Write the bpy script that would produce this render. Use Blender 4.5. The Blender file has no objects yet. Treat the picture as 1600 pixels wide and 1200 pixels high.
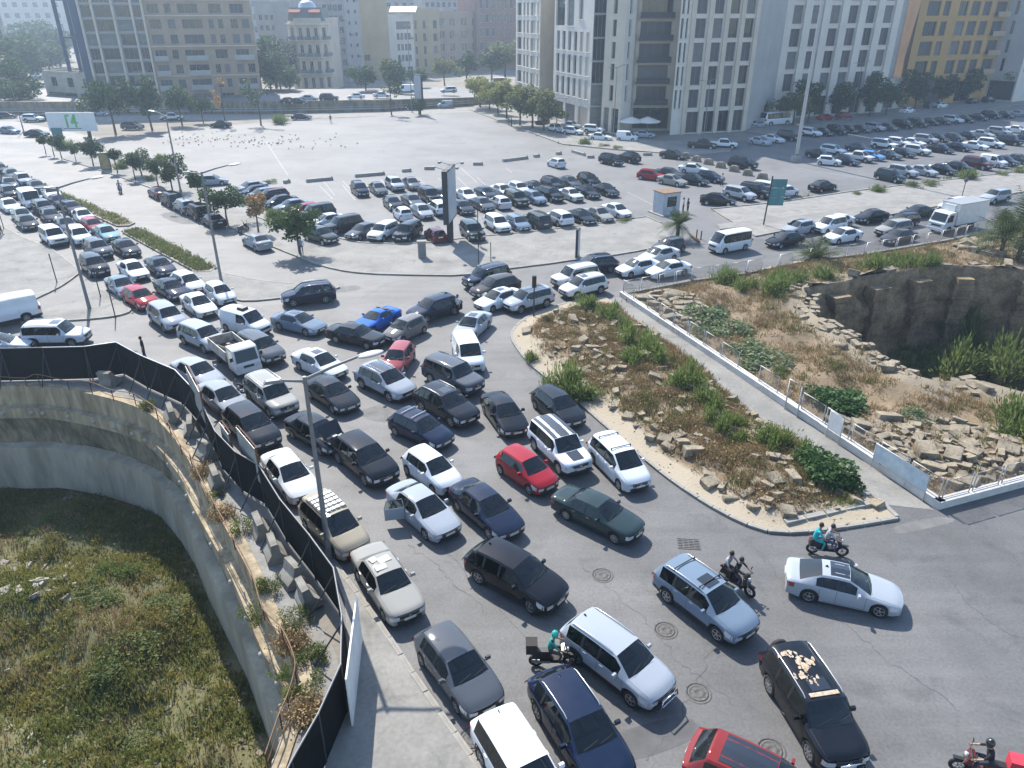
import bpy, bmesh, math, random
from math import sin, cos, pi, radians, sqrt, atan2, hypot
from mathutils import Vector, Matrix, noise
from mathutils.geometry import delaunay_2d_cdt, tessellate_polygon

S = bpy.context.scene
COL = S.collection
# ------------------------------------------------------------------ camera, sky, sun, exposure
FPX, PITCH, CAMH = 1163.3, radians(26.72), 22.27
cam_data = bpy.data.cameras.new('camera')
cam = bpy.data.objects.new('camera', cam_data)
COL.objects.link(cam)
cam.location = (0, 0, CAMH)
cam.rotation_euler = (pi/2 - PITCH, 0, 0)
cam_data.sensor_fit = 'HORIZONTAL'
cam_data.sensor_width = 36
cam_data.lens = FPX/1600*36
cam_data.clip_start = 0.3
cam_data.clip_end = 9000
S.camera = cam
SUN_EL, SUN_AZ = radians(45), radians(115)      # where the sun stands (azimuth from +X, anticlockwise)
W = bpy.data.worlds.new('World')
S.world = W
W.use_nodes = True
wn = W.node_tree
bg = wn.nodes['Background']
sky = wn.nodes.new('ShaderNodeTexSky')
sky.sky_type = 'NISHITA'
sky.sun_disc = False
sky.sun_elevation = SUN_EL
sky.sun_rotation = pi/2 - SUN_AZ
sky.altitude = 20
sky.air_density = 1.0
sky.dust_density = 0.6
sky.ozone_density = 2.0
wn.links.new(sky.outputs[0], bg.inputs[0])
bg.inputs[1].default_value = 0.135
sd = bpy.data.lights.new('sun', 'SUN')
sd.energy = 4.3
sd.angle = radians(0.55)
sd.color = (1.0, 0.94, 0.855)
sun = bpy.data.objects.new('sun', sd)
COL.objects.link(sun)
sun.rotation_euler = Vector((-cos(SUN_AZ)*cos(SUN_EL), -sin(SUN_AZ)*cos(SUN_EL), -sin(SUN_EL))).to_track_quat('-Z', 'Y').to_euler()
S.view_settings.view_transform = 'Standard'
S.view_settings.look = 'None'
S.view_settings.exposure = 1.1
S.view_settings.gamma = 1
S.view_settings.use_curve_mapping = False
S.cycles.max_bounces = 8
S.cycles.transparent_max_bounces = 12
S.cycles.diffuse_bounces = 3
S.cycles.glossy_bounces = 3
S.cycles.volume_bounces = 0
S.cycles.use_denoising = True
S.cycles.caustics_reflective = False
S.cycles.caustics_refractive = False

HAZE = 0.0006
rnd = random.Random(7)
# ------------------------------------------------------------------ survey of the place: image ray to ground point
_s, _c = sin(PITCH), cos(PITCH)
def G(x, y, z=0.0):
    """where the sight line of survey point (x, y) meets height z"""
    u, v = (x-800)/FPX, (600-y)/FPX
    d = Vector((u, _c + v*_s, -_s + v*_c))
    t = (z-CAMH)/d.z
    return Vector((d.x*t, d.y*t, z))
def GP(pts, z=0.0):
    return [G(x, y, z) for x, y in pts]
def inside(p, poly):
    x, y = p[0], p[1]; r = False; j = len(poly)-1
    for i in range(len(poly)):
        a, b = poly[i], poly[j]
        if (a[1] > y) != (b[1] > y) and x < (b[0]-a[0])*(y-a[1])/(b[1]-a[1])+a[0]: r = not r
        j = i
    return r
def polydist(p, poly, closed=True):
    best = 1e9; n = len(poly)
    for i in range(n if closed else n-1):
        a, b = poly[i], poly[(i+1) % n]
        ax, ay, bx, by = a[0], a[1], b[0], b[1]
        dx, dy = bx-ax, by-ay
        L = dx*dx+dy*dy
        t = 0 if L == 0 else max(0, min(1, ((p[0]-ax)*dx+(p[1]-ay)*dy)/L))
        best = min(best, hypot(p[0]-ax-dx*t, p[1]-ay-dy*t))
    return best
def smooth_line(pts, n=4, closed=False):
    """Catmull-Rom through the points"""
    P = [Vector(p) for p in pts]; out = []; N = len(P)
    for i in range(N if closed else N-1):
        if closed: a, b, c, d = P[i-1], P[i], P[(i+1) % N], P[(i+2) % N]
        else: a, b, c, d = P[max(i-1, 0)], P[i], P[i+1], P[min(i+2, N-1)]
        for k in range(n):
            t = k/n
            out.append(0.5*((2*b)+(c-a)*t+(2*a-5*b+4*c-d)*t*t+(3*b-a-3*c+d)*t**3))
    if not closed: out.append(P[-1])
    return out
def fbm(x, y, s=1.0, seed=0.0, o=4):
    return noise.fractal(Vector((x*s+seed, y*s-seed*1.7, seed)), 1.0, 2.0, o, noise_basis='PERLIN_ORIGINAL')

# ------------------------------------------------------------------ materials
MATS = {}
def mat(name, col=(.5, .5, .5), rough=.8, metal=0.0, spec=.5, var=0.0, scale=3.0, col2=None, bump=0.0, bscale=40.0, coords='Object', coat=0.0, detail=5.0, lo=.35, hi=.65, speck=None, stain=None, stretch=None, streak=None):
    """principled surface with procedural colour variation and fine relief"""
    if name in MATS: return MATS[name]
    m = bpy.data.materials.new(name); m.use_nodes = True
    nt = m.node_tree; b = nt.nodes['Principled BSDF']; N = nt.nodes.new; L = nt.links.new
    b.inputs['Base Color'].default_value = (*col, 1)
    b.inputs['Roughness'].default_value = rough
    b.inputs['Metallic'].default_value = metal
    b.inputs['Specular IOR Level'].default_value = spec
    b.inputs['Coat Weight'].default_value = coat
    b.inputs['Coat Roughness'].default_value = .06
    if var or col2 or bump or speck:
        tc = N('ShaderNodeTexCoord'); vec = tc.outputs[coords]; vec0 = vec
        if stretch:
            mp = N('ShaderNodeMapping'); mp.inputs['Scale'].default_value = stretch; L(vec, mp.inputs[0]); vec = mp.outputs[0]
    if var or col2:
        if col2 is None: col2 = tuple(max(0, c*(1-var)) for c in col)
        n1 = N('ShaderNodeTexNoise'); n1.inputs['Scale'].default_value = scale; n1.inputs['Detail'].default_value = detail
        n1.inputs['Roughness'].default_value = .62
        L(vec, n1.inputs['Vector'])
        mr = N('ShaderNodeMapRange'); mr.inputs[1].default_value = lo; mr.inputs[2].default_value = hi
        L(n1.outputs[0], mr.inputs[0])
        mx = N('ShaderNodeMix'); mx.data_type = 'RGBA'
        L(mr.outputs[0], mx.inputs[0])
        mx.inputs[6].default_value = (*col, 1); mx.inputs[7].default_value = (*col2, 1)
        out = mx.outputs[2]
        if speck:
            n3 = N('ShaderNodeTexNoise'); n3.inputs['Scale'].default_value = speck[1]; n3.inputs['Detail'].default_value = 3
            L(vec, n3.inputs['Vector'])
            m3 = N('ShaderNodeMapRange'); m3.inputs[1].default_value = .3; m3.inputs[2].default_value = .7
            m3.inputs[3].default_value = 1-speck[0]; m3.inputs[4].default_value = 1+speck[0]
            L(n3.outputs[0], m3.inputs[0])
            vm = N('ShaderNodeVectorMath'); vm.operation = 'SCALE'
            L(out, vm.inputs[0]); L(m3.outputs[0], vm.inputs[3]); out = vm.outputs[0]
        if streak:     # bands polished by tyres, along the run of the traffic
            mp2 = N('ShaderNodeMapping'); mp2.inputs['Rotation'].default_value = (0, 0, radians(-streak[0])); mp2.inputs['Scale'].default_value = (.05, 1.0, 1)
            L(vec0, mp2.inputs[0]); n5 = N('ShaderNodeTexNoise'); n5.inputs['Scale'].default_value = 1.1; n5.inputs['Detail'].default_value = 4; L(mp2.outputs[0], n5.inputs['Vector'])
            m5 = N('ShaderNodeMapRange'); m5.inputs[1].default_value = .3; m5.inputs[2].default_value = .7; m5.inputs[3].default_value = 1-streak[1]; m5.inputs[4].default_value = 1+streak[1]
            L(n5.outputs[0], m5.inputs[0]); v5 = N('ShaderNodeVectorMath'); v5.operation = 'SCALE'; L(out, v5.inputs[0]); L(m5.outputs[0], v5.inputs[3]); out = v5.outputs[0]
        if stain:      # oil drips and damp marks: irregular darker blots at two sizes
            for sc, th, amt in ((stain[0], .60, stain[1]), (stain[0]*5, .66, stain[1]*.8)):
                n4 = N('ShaderNodeTexNoise'); n4.inputs['Scale'].default_value = sc; n4.inputs['Detail'].default_value = 6; n4.inputs['Roughness'].default_value = .7; n4.inputs['Distortion'].default_value = .6
                L(vec, n4.inputs['Vector'])
                m4 = N('ShaderNodeMapRange'); m4.inputs[1].default_value = th-.06; m4.inputs[2].default_value = th+.1; m4.inputs[3].default_value = 1; m4.inputs[4].default_value = 1-amt
                L(n4.outputs[0], m4.inputs[0]); v4 = N('ShaderNodeVectorMath'); v4.operation = 'SCALE'; L(out, v4.inputs[0]); L(m4.outputs[0], v4.inputs[3]); out = v4.outputs[0]
        L(out, b.inputs['Base Color'])
    if bump:
        n2 = N('ShaderNodeTexNoise'); n2.inputs['Scale'].default_value = bscale; n2.inputs['Detail'].default_value = 4
        L(vec, n2.inputs['Vector'])
        bp = N('ShaderNodeBump'); bp.inputs['Strength'].default_value = bump; bp.inputs['Distance'].default_value = .05
        L(n2.outputs[0], bp.inputs['Height']); L(bp.outputs[0], b.inputs['Normal'])
    MATS[name] = m
    return m

def paint_mat():
    """car paint: every car carries its own colour; dust dulls the upper faces a little"""
    m = bpy.data.materials.new('car_paint'); m.use_nodes = True
    nt = m.node_tree; b = nt.nodes['Principled BSDF']; N = nt.nodes.new; L = nt.links.new
    oi = N('ShaderNodeObjectInfo'); tc = N('ShaderNodeTexCoord')
    n1 = N('ShaderNodeTexNoise'); n1.inputs['Scale'].default_value = 2.3; n1.inputs['Detail'].default_value = 6
    L(tc.outputs['Object'], n1.inputs['Vector'])
    mr = N('ShaderNodeMapRange'); mr.inputs[1].default_value = .35; mr.inputs[2].default_value = .8; mr.inputs[3].default_value = .0; mr.inputs[4].default_value = .022
    L(n1.outputs[0], mr.inputs[0])
    mx = N('ShaderNodeMix'); mx.data_type = 'RGBA'
    L(mr.outputs[0], mx.inputs[0]); L(oi.outputs['Color'], mx.inputs[6]); mx.inputs[7].default_value = (.28, .29, .31, 1)
    L(mx.outputs[2], b.inputs['Base Color'])
    mr2 = N('ShaderNodeMapRange'); mr2.inputs[3].default_value = .38; mr2.inputs[4].default_value = .55
    L(n1.outputs[0], mr2.inputs[0]); L(mr2.outputs[0], b.inputs['Roughness'])
    b.inputs['Coat Weight'].default_value = .9; b.inputs['Coat Roughness'].default_value = .045
    b.inputs['Specular IOR Level'].default_value = 0.0
    b.inputs['Coat Tint'].default_value = (.955, .98, 1, 1)
    MATS['car_paint'] = m
    return m
def tint_mat(name, rough=.8):
    """cloth or plaster whose colour is set per object"""
    m = bpy.data.materials.new(name); m.use_nodes = True
    nt = m.node_tree; b = nt.nodes['Principled BSDF']
    oi = nt.nodes.new('ShaderNodeObjectInfo'); nt.links.new(oi.outputs['Color'], b.inputs['Base Color'])
    b.inputs['Roughness'].default_value = rough
    MATS[name] = m; return m
def glass_mat(name, tint, thru):
    """thin pane: tinted see-through plus mirror reflection that grows at grazing angles"""
    m = bpy.data.materials.new(name); m.use_nodes = True
    nt = m.node_tree; N = nt.nodes.new; L = nt.links.new
    nt.nodes.remove(nt.nodes['Principled BSDF'])
    o = nt.nodes['Material Output']
    tr = N('ShaderNodeBsdfTransparent'); tr.inputs[0].default_value = (*tint, 1)
    df = N('ShaderNodeBsdfDiffuse'); df.inputs[0].default_value = (.012, .015, .016, 1)
    m1 = N('ShaderNodeMixShader'); m1.inputs[0].default_value = 1-thru
    L(tr.outputs[0], m1.inputs[1]); L(df.outputs[0], m1.inputs[2])
    gl = N('ShaderNodeBsdfGlossy'); gl.inputs['Roughness'].default_value = .03; gl.inputs[0].default_value = (.95, 1, 1, 1)
    fr = N('ShaderNodeFresnel'); fr.inputs[0].default_value = 1.6
    m2 = N('ShaderNodeMixShader')
    L(fr.outputs[0], m2.inputs[0]); L(m1.outputs[0], m2.inputs[1]); L(gl.outputs[0], m2.inputs[2])
    L(m2.outputs[0], o.inputs[0])
    MATS[name] = m; return m
def leaf_mat(name, c1, c2, scale=.9, trans=.25):
    """foliage: colour drifts from clump to clump, some light passes the leaf"""
    m = bpy.data.materials.new(name); m.use_nodes = True
    nt = m.node_tree; N = nt.nodes.new; L = nt.links.new; b = nt.nodes['Principled BSDF']
    tc = N('ShaderNodeTexCoord'); geo = N('ShaderNodeNewGeometry')
    n1 = N('ShaderNodeTexNoise'); n1.inputs['Scale'].default_value = scale; n1.inputs['Detail'].default_value = 3
    L(tc.outputs['Object'], n1.inputs['Vector'])
    ad = N('ShaderNodeMath'); ad.operation = 'MULTIPLY_ADD'; ad.inputs[1].default_value = .5; ad.inputs[2].default_value = -.25
    L(geo.outputs['Random Per Island'], ad.inputs[0])
    a2 = N('ShaderNodeMath'); a2.operation = 'ADD'; L(n1.outputs[0], a2.inputs[0]); L(ad.outputs[0], a2.inputs[1])
    mr = N('ShaderNodeMapRange'); mr.inputs[1].default_value = .3; mr.inputs[2].default_value = .7; L(a2.outputs[0], mr.inputs[0])
    mx = N('ShaderNodeMix'); mx.data_type = 'RGBA'; L(mr.outputs[0], mx.inputs[0])
    mx.inputs[6].default_value = (*c1, 1); mx.inputs[7].default_value = (*c2, 1)
    L(mx.outputs[2], b.inputs['Base Color'])
    b.inputs['Roughness'].default_value = .6; b.inputs['Specular IOR Level'].default_value = .25
    tl = N('ShaderNodeBsdfTranslucent'); L(mx.outputs[2], tl.inputs[0])
    ms = N('ShaderNodeMixShader'); ms.inputs[0].default_value = trans
    L(b.outputs[0], ms.inputs[1]); L(tl.outputs[0], ms.inputs[2]); L(ms.outputs[0], nt.nodes['Material Output'].inputs[0])
    MATS[name] = m; return m
def wire_mat(name, col, pitch, duty):
    """woven wire infill: metal wires with open air between"""
    m = bpy.data.materials.new(name); m.use_nodes = True
    nt = m.node_tree; N = nt.nodes.new; L = nt.links.new; b = nt.nodes['Principled BSDF']
    b.inputs['Base Color'].default_value = (*col, 1); b.inputs['Metallic'].default_value = .6; b.inputs['Roughness'].default_value = .45
    tc = N('ShaderNodeTexCoord'); sp = N('ShaderNodeSeparateXYZ'); L(tc.outputs['Object'], sp.inputs[0])
    hits = []
    for k in ('X', 'Z'):
        md = N('ShaderNodeMath'); md.operation = 'PINGPONG'; md.inputs[1].default_value = pitch/2; L(sp.outputs[k], md.inputs[0])
        lt = N('ShaderNodeMath'); lt.operation = 'LESS_THAN'; lt.inputs[1].default_value = pitch/2*duty; L(md.outputs[0], lt.inputs[0]); hits.append(lt)
    mxm = N('ShaderNodeMath'); mxm.operation = 'MAXIMUM'; L(hits[0].outputs[0], mxm.inputs[0]); L(hits[1].outputs[0], mxm.inputs[1])
    tr = N('ShaderNodeBsdfTransparent'); ms = N('ShaderNodeMixShader')
    L(mxm.outputs[0], ms.inputs[0]); L(tr.outputs[0], ms.inputs[1]); L(b.outputs[0], ms.inputs[2])
    L(ms.outputs[0], nt.nodes['Material Output'].inputs[0])
    MATS[name] = m; return m

# ------------------------------------------------------------------ mesh helpers
class MB:
    def __init__(s): s.v, s.f, s.m, s.sm = [], [], [], []
    def quadv(s, pts, mi=0, smooth=False):
        b = len(s.v); s.v += [tuple(p) for p in pts]; s.f.append(tuple(range(b, b+len(pts)))); s.m.append(mi); s.sm.append(smooth)
    def faces(s, vs, fs, mi=0, smooth=False):
        b = len(s.v); s.v += [tuple(p) for p in vs]
        for f in fs: s.f.append(tuple(i+b for i in f)); s.m.append(mi); s.sm.append(smooth)
    def box(s, c, d, rz=0.0, mi=0, top=1.0, rot=None):
        """box centred on c with sizes d, turned by rz; top scales the upper face"""
        x, y, z = d[0]/2, d[1]/2, d[2]/2
        P = [(-x, -y, -z), (x, -y, -z), (x, y, -z), (-x, y, -z), (-x*top, -y*top, z), (x*top, -y*top, z), (x*top, y*top, z), (-x*top, y*top, z)]
        M = rot if rot else Matrix.Rotation(rz, 3, 'Z')
        c = Vector(c)
        s.faces([c + M @ Vector(p) for p in P], [(0, 3, 2, 1), (4, 5, 6, 7), (0, 1, 5, 4), (1, 2, 6, 5), (2, 3, 7, 6), (3, 0, 4, 7)], mi)
    def tube(s, pts, r, n=8, mi=0, r2=None, cap=True, smooth=True):
        pts = [Vector(p) for p in pts]; N = len(pts); vs = []; fs = []
        up = None
        for i, p in enumerate(pts):
            t = (pts[min(i+1, N-1)]-pts[max(i-1, 0)])
            t = t.normalized() if t.length > 1e-9 else Vector((0, 0, 1))
            if up is None: up = Vector((0, 0, 1)) if abs(t.z) < .9 else Vector((1, 0, 0))
            a = t.cross(up).normalized(); b = a.cross(t); 
            rr = r[i] if isinstance(r, (list, tuple)) else (r if r2 is None else r+(r2-r)*i/(N-1))
            for k in range(n):
                w = 2*pi*k/n; vs.append(p+a*cos(w)*rr+b*sin(w)*rr)
        for i in range(N-1):
            for k in range(n):
                fs.append((i*n+k, i*n+(k+1) % n, (i+1)*n+(k+1) % n, (i+1)*n+k))
        s.faces(vs, fs, mi, smooth)
        if cap:
            s.faces(vs[:n], [tuple(range(n))], mi); s.faces(vs[-n:], [tuple(range(n-1, -1, -1))], mi)
    def lathe(s, prof, n=16, axis='Z', mi=0, smooth=True, c=(0, 0, 0), close=False):
        vs = []; fs = []; c = Vector(c)
        for r, h in prof:
            for k in range(n):
                w = 2*pi*k/n
                p = Vector((r*cos(w), r*sin(w), h)) if axis == 'Z' else (Vector((r*cos(w), h, r*sin(w))) if axis == 'Y' else Vector((h, r*cos(w), r*sin(w))))
                vs.append(c+p)
        N = len(prof)
        for i in range(N if close else N-1):
            j = (i+1) % N
            for k in range(n):
                fs.append((i*n+k, i*n+(k+1) % n, j*n+(k+1) % n, j*n+k))
        s.faces(vs, fs, mi, smooth)
    def prism(s, poly, z0, z1, mi=0, bottom=False, mi_side=None):
        """vertical walls round poly and a flat top"""
        n = len(poly); lo = [Vector((p[0], p[1], z0)) for p in poly]; hi = [Vector((p[0], p[1], z1)) for p in poly]
        s.faces(lo+hi, [(i, (i+1) % n, n+(i+1) % n, n+i) for i in range(n)], mi if mi_side is None else mi_side)
        tris = tessellate_polygon([hi])
        s.faces(hi, [tuple(t) for t in tris], mi)
    def mesh(s, name, mats):
        me = bpy.data.meshes.new(name)
        me.from_pydata(s.v, [], s.f)
        if not isinstance(mats, (list, tuple)): mats = [mats]
        for m in mats: me.materials.append(MATS[m] if isinstance(m, str) else m)
        if len(mats) > 1: me.polygons.foreach_set('material_index', s.m)
        me.polygons.foreach_set('use_smooth', s.sm)
        me.update()
        return me
    def build(s, name, mats, parent=None, fix=True):
        me = s.mesh(name, mats)
        if fix: recalc(me)
        return link(name, me, parent)
def recalc(me):
    bm = bmesh.new(); bm.from_mesh(me)
    bmesh.ops.recalc_face_normals(bm, faces=bm.faces)
    bm.to_mesh(me); bm.free()
def link(name, me, parent=None, loc=None, rz=None):
    o = bpy.data.objects.new(name, me); COL.objects.link(o)
    if parent is not None: o.parent = parent
    if loc is not None: o.location = loc
    if rz is not None: o.rotation_euler = (0, 0, rz)
    return o
def empty(name, loc=(0, 0, 0), rz=0.0):
    o = bpy.data.objects.new(name, None); COL.objects.link(o)
    o.location = loc; o.rotation_euler = (0, 0, rz); o.empty_display_size = .3
    return o
def tag(o, label=None, cat=None, group=None, kind=None):
    if label: o['label'] = label
    if cat: o['category'] = cat
    if group: o['group'] = group
    if kind: o['kind'] = kind
    return o
def struct(o): o['kind'] = 'structure'; return o
ORD = ['first', 'second', 'third', 'fourth', 'fifth', 'sixth', 'seventh', 'eighth', 'ninth', 'tenth', 'eleventh', 'twelfth', 'thirteenth', 'fourteenth', 'fifteenth', 'sixteenth', 'seventeenth', 'eighteenth', 'nineteenth', 'twentieth', 'twenty-first', 'twenty-second', 'twenty-third', 'twenty-fourth']

# the materials of the place
mat('asphalt', (.135, .135, .134), .66, var=.36, scale=.16, bump=.25, bscale=60, speck=(.16, 9), detail=9, stain=(.5, .3), streak=(-50, .13))
mat('pale_asphalt', (.158, .160, .162), .72, var=.3, scale=.1, bump=.2, bscale=50, speck=(.12, 5), detail=9, stain=(.25, .25))
mat('worn_asphalt', (.165, .165, .165), .7, var=.32, scale=.16, bump=.2, bscale=50, speck=(.14, 7), detail=8)
mat('dust', (.26, .235, .195), .95, col2=(.17, .155, .13), scale=.15, bump=.3, bscale=8, speck=(.1, 4), detail=8)
mat('pavement', (.255, .248, .228), .9, var=.3, scale=.35, bump=.2, bscale=30, speck=(.1, 6), detail=8, stain=(.6, .3))
mat('slab', (.27, .26, .24), .9, var=.25, scale=.8, bump=.2, bscale=30, speck=(.1, 8), detail=6, stain=(.4, .3))
mat('kerb_stone', (.33, .315, .28), .9, var=.35, scale=1.2, bump=.3, bscale=20)
mat('concrete', (.36, .345, .31), .88, var=.35, scale=.6, bump=.3, bscale=14, speck=(.08, 6))
mat('old_concrete', (.29, .24, .16), .93, col2=(.10, .088, .06), scale=.9, bump=.6, bscale=5, speck=(.25, 4), detail=9, stretch=(1, 1, .35))
mat('block_concrete', (.25, .24, .215), .92, col2=(.14, .13, .11), scale=1.5, bump=.3, bscale=9)
mat('stained_concrete', (.43, .355, .24), .93, col2=(.20, .155, .095), scale=1.1, bump=.4, bscale=6, speck=(.2, 4), detail=9, stretch=(1, 1, .22), stain=(.7, .35))
mat('smooth_concrete', (.47, .415, .31), .9, col2=(.30, .26, .185), scale=.6, bump=.2, bscale=8, speck=(.1, 3), stretch=(1, 1, .25), stain=(.4, .25))
mat('rough_stone', (.30, .215, .125), .95, col2=(.12, .086, .05), scale=.8, bump=.9, bscale=3.2, speck=(.25, 5), detail=9)
mat('ruin_stone', (.31, .26, .185), .95, col2=(.13, .11, .08), scale=1.6, bump=.8, bscale=7, speck=(.15, 9))
mat('earth', (.225, .165, .10), .97, col2=(.12, .092, .055), scale=.5, bump=.7, bscale=6, speck=(.2, 8), detail=8)
mat('sandy', (.40, .345, .26), .97, col2=(.27, .225, .16), scale=.9, bump=.5, bscale=14, speck=(.15, 10))
mat('pit_soil', (.15, .135, .065), .98, col2=(.08, .085, .035), scale=.35, bump=.8, bscale=5, speck=(.2, 6), detail=9)
mat('white_wall', (.62, .61, .58), .85, var=.22, scale=1.2, bump=.15, bscale=15)
mat('galvanised', (.42, .43, .43), .5, metal=.55, var=.2, scale=6)
mat('lamp_steel', (.20, .205, .21), .55, metal=.2, var=.2, scale=3)
mat('dark_steel', (.035, .04, .045), .55, metal=.3)
mat('rust', (.17, .075, .035), .85, var=.5, scale=9)
mat('hoarding', (.008, .009, .011), .9, spec=.15, var=.4, scale=1.5, bump=.3, bscale=4)
mat('white_paint', (.72, .72, .70), .6, var=.15, scale=2)
mat('worn_paint', (.42, .41, .39), .8, var=.4, scale=2.5)
mat('tyre', (.018, .018, .019), .8, var=.3, scale=6)
mat('rim', (.42, .43, .44), .33, metal=.85)
mat('black_trim', (.016, .017, .018), .5)
mat('interior', (.075, .075, .073), .85)
mat('seat', (.14, .13, .12), .85)
mat('chrome', (.6, .61, .62), .15, metal=1)
mat('head_lamp', (.55, .57, .58), .12, spec=.8, coat=1)
mat('tail_lamp', (.32, .012, .012), .18, spec=.7, coat=1)
mat('amber', (.5, .13, .01), .2, coat=1)
mat('plate', (.62, .61, .56), .5)
mat('bark', (.10, .075, .05), .95, var=.4, scale=8, bump=.5, bscale=20)
mat('wood', (.24, .15, .08), .85, var=.4, scale=4)
mat('skin', (.32, .19, .12), .6)
mat('hair', (.018, .014, .012), .7)
mat('shoe', (.05, .045, .045), .6)
mat('dark_cloth', (.03, .035, .05), .9, var=.2, scale=8)
mat('jeans', (.06, .08, .14), .9, var=.2, scale=8)
mat('rubble', (.44, .40, .33), .95, var=.4, scale=2.5, bump=.6, bscale=12)
paint_mat(); tint_mat('tint'); tint_mat('tint_gloss', .3)
glass_mat('car_glass', (.50, .57, .55), .8)
glass_mat('far_glass', (.05, .06, .06), .12)
glass_mat('clear_glass', (.75, .8, .8), .8)
leaf_mat('leaf_green', (.045, .085, .022), (.10, .15, .04))
leaf_mat('leaf_dark', (.035, .065, .02), (.075, .115, .035), trans=.35)
leaf_mat('leaf_yellow', (.16, .185, .04), (.27, .26, .06), trans=.5)
leaf_mat('leaf_dry', (.30, .17, .07), (.36, .26, .12), 1.5)
leaf_mat('leaf_olive', (.105, .14, .05), (.20, .20, .08), trans=.45)
leaf_mat('leaf_pale', (.24, .29, .16), (.12, .17, .075), 1.4, .35)
leaf_mat('grass_dry', (.36, .275, .15), (.25, .165, .085), .5, .25)
leaf_mat('grass_green', (.09, .125, .03), (.17, .165, .05), .4, .25)
leaf_mat('grass_pit', (.12, .155, .036), (.25, .215, .065), .28, .45)
leaf_mat('palm_leaf', (.05, .085, .03), (.12, .14, .05))
wire_mat('wire_mesh', (.34, .34, .34), .06, .13)
# ================================================================== BODIES (grown early, while the scene is still small)
V3 = Vector
def figure(J, R, E, cloth, name='body'):
    """one continuous body grown round a skeleton; cloth(point) picks the material"""
    keys = list(J); me = bpy.data.meshes.new('skel'); me.from_pydata([J[k] for k in keys], [(keys.index(a), keys.index(b)) for a, b in E], [])
    o = bpy.data.objects.new('skel', me); COL.objects.link(o)
    m = o.modifiers.new('skin', 'SKIN'); m.use_smooth_shade = True; m.branch_smoothing = .4
    sv = me.skin_vertices[0].data
    for i, k in enumerate(keys): sv[i].radius = (R[k], R[k]*.92); sv[i].use_root = (k == 'pelvis')
    o.modifiers.new('sub', 'SUBSURF').levels = 1
    bpy.context.view_layer.update()
    ev = o.evaluated_get(bpy.context.evaluated_depsgraph_get()); out = bpy.data.meshes.new_from_object(ev)
    bpy.data.objects.remove(o); out.materials.clear()
    return out
SEG = [('pelvis', 'chest'), ('chest', 'neck'), ('neck', 'head'), ('head', 'crown'), ('pelvis', 'hipL'), ('pelvis', 'hipR'), ('hipL', 'kneeL'), ('hipR', 'kneeR'), ('kneeL', 'ankL'), ('kneeR', 'ankR'), ('ankL', 'toeL'), ('ankR', 'toeR'), ('chest', 'shL'), ('chest', 'shR'), ('shL', 'elL'), ('shR', 'elR'), ('elL', 'wrL'), ('elR', 'wrR'), ('wrL', 'haL'), ('wrR', 'haR')]
RAD = dict(pelvis=.145, chest=.165, neck=.055, head=.095, crown=.085, hipL=.095, hipR=.095, kneeL=.062, kneeR=.062, ankL=.045, ankR=.045, toeL=.04, toeR=.04, shL=.062, shR=.062, elL=.045, elR=.045, wrL=.033, wrR=.033, haL=.034, haR=.034)
def stand(step=0.0, armL=0.0, armR=0.0):
    s = step
    return dict(pelvis=(0, 0, .95), chest=(.02, 0, 1.32), neck=(.02, 0, 1.52), head=(.04, 0, 1.64), crown=(.03, 0, 1.74), hipL=(0, .1, .88), hipR=(0, -.1, .88), kneeL=(s*.35+.02, .11, .48), kneeR=(-s*.25+.02, -.11, .48), ankL=(s*.4, .11, .08), ankR=(-s*.5, -.11, .1), toeL=(s*.4+.17, .12, .04), toeR=(-s*.5+.17, -.12, .04), shL=(0, .19, 1.43), shR=(0, -.19, 1.43), elL=(-.03+armL*.1, .25, 1.15), elR=(-.03+armR*.1, -.25, 1.15), wrL=(.05+armL*.25, .24, .92+armL*.2), wrR=(.05+armR*.25, -.24, .92+armR*.2), haL=(.08+armL*.33, .23, .82+armL*.25), haR=(.08+armR*.33, -.23, .82+armR*.25))
def ride(back=False, bar=.55):
    x = -.55 if back else -.05
    return dict(pelvis=(x-.1, 0, .88), chest=(x+.02, 0, 1.22), neck=(x+.07, 0, 1.42), head=(x+.11, 0, 1.54), crown=(x+.1, 0, 1.64), hipL=(x-.05, .1, .84), hipR=(x-.05, -.1, .84), kneeL=(x+.36, .2, .78), kneeR=(x+.36, -.2, .78), ankL=(x+.28, .2, .38), ankR=(x+.28, -.2, .38), toeL=(x+.45, .2, .34), toeR=(x+.45, -.2, .34), shL=(x+.03, .19, 1.33), shR=(x+.03, -.19, 1.33), elL=(x+.22, .3, 1.12), elR=(x+.22, -.3, 1.12), wrL=(x+bar-.1, .3, 1.04), wrR=(x+bar-.1, -.3, 1.04), haL=(x+bar, .3, 1.02), haR=(x+bar, -.3, 1.02))
POSES = dict(a=stand(.25, .3, 0), b=stand(0, .6, .5), c=stand(.1), d=stand(0, .5, .2), e=stand(.2, .4), f=stand(.2), r=ride(False, .5), q=ride(True, .34))
FIG = {k: figure(J, RAD, SEG, None) for k, J in POSES.items()}
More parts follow.
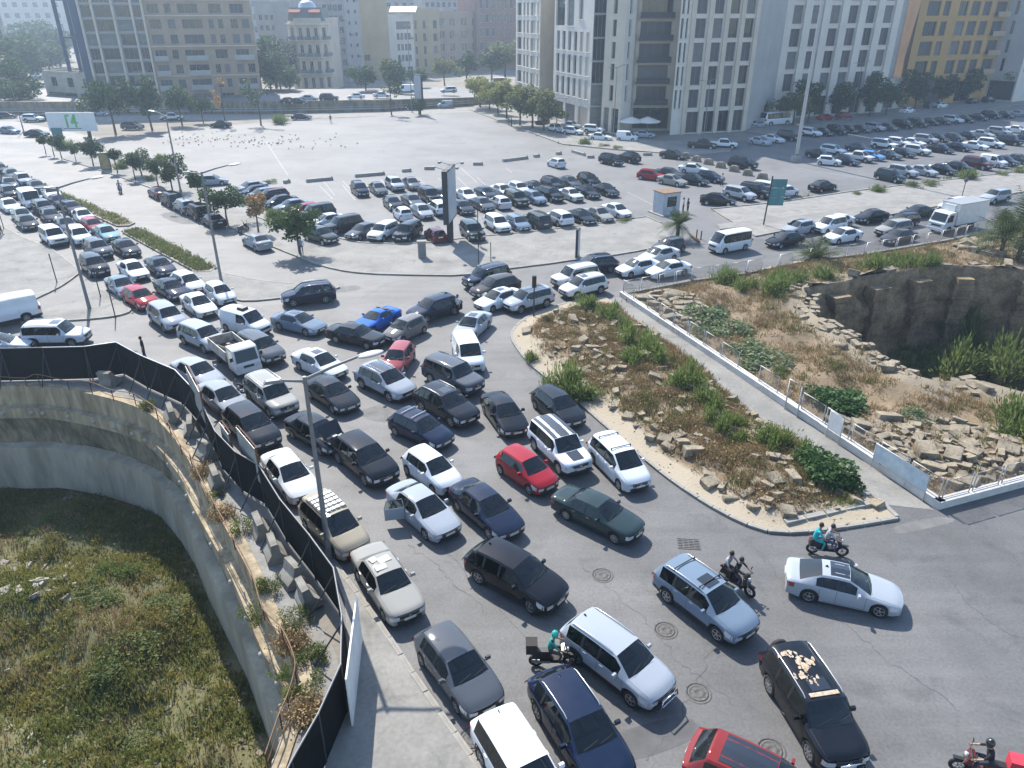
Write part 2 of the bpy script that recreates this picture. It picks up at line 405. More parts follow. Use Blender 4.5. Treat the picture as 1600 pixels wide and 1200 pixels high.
# ================================================================== GROUND, ROADS, PAVEMENTS, PITS
def sheet(name, poly, z, m):
    b = MB(); pts = [Vector((p[0], p[1], z)) for p in poly]
    b.faces(pts, [tuple(t) for t in tessellate_polygon([pts])]); o = b.build(name, m)
    for f in o.data.polygons:
        if f.normal.z < 0: f.flip()
    return struct(o)
_stone = MB(); _stone.box((.5, 0, .5), (.985, 1, 1), top=.97)
KERB_ME = _stone.mesh('kerb_stone', 'kerb_stone')
def kerb(line, parent, h=.14, w=.2, step=1.0):
    """a line of separate kerb stones"""
    line = [Vector((p[0], p[1], 0)) for p in line]
    segs = [(line[i+1]-line[i]).length for i in range(len(line)-1)]
    tot = sum(segs); n = max(1, int(tot/step)); ds = tot/n
    def at(d):
        for i, s in enumerate(segs):
            if d <= s or i == len(segs)-1: return line[i]+(line[i+1]-line[i])*(d/s if s else 0)
            d -= s
    for k in range(n):
        a, b = at(k*ds), at((k+1)*ds)
        o = link('kerb_stone', KERB_ME, parent, (a.x, a.y, -.02), atan2(b.y-a.y, b.x-a.x)+rnd.uniform(-.008, .008))
        o.scale = ((b-a).length, w, h+.02+rnd.uniform(-.012, .012))
def long_kerb(line, parent, h=.13, w=.2, m='kerb_stone'):
    """kerb too far away to tell its stones apart"""
    b = MB()
    for i in range(len(line)-1):
        a, c = Vector((line[i][0], line[i][1], 0)), Vector((line[i+1][0], line[i+1][1], 0))
        d = c-a
        if d.length < .05: continue
        b.box((*((a+c)/2).xy, h/2-.01), (d.length+.03, w, h+.02+(i % 2)*.004), atan2(d.y, d.x))
    return b.build('kerb', m, parent)
def raised(name, poly, h, m, kline=None, stones=False):
    b = MB(); b.prism(poly, -.05, h, 0); o = struct(b.build(name, m))
    if kline:
        (kerb if stones else long_kerb)(kline, o, h+.015)
    return o

# --- outlines surveyed from the picture
LW = GP([(0, 606), (66, 606), (147, 619), (210, 637), (249, 661), (289, 711), (312, 758), (371, 860), (420, 969), (465, 1046), (455, 1109), (434, 1182)])
LW = [Vector((-62, 43.2, 0)), Vector((-45, 43.8, 0))]+LW[:-1]+[Vector((-7.9, 16, 0)), Vector((-8.1, 9, 0)), Vector((-8.3, 2, 0))]
LW = smooth_line(LW, 4)
LPIT = LW+[Vector((-62, 2, 0))]
_rp = GP([(1259, 460), (1447, 424), (1502, 424)])+[Vector((52, 66, 0)), Vector((60, 58, 0)), Vector((55, 43, 0)), Vector((44, 39.5, 0))]+GP([(1600, 634), (1530, 612), (1458, 615), (1424, 601), (1384, 584), (1345, 560), (1335, 548), (1275, 515), (1252, 486)])
RPIT = []
for i, a in enumerate(_rp):
    c = _rp[(i+1) % len(_rp)]; n = max(1, int((c-a).length/1.6))
    for k in range(n):
        p = a+(c-a)*k/n; RPIT.append(Vector((p.x+(.35*fbm(p.x, p.y, .7, 8) if k else 0), p.y+(.35*fbm(p.x, p.y, .7, 18) if k else 0), 0)))
FA, FB = G(972, 464), G(1465, 793)
FC = FB+(G(1600, 757)-FB).normalized()*26
ROADSIDE = GP([(975, 452), (1080, 443), (1165, 431), (1262, 411), (1350, 401), (1490, 377), (1600, 350)])+[Vector((90, 103, 0))]
SITE = [FA]+ROADSIDE[1:]+[Vector((90, 45, 0)), FC, FB]
TRI_K = smooth_line(GP([(948, 467), (890, 474), (834, 493), (817, 502), (802, 517), (800, 530), (809, 546), (827, 569), (859, 595), (903, 629), (951, 671), (1037, 743), (1111, 793), (1171, 823), (1212, 833), (1262, 832), (1337, 822), (1401, 811)]), 3)
TRI_P = GP([(1377, 788), (1346, 786), (1334, 760), (1230, 680), (1165, 642), (1128, 610), (1098, 579), (1040, 535), (985, 497)])
TRI = TRI_K+TRI_P

# --- the great ground sheet, open over the two excavations
outer = [Vector((-4000, -300, 0)), Vector((4000, -300, 0)), Vector((4000, 7000, 0)), Vector((-4000, 7000, 0))]
rings = [outer, list(reversed(LPIT)), list(reversed(RPIT))]
flat = [p for r in rings for p in r]
b = MB(); b.faces([(p.x, p.y, -.03) for p in flat], [tuple(t) for t in tessellate_polygon(rings)])
ground = struct(b.build('ground', 'dust'))
for f in ground.data.polygons:
    if f.normal.z < 0: f.flip()

HOARD = [G(x, y, 2.4) for x, y in [(0, 545), (131, 542), (181, 535), (218, 555), (273, 578), (297, 603), (315, 630), (336, 674), (367, 706), (404, 727), (437, 780), (483, 836), (521, 888), (534, 962), (532, 1039), (497, 1116), (455, 1190)]]
HOARD = [Vector((-60, 43.9, 0))]+[Vector((p.x, p.y, 0)) for p in HOARD]+[Vector((-7.2, 11, 0))]
# junction and roads: one sheet of asphalt
ROAD = [Vector((-170, 196, 0)), Vector((-150, 205, 0)), Vector((-60, 135, 0)), Vector((-28, 86, 0)), Vector((-5, 74, 0)), Vector((24, 82, 0)), Vector((120, 135, 0)), Vector((125, 125, 0))]
ROAD += [Vector((62, 88, 0))]+[p.copy() for p in reversed(ROADSIDE[:-2])]+[FA]+[TRI_P[0]]+[FB, FC+Vector((0, 0, 0)), Vector((60, 5, 0)), Vector((-6, 5, 0))]
ROAD += [Vector((-6.5, 18, 0)), Vector((-6.6, 21, 0))]+[p.copy() for p in reversed(HOARD[1:14])]+[Vector((-60, 44, 0)), Vector((-150, 60, 0)), Vector((-190, 150, 0))]
road = sheet('road', ROAD, .002, 'asphalt')

LOTP = GP([(-60, 225), (37, 233), (142, 258), (240, 285), (300, 312), (400, 358), (521, 378), (563, 384), (618, 386), (668, 384), (707, 380), (760, 375), (826, 367), (926, 355), (1010, 344), (1060, 382), (1180, 371), (1112, 331), (1220, 319), (1333, 302), (1600, 270), (1900, 243), (1900, 160), (1600, 172), (1395, 190), (1200, 215), (1000, 240), (880, 227), (735, 172), (560, 184), (400, 192), (200, 212), (50, 222)])
lot = sheet('car_park_ground', LOTP, .006, 'pale_asphalt')
PAV = smooth_line(GP([(100, 249), (142, 262), (233, 293), (305, 328), (375, 363), (424, 385), (466, 402), (497, 414), (537, 424), (589, 429), (681, 431), (728, 430), (800, 420), (857, 413), (897, 407), (962, 399), (1017, 389), (1052, 381)]), 2)
PAV_U = GP([(1033, 350), (1010, 340), (926, 352), (826, 364), (739, 372), (668, 381), (618, 383), (563, 381), (521, 372), (470, 360), (425, 349), (385, 334), (330, 306), (262, 276), (180, 250), (120, 240)])
pav = raised('pavement', PAV+PAV_U, .12, 'pavement', PAV)
long_kerb(PAV_U[:12], pav, .2, .22)
P2a = GP([(1180, 370), (1220, 362), (1340, 345), (1480, 320), (1600, 300), (1900, 255)])
P2b = GP([(1900, 235), (1600, 268), (1333, 300), (1220, 317), (1112, 328)])
pav2 = raised('pavement', P2a+P2b, .12, 'slab', P2a)
long_kerb(P2b, pav2, .22, .25)
# a paler strip of newer paving runs along the wide footway
for poly in ([(1120, 350), (1260, 335), (1480, 303), (1600, 286), (1600, 291), (1480, 309), (1260, 342), (1125, 358)], [(830, 383), (905, 376), (1020, 362), (1030, 367), (905, 386), (835, 394)], [(688, 428), (735, 427), (742, 388), (700, 394)]):
    b = MB(); p = GP(poly, .124); b.faces(p, [tuple(t) for t in tessellate_polygon([p])]); b.build('paving_strip', 'pavement', pav2)
I1 = smooth_line(GP([(55, 468), (92, 450), (118, 432), (123, 424), (105, 408), (79, 390), (34, 371), (0, 352)]), 3)
isl = raised('traffic_island', GP([(-300, 260)])+list(reversed(I1))[0:0]+[Vector((-75, 52, 0))]+I1, .12, 'pavement', I1)
I2 = smooth_line(GP([(63, 489), (34, 505), (105, 502), (157, 498), (189, 493), (203, 487), (199, 480), (184, 468), (157, 453)]), 3)
raised('traffic_island', I2, .12, 'pavement', I2)
I3 = smooth_line(GP([(318, 421), (390, 437), (470, 446), (530, 450), (480, 461), (445, 466), (380, 471), (345, 458), (300, 433)]), 3, True)
isl3 = raised('traffic_island', I3, .12, 'pavement', I3+I3[:1])
MED = []
for a, c in (((-60, 240), (197, 352)), ((207, 362), (322, 423))):
    A, C = G(*a), G(*c); d = (C-A).normalized(); n = Vector((-d.y, d.x, 0))*.95
    poly = [A-n, C-n, C+d*.8, C+n, A+n]
    MED.append((A, C, d))
    raised('median_strip', poly, .15, 'earth', poly+poly[:1])
SW = GP([(512, 868), (520, 878), (595, 979), (653, 1067), (740, 1190), (790, 1260)])
swk = raised('sidewalk', [HOARD[13]+Vector((.1, 0.6, 0))]+SW+[Vector((-6.0, 11, 0)), HOARD[16]+Vector((.0, 0, 0)), HOARD[15], HOARD[14]], .13, 'pavement', None)
kerb(SW, swk, .145, .22)
FARP = GP([(735, 172), (800, 197), (880, 226), (960, 234), (1080, 243), (1140, 238), (1150, 222), (1040, 222), (960, 216), (900, 206), (830, 180), (790, 165), (742, 165)])
raised('pavement', FARP, .14, 'pavement', FARP[:6])
FARQ = [Vector((52, 152, 0)), Vector((72, 164, 0)), Vector((105, 186, 0)), Vector((170, 236, 0)), Vector((150, 244, 0)), Vector((96, 203, 0)), Vector((56, 172, 0)), Vector((46, 160, 0))]
raised('pavement', FARQ, .14, 'pavement', FARQ[:4])
FR = [Vector((-200, 172, 0)), Vector((-110, 174.5, 0)), Vector((-60, 176, 0)), Vector((-30, 183, 0)), Vector((-6, 193, 0)), Vector((4, 198, 0)), Vector((2, 206, 0)), Vector((-9, 201, 0)), Vector((-30, 190, 0)), Vector((-60, 185, 0)), Vector((-110, 184, 0)), Vector((-200, 184, 0))]
sheet('frontage_road', FR, .012, 'slab')

# raised highway behind its retaining wall
HWL = [Vector((-260, 187, 0)), Vector((-110, 187, 0)), Vector((-60, 188, 0)), Vector((-32, 193, 0)), Vector((-10, 205, 0)), Vector((8, 222, 0))]
HWH = [2.4, 2.4, 2.4, 2.2, 1.6, .5]
b = MB(); d = MB()
for i in range(5):
    a, c, ha, hc = HWL[i], HWL[i+1], HWH[i], HWH[i+1]
    o2 = Vector((0, .5, 0)); far = Vector((0, 34, 0))
    b.faces([a, c, c+Vector((0, 0, hc+.35)), a+Vector((0, 0, ha+.35)), a+o2+Vector((0, 0, ha+.35)), c+o2+Vector((0, 0, hc+.35)), a+o2, c+o2], [(0, 1, 2, 3), (3, 2, 5, 4), (4, 5, 7, 6)])
    d.faces([a+o2+Vector((0, 0, ha)), c+o2+Vector((0, 0, hc)), c+far+Vector((0, 0, hc)), a+far+Vector((0, 0, ha))], [(0, 1, 2, 3)])
tag(b.build('retaining_wall', 'old_concrete'), 'long weathered concrete wall holding up the raised road behind the empty lot', 'wall')
struct(d.build('highway', 'worn_asphalt'))
g = empty('guard_rail', (0, 0, 0)); tag(g, 'long low metal guard rail along the foot of the highway wall', 'guard rail')
r1 = MB(); p1 = MB()
for i in range(4):
    a, c = HWL[i]+Vector((0, -1.2, 0)), HWL[i+1]+Vector((0, -1.2, 0))
    n = int((c-a).length/4)
    r1.tube([a+Vector((0, 0, .75)), c+Vector((0, 0, .75))], .13, 6)
    r1.tube([a+Vector((0, 0, 1.25)), c+Vector((0, 0, 1.25))], .06, 6)
    for k in range(n): p1.box((*(a+(c-a)*k/n).xy, .62), (.1, .1, 1.25))
r1.build('rail', 'galvanised', g); p1.build('posts', 'lamp_steel', g)['kind'] = 'stuff'

def blend_mat(name, a, b2):
    """two soils blended by the surveyed 'blend' value of each point, broken up by noise"""
    m = MATS[a].copy(); m.name = name; nt = m.node_tree; b = nt.nodes['Principled BSDF']; N = nt.nodes.new; L = nt.links.new
    src = b.inputs['Base Color'].links[0].from_socket
    at = N('ShaderNodeAttribute'); at.attribute_name = 'blend'
    n = N('ShaderNodeTexNoise'); n.inputs['Scale'].default_value = 1.7; n.inputs['Detail'].default_value = 7
    ad = N('ShaderNodeMath'); ad.operation = 'ADD'; L(at.outputs['Fac'], ad.inputs[0]); L(n.outputs[0], ad.inputs[1])
    mr = N('ShaderNodeMapRange'); mr.inputs[1].default_value = .85; mr.inputs[2].default_value = 1.15; L(ad.outputs[0], mr.inputs[0])
    c2 = [x for x in MATS[b2].node_tree.nodes if x.type == 'MIX'][0]
    n2 = N('ShaderNodeTexNoise'); n2.inputs['Scale'].default_value = 1.3; n2.inputs['Detail'].default_value = 8
    m1 = N('ShaderNodeMix'); m1.data_type = 'RGBA'; L(n2.outputs[0], m1.inputs[0]); m1.inputs[6].default_value = c2.inputs[6].default_value; m1.inputs[7].default_value = c2.inputs[7].default_value
    m2 = N('ShaderNodeMix'); m2.data_type = 'RGBA'; L(mr.outputs[0], m2.inputs[0]); L(src, m2.inputs[6]); L(m1.outputs[2], m2.inputs[7]); L(m2.outputs[2], b.inputs['Base Color'])
    MATS[name] = m; return name
# --- terrain clipped to outlines
def terrain(name, poly, m, hfun, step, holes=(), parent=None, edge=.35, mfun=None):
    pts = [Vector((p[0], p[1])) for p in poly]
    xs = [p.x for p in pts]; ys = [p.y for p in pts]
    rings = [pts]+[[Vector((p[0], p[1])) for p in h] for h in holes]
    V = []; E = []
    for r in rings:
        k = len(V); V += r; E += [(k+i, k+(i+1) % len(r)) for i in range(len(r))]
    y = min(ys)
    while y < max(ys):
        x = min(xs)
        while x < max(xs):
            q = (x+rnd.uniform(-.3, .3)*step, y+rnd.uniform(-.3, .3)*step)
            if inside(q, pts) and not any(inside(q, h) for h in rings[1:]) and all(polydist(q, r) > step*edge for r in rings): V.append(Vector(q))
            x += step
        y += step
    vo, eo, fo = delaunay_2d_cdt(V, E, [], 0, 1e-4)[:3]
    F = []
    for f in fo:
        c = sum((vo[i] for i in f), Vector((0, 0)))/len(f)
        if inside(c, pts) and not any(inside(c, h) for h in rings[1:]): F.append(tuple(f))
    mb = MB(); mb.faces([(v.x, v.y, hfun(v.x, v.y)) for v in vo], F, 0, True)
    o = mb.build(name, m, parent, fix=False)
    if mfun:
        at = o.data.attributes.new('blend', 'FLOAT', 'POINT'); at.data.foreach_set('value', [mfun(v.x, v.y) for v in vo])
    if sum(p.normal.z for p in o.data.polygons) < 0: o.data.flip_normals()
    return o
def tri_h(x, y):
    d = polydist((x, y), TRI); return .13+min(d, 3.2)*.17*min(1, max(0, d-.4))+max(0, min(1, d-.6))*fbm(x, y, .5, 3)*.28
def kerbdist(x, y): return polydist((x, y), TRI_K, False)
tri = struct(terrain('ruin_field_ground', TRI, blend_mat('earth_to_sand', 'earth', 'sandy'), tri_h, .55, mfun=lambda x, y: max(0, min(1, 1.9-kerbdist(x, y)*.9+fbm(x, y, .4, 9)*.8))))
kerb(TRI_K, tri, .15, .22, .95)
kerb([TRI_K[-1], TRI_P[0]], tri, .18, .22, .9)
kerb(GP([(1377, 788), (1310, 803), (1225, 822)]), tri, .3, .3, 1.1)
path = sheet('footpath', [G(948, 467)]+GP([(985, 497)])+[p for p in reversed(TRI_P[:-1])]+[FB+Vector((-.3, -.2, 0)), FA], .010, 'pavement')
def site_h(x, y):
    d = polydist((x, y), SITE); e = polydist((x, y), RPIT)
    return .15+min(1, d/2)*(.25+fbm(x, y, .25, 5)*.5)+max(0, 1-e/2.2)*(.35+fbm(x, y, .8, 2)*.5)
def site_m(x, y):
    e = polydist((x, y), RPIT)
    return max(0, min(1, 1.7-e*.8+fbm(x, y, .5, 4)*.9))
site = struct(terrain('excavation_ground', SITE, blend_mat('earth_to_ruin', 'earth', 'ruin_stone'), site_h, .8, holes=[RPIT], mfun=site_m))
for p in site.data.polygons: pass

# --- right pit: broken ancient walls and a green floor
def ring_wall(name, line, prof, m, closed, rough, seed, sub=1, parent=None, inward=1, mfun=None):
    """loft of inward offset / height pairs along a line, roughened"""
    n = len(line); vs = []; fs = []; ms = []
    nor = []
    for i in range(n):
        a = line[(i-1) % n] if closed or i else line[0]; c = line[(i+1) % n] if closed or i < n-1 else line[-1]
        t = (c-a).normalized(); nor.append(Vector((-t.y, t.x, 0))*inward)
    R = len(prof)
    for i in range(n):
        for off, z in prof:
            p = line[i]+nor[i]*off
            if rough and z < -.3:
                k = fbm(p.x*1.0+z*.7, p.y+z*.9, .55, seed)*rough; p = p+nor[i]*k
            vs.append((p.x, p.y, z))
    for i in range(n if closed else n-1):
        j = (i+1) % n
        for k in range(R-1):
            fs.append((i*R+k, j*R+k, j*R+k+1, i*R+k+1)); ms.append(mfun(i, k) if mfun else 0)
    b = MB(); b.faces(vs, fs, 0, rough > 0); b.m = ms
    return b.build(name, m, parent)
cw = sum((RPIT[i].x*RPIT[(i+1) % len(RPIT)].y-RPIT[(i+1) % len(RPIT)].x*RPIT[i].y) for i in range(len(RPIT)))
dense = RPIT
prof = [(-.25, .55), (0, .62), (.15, -.2)]+[(.2+.11*k, -.3-.8*k) for k in range(1, 11)]
tag(ring_wall('pit_wall', dense, prof, 'rough_stone', True, .9, 11, inward=1 if cw > 0 else -1), 'rough dark stone wall lining the deep excavation pit at right', 'wall')
pw = bpy.data.objects['pit_wall']
for i in range(2, 22, 3):           # piers of the old masonry, coursed block by block
    t = (dense[i+1]-dense[i-1]).normalized(); n = Vector((-t.y, t.x, 0))*(1 if cw > 0 else -1); z = -.3; k = 0
    while z > -7.4:
        h = .55+.12*(k % 3); b = MB(); p = dense[i]+n*(.75+.02*k+rnd.uniform(-.08, .08)); b.box((p.x, p.y, z-h/2), (1.7+rnd.uniform(-.3, .3), 1.3, h-.04), atan2(t.y, t.x)+rnd.uniform(-.05, .05)); b.build('masonry_block', 'rough_stone', pw); z -= h; k += 1
def rp_h(x, y): return -8.0+fbm(x, y, .15, 6)*1.2+max(0, (x-34)/12)*1.2
struct(terrain('pit_floor', RPIT, 'pit_soil', rp_h, 1.6))

# --- left pit: stepped retaining wall, overgrown floor
area = sum((LPIT[i].x*LPIT[(i+1) % len(LPIT)].y-LPIT[(i+1) % len(LPIT)].x*LPIT[i].y) for i in range(len(LPIT)))
inw = 1 if area > 0 else -1
lw = empty('retaining_wall', (0, 0, 0)); tag(lw, 'curved stepped concrete retaining wall round the overgrown pit at left', 'wall')
ring_wall('upper_beam', LW, [(-.55, .0), (-.5, .12), (0, .12), (.02, -1.25), (.5, -1.3)], 'stained_concrete', False, 0, 1, parent=lw, inward=inw)
ring_wall('lower_beam', LW, [(.48, -1.3), (.52, -1.27), (.54, -2.0), (.3, -2.02)], 'stained_concrete', False, 0, 1, parent=lw, inward=inw)
ring_wall('rough_face', smooth_line(LW, 2), [(.3, -2.0)]+[(.3-.03*k, -2.0-.33*k) for k in range(1, 8)], 'old_concrete', False, .28, 7, parent=lw, inward=inw)
ring_wall('footing', LW, [(.0, -4.1), (.75, -4.2), (.85, -7.4)], 'smooth_concrete', False, 0, 1, parent=lw, inward=inw)
def lp_h(x, y):
    d = polydist((x, y), LW, False)
    return -6.9-max(0, .8-d*.25)+fbm(x, y, .14, 21)*1.5*min(1, d/3)+max(0, min(1.0, (d-6)/10))*.7
lpit = struct(terrain('pit_floor', LPIT, 'pit_soil', lp_h, .9))
# walk along the top of the wall, inside the hoarding
ring_wall('wall_walk', LW, [(-1.5, .03), (-.5, .05)], 'pavement', False, 0, 1, parent=lw, inward=inw)
# anchor heads on the lower beam
ah = MB(); ah.lathe([(.0, .12), (.12, .12), (.16, 0)], 8, 'Z'); AH = ah.mesh('anchor_head', 'concrete')
for i in range(6, len(LW)-8, 2):
    t = (LW[i+1]-LW[i-1]).normalized(); n = Vector((-t.y, t.x, 0))*inw
    p = LW[i]+n*.53; o = link('anchor_head', AH, lw, (p.x, p.y, -1.62)); o.rotation_euler = n.to_track_quat('Z', 'Y').to_euler()

# --- covers, patches and paint on the asphalt
def cover(px, py, r=.38):
    b = MB(); n = 20
    b.lathe([(r+.12, 0), (r+.1, .012), (r+.02, .012), (r+.02, .004), (r, .004)], n)
    b.lathe([(r, .006), (r, .014), (r*.82, .014), (r*.8, .007), (r*.6, .007), (r*.58, .013), (r*.3, .013), (r*.28, .006), (0, .006)], n)
    for k in range(8):
        w = k*pi/4; b.box((cos(w)*r*.7, sin(w)*r*.7, .012), (r*.2, .03, .008), w)
    o = b.build('manhole_cover', 'manhole'); p = G(px, py); o.location = (p.x, p.y, .004); return o
mat('manhole', (.12, .115, .11), .75, metal=.1, var=.4, scale=6)
for (x, y), lab in zip([(941, 899), (1040, 985), (1091, 1083), (1205, 1172), (737, 1155)], ['in front of the dark green sedan', 'between the silver jeep and the blue-grey wagon', 'just past the bull bar of the silver jeep', 'beside the orange-red car at the bottom edge', 'at the kerb by the white car at bottom']):
    tag(cover(x, y), 'round iron manhole cover '+lab, 'manhole cover', 'manhole covers in the junction')
b = MB()
for k in range(7): b.box((0, -.36+k*.12, .01), (1.0, .05, .02))
for k in range(5): b.box((-.5+k*.25, 0, .011), (.05, .8, .014))
o = b.build('drain_grate', 'manhole'); o.location = G(1076, 850, .004); o.rotation_euler = (0, 0, -.1)
tag(o, 'square iron drain grate in the road before the kerb tip', 'drain grate')
mat('patch', (.112, .112, .113), .88, var=.25, scale=1.5, bump=.2, bscale=50)
mat('pale_patch', (.17, .168, .16), .88, var=.3, scale=1.2, bump=.2, bscale=50)
for poly, m in (([(1400, 822), (1465, 808), (1490, 815), (1408, 834)], 'pale_patch'), ([(520, 450), (555, 446), (562, 452), (528, 457)], 'pale_patch'), ([(640, 640), (600, 660), (560, 645), (610, 630)], 'pale_patch'), ([(930, 1160), (1060, 1120), (1090, 1150), (980, 1190)], 'patch'), ([(250, 335), (285, 350), (330, 345), (290, 331)], 'pale_patch')):
    p = smooth_line(GP(poly), 3, True); b = MB(); q = [Vector((v.x, v.y, .0055)) for v in p]
    b.faces(q, [tuple(t) for t in tessellate_polygon([q])]); o = b.build('road_patch', m, road)
    for f in o.data.polygons:
        if f.normal.z < 0: f.flip()
# crack seams sealed with tar
mat('tar', (.075, .075, .076), .8)
def crack(pts, w=.018, z=.0075, par=road):
    P = smooth_line(GP(pts), 16); b = MB()
    L = []
    for i, p in enumerate(P):
        t = (P[min(i+1, len(P)-1)]-P[max(0, i-1)]).normalized(); n = Vector((-t.y, t.x, 0))
        q = p+n*(rnd.uniform(-.07, .07)+.25*fbm(p.x, p.y, 1.3, 5)); ww = w*rnd.uniform(.2, 1.4)
        L.append((q-n*ww, q+n*ww))
    for i in range(len(L)-1):
        a, c = L[i], L[i+1]; b.quadv([(a[0].x, a[0].y, z), (c[0].x, c[0].y, z), (c[1].x, c[1].y, z), (a[1].x, a[1].y, z)])
    o = b.build('crack', 'tar', par)
    for f in o.data.polygons:
        if f.normal.z < 0: f.flip()
for c in ([(1190, 870), (1220, 900), (1330, 985), (1400, 1040), (1500, 1110)], [(905, 880), (1000, 960), (1060, 1030), (1150, 1100)], [(640, 850), (700, 900), (760, 960)], [(800, 700), (900, 760), (1010, 800)], [(700, 860), (820, 1000), (860, 1090)], [(560, 470), (620, 440), (700, 445)], [(1480, 900), (1530, 960), (1600, 1000)], [(1180, 960), (1120, 1010), (1060, 1120), (1010, 1190)]):
    crack(c)
def line_mark(a, c, w=.1, z=.0095, par=lot, m='worn_paint'):
    A, C = G(*a), G(*c); t = (C-A).normalized(); n = Vector((-t.y, t.x, 0))*w/2; b = MB()
    b.quadv([(p.x, p.y, z) for p in (A-n, C-n, C+n, A+n)]); o = b.build('parking_line', m, par)
    for f in o.data.polygons:
        if f.normal.z < 0: f.flip()
for a, c in [((499, 290), (520, 311)), ((535, 289), (555, 313)), ((416, 222), (450, 274)), ((606, 318), (640, 350)), ((660, 300), (700, 345)), ((720, 262), (745, 285)), ((790, 262), (800, 270)), ((1240, 262), (1390, 285)), ((1180, 238), (1235, 248)), ((980, 300), (1030, 325))]:
    line_mark(a, c)
for k in range(9):
    line_mark((505+k*30, 283-k*.8), (523+k*30, 305-k*1.5), .09)
# ================================================================== VEHICLES
def interp(tab, s):
    if s <= tab[0][0]: return tab[0][1]
    for (a, x), (b, y) in zip(tab, tab[1:]):
        if s <= b: return x+(y-x)*(s-a)/(b-a)
    return tab[-1][1]
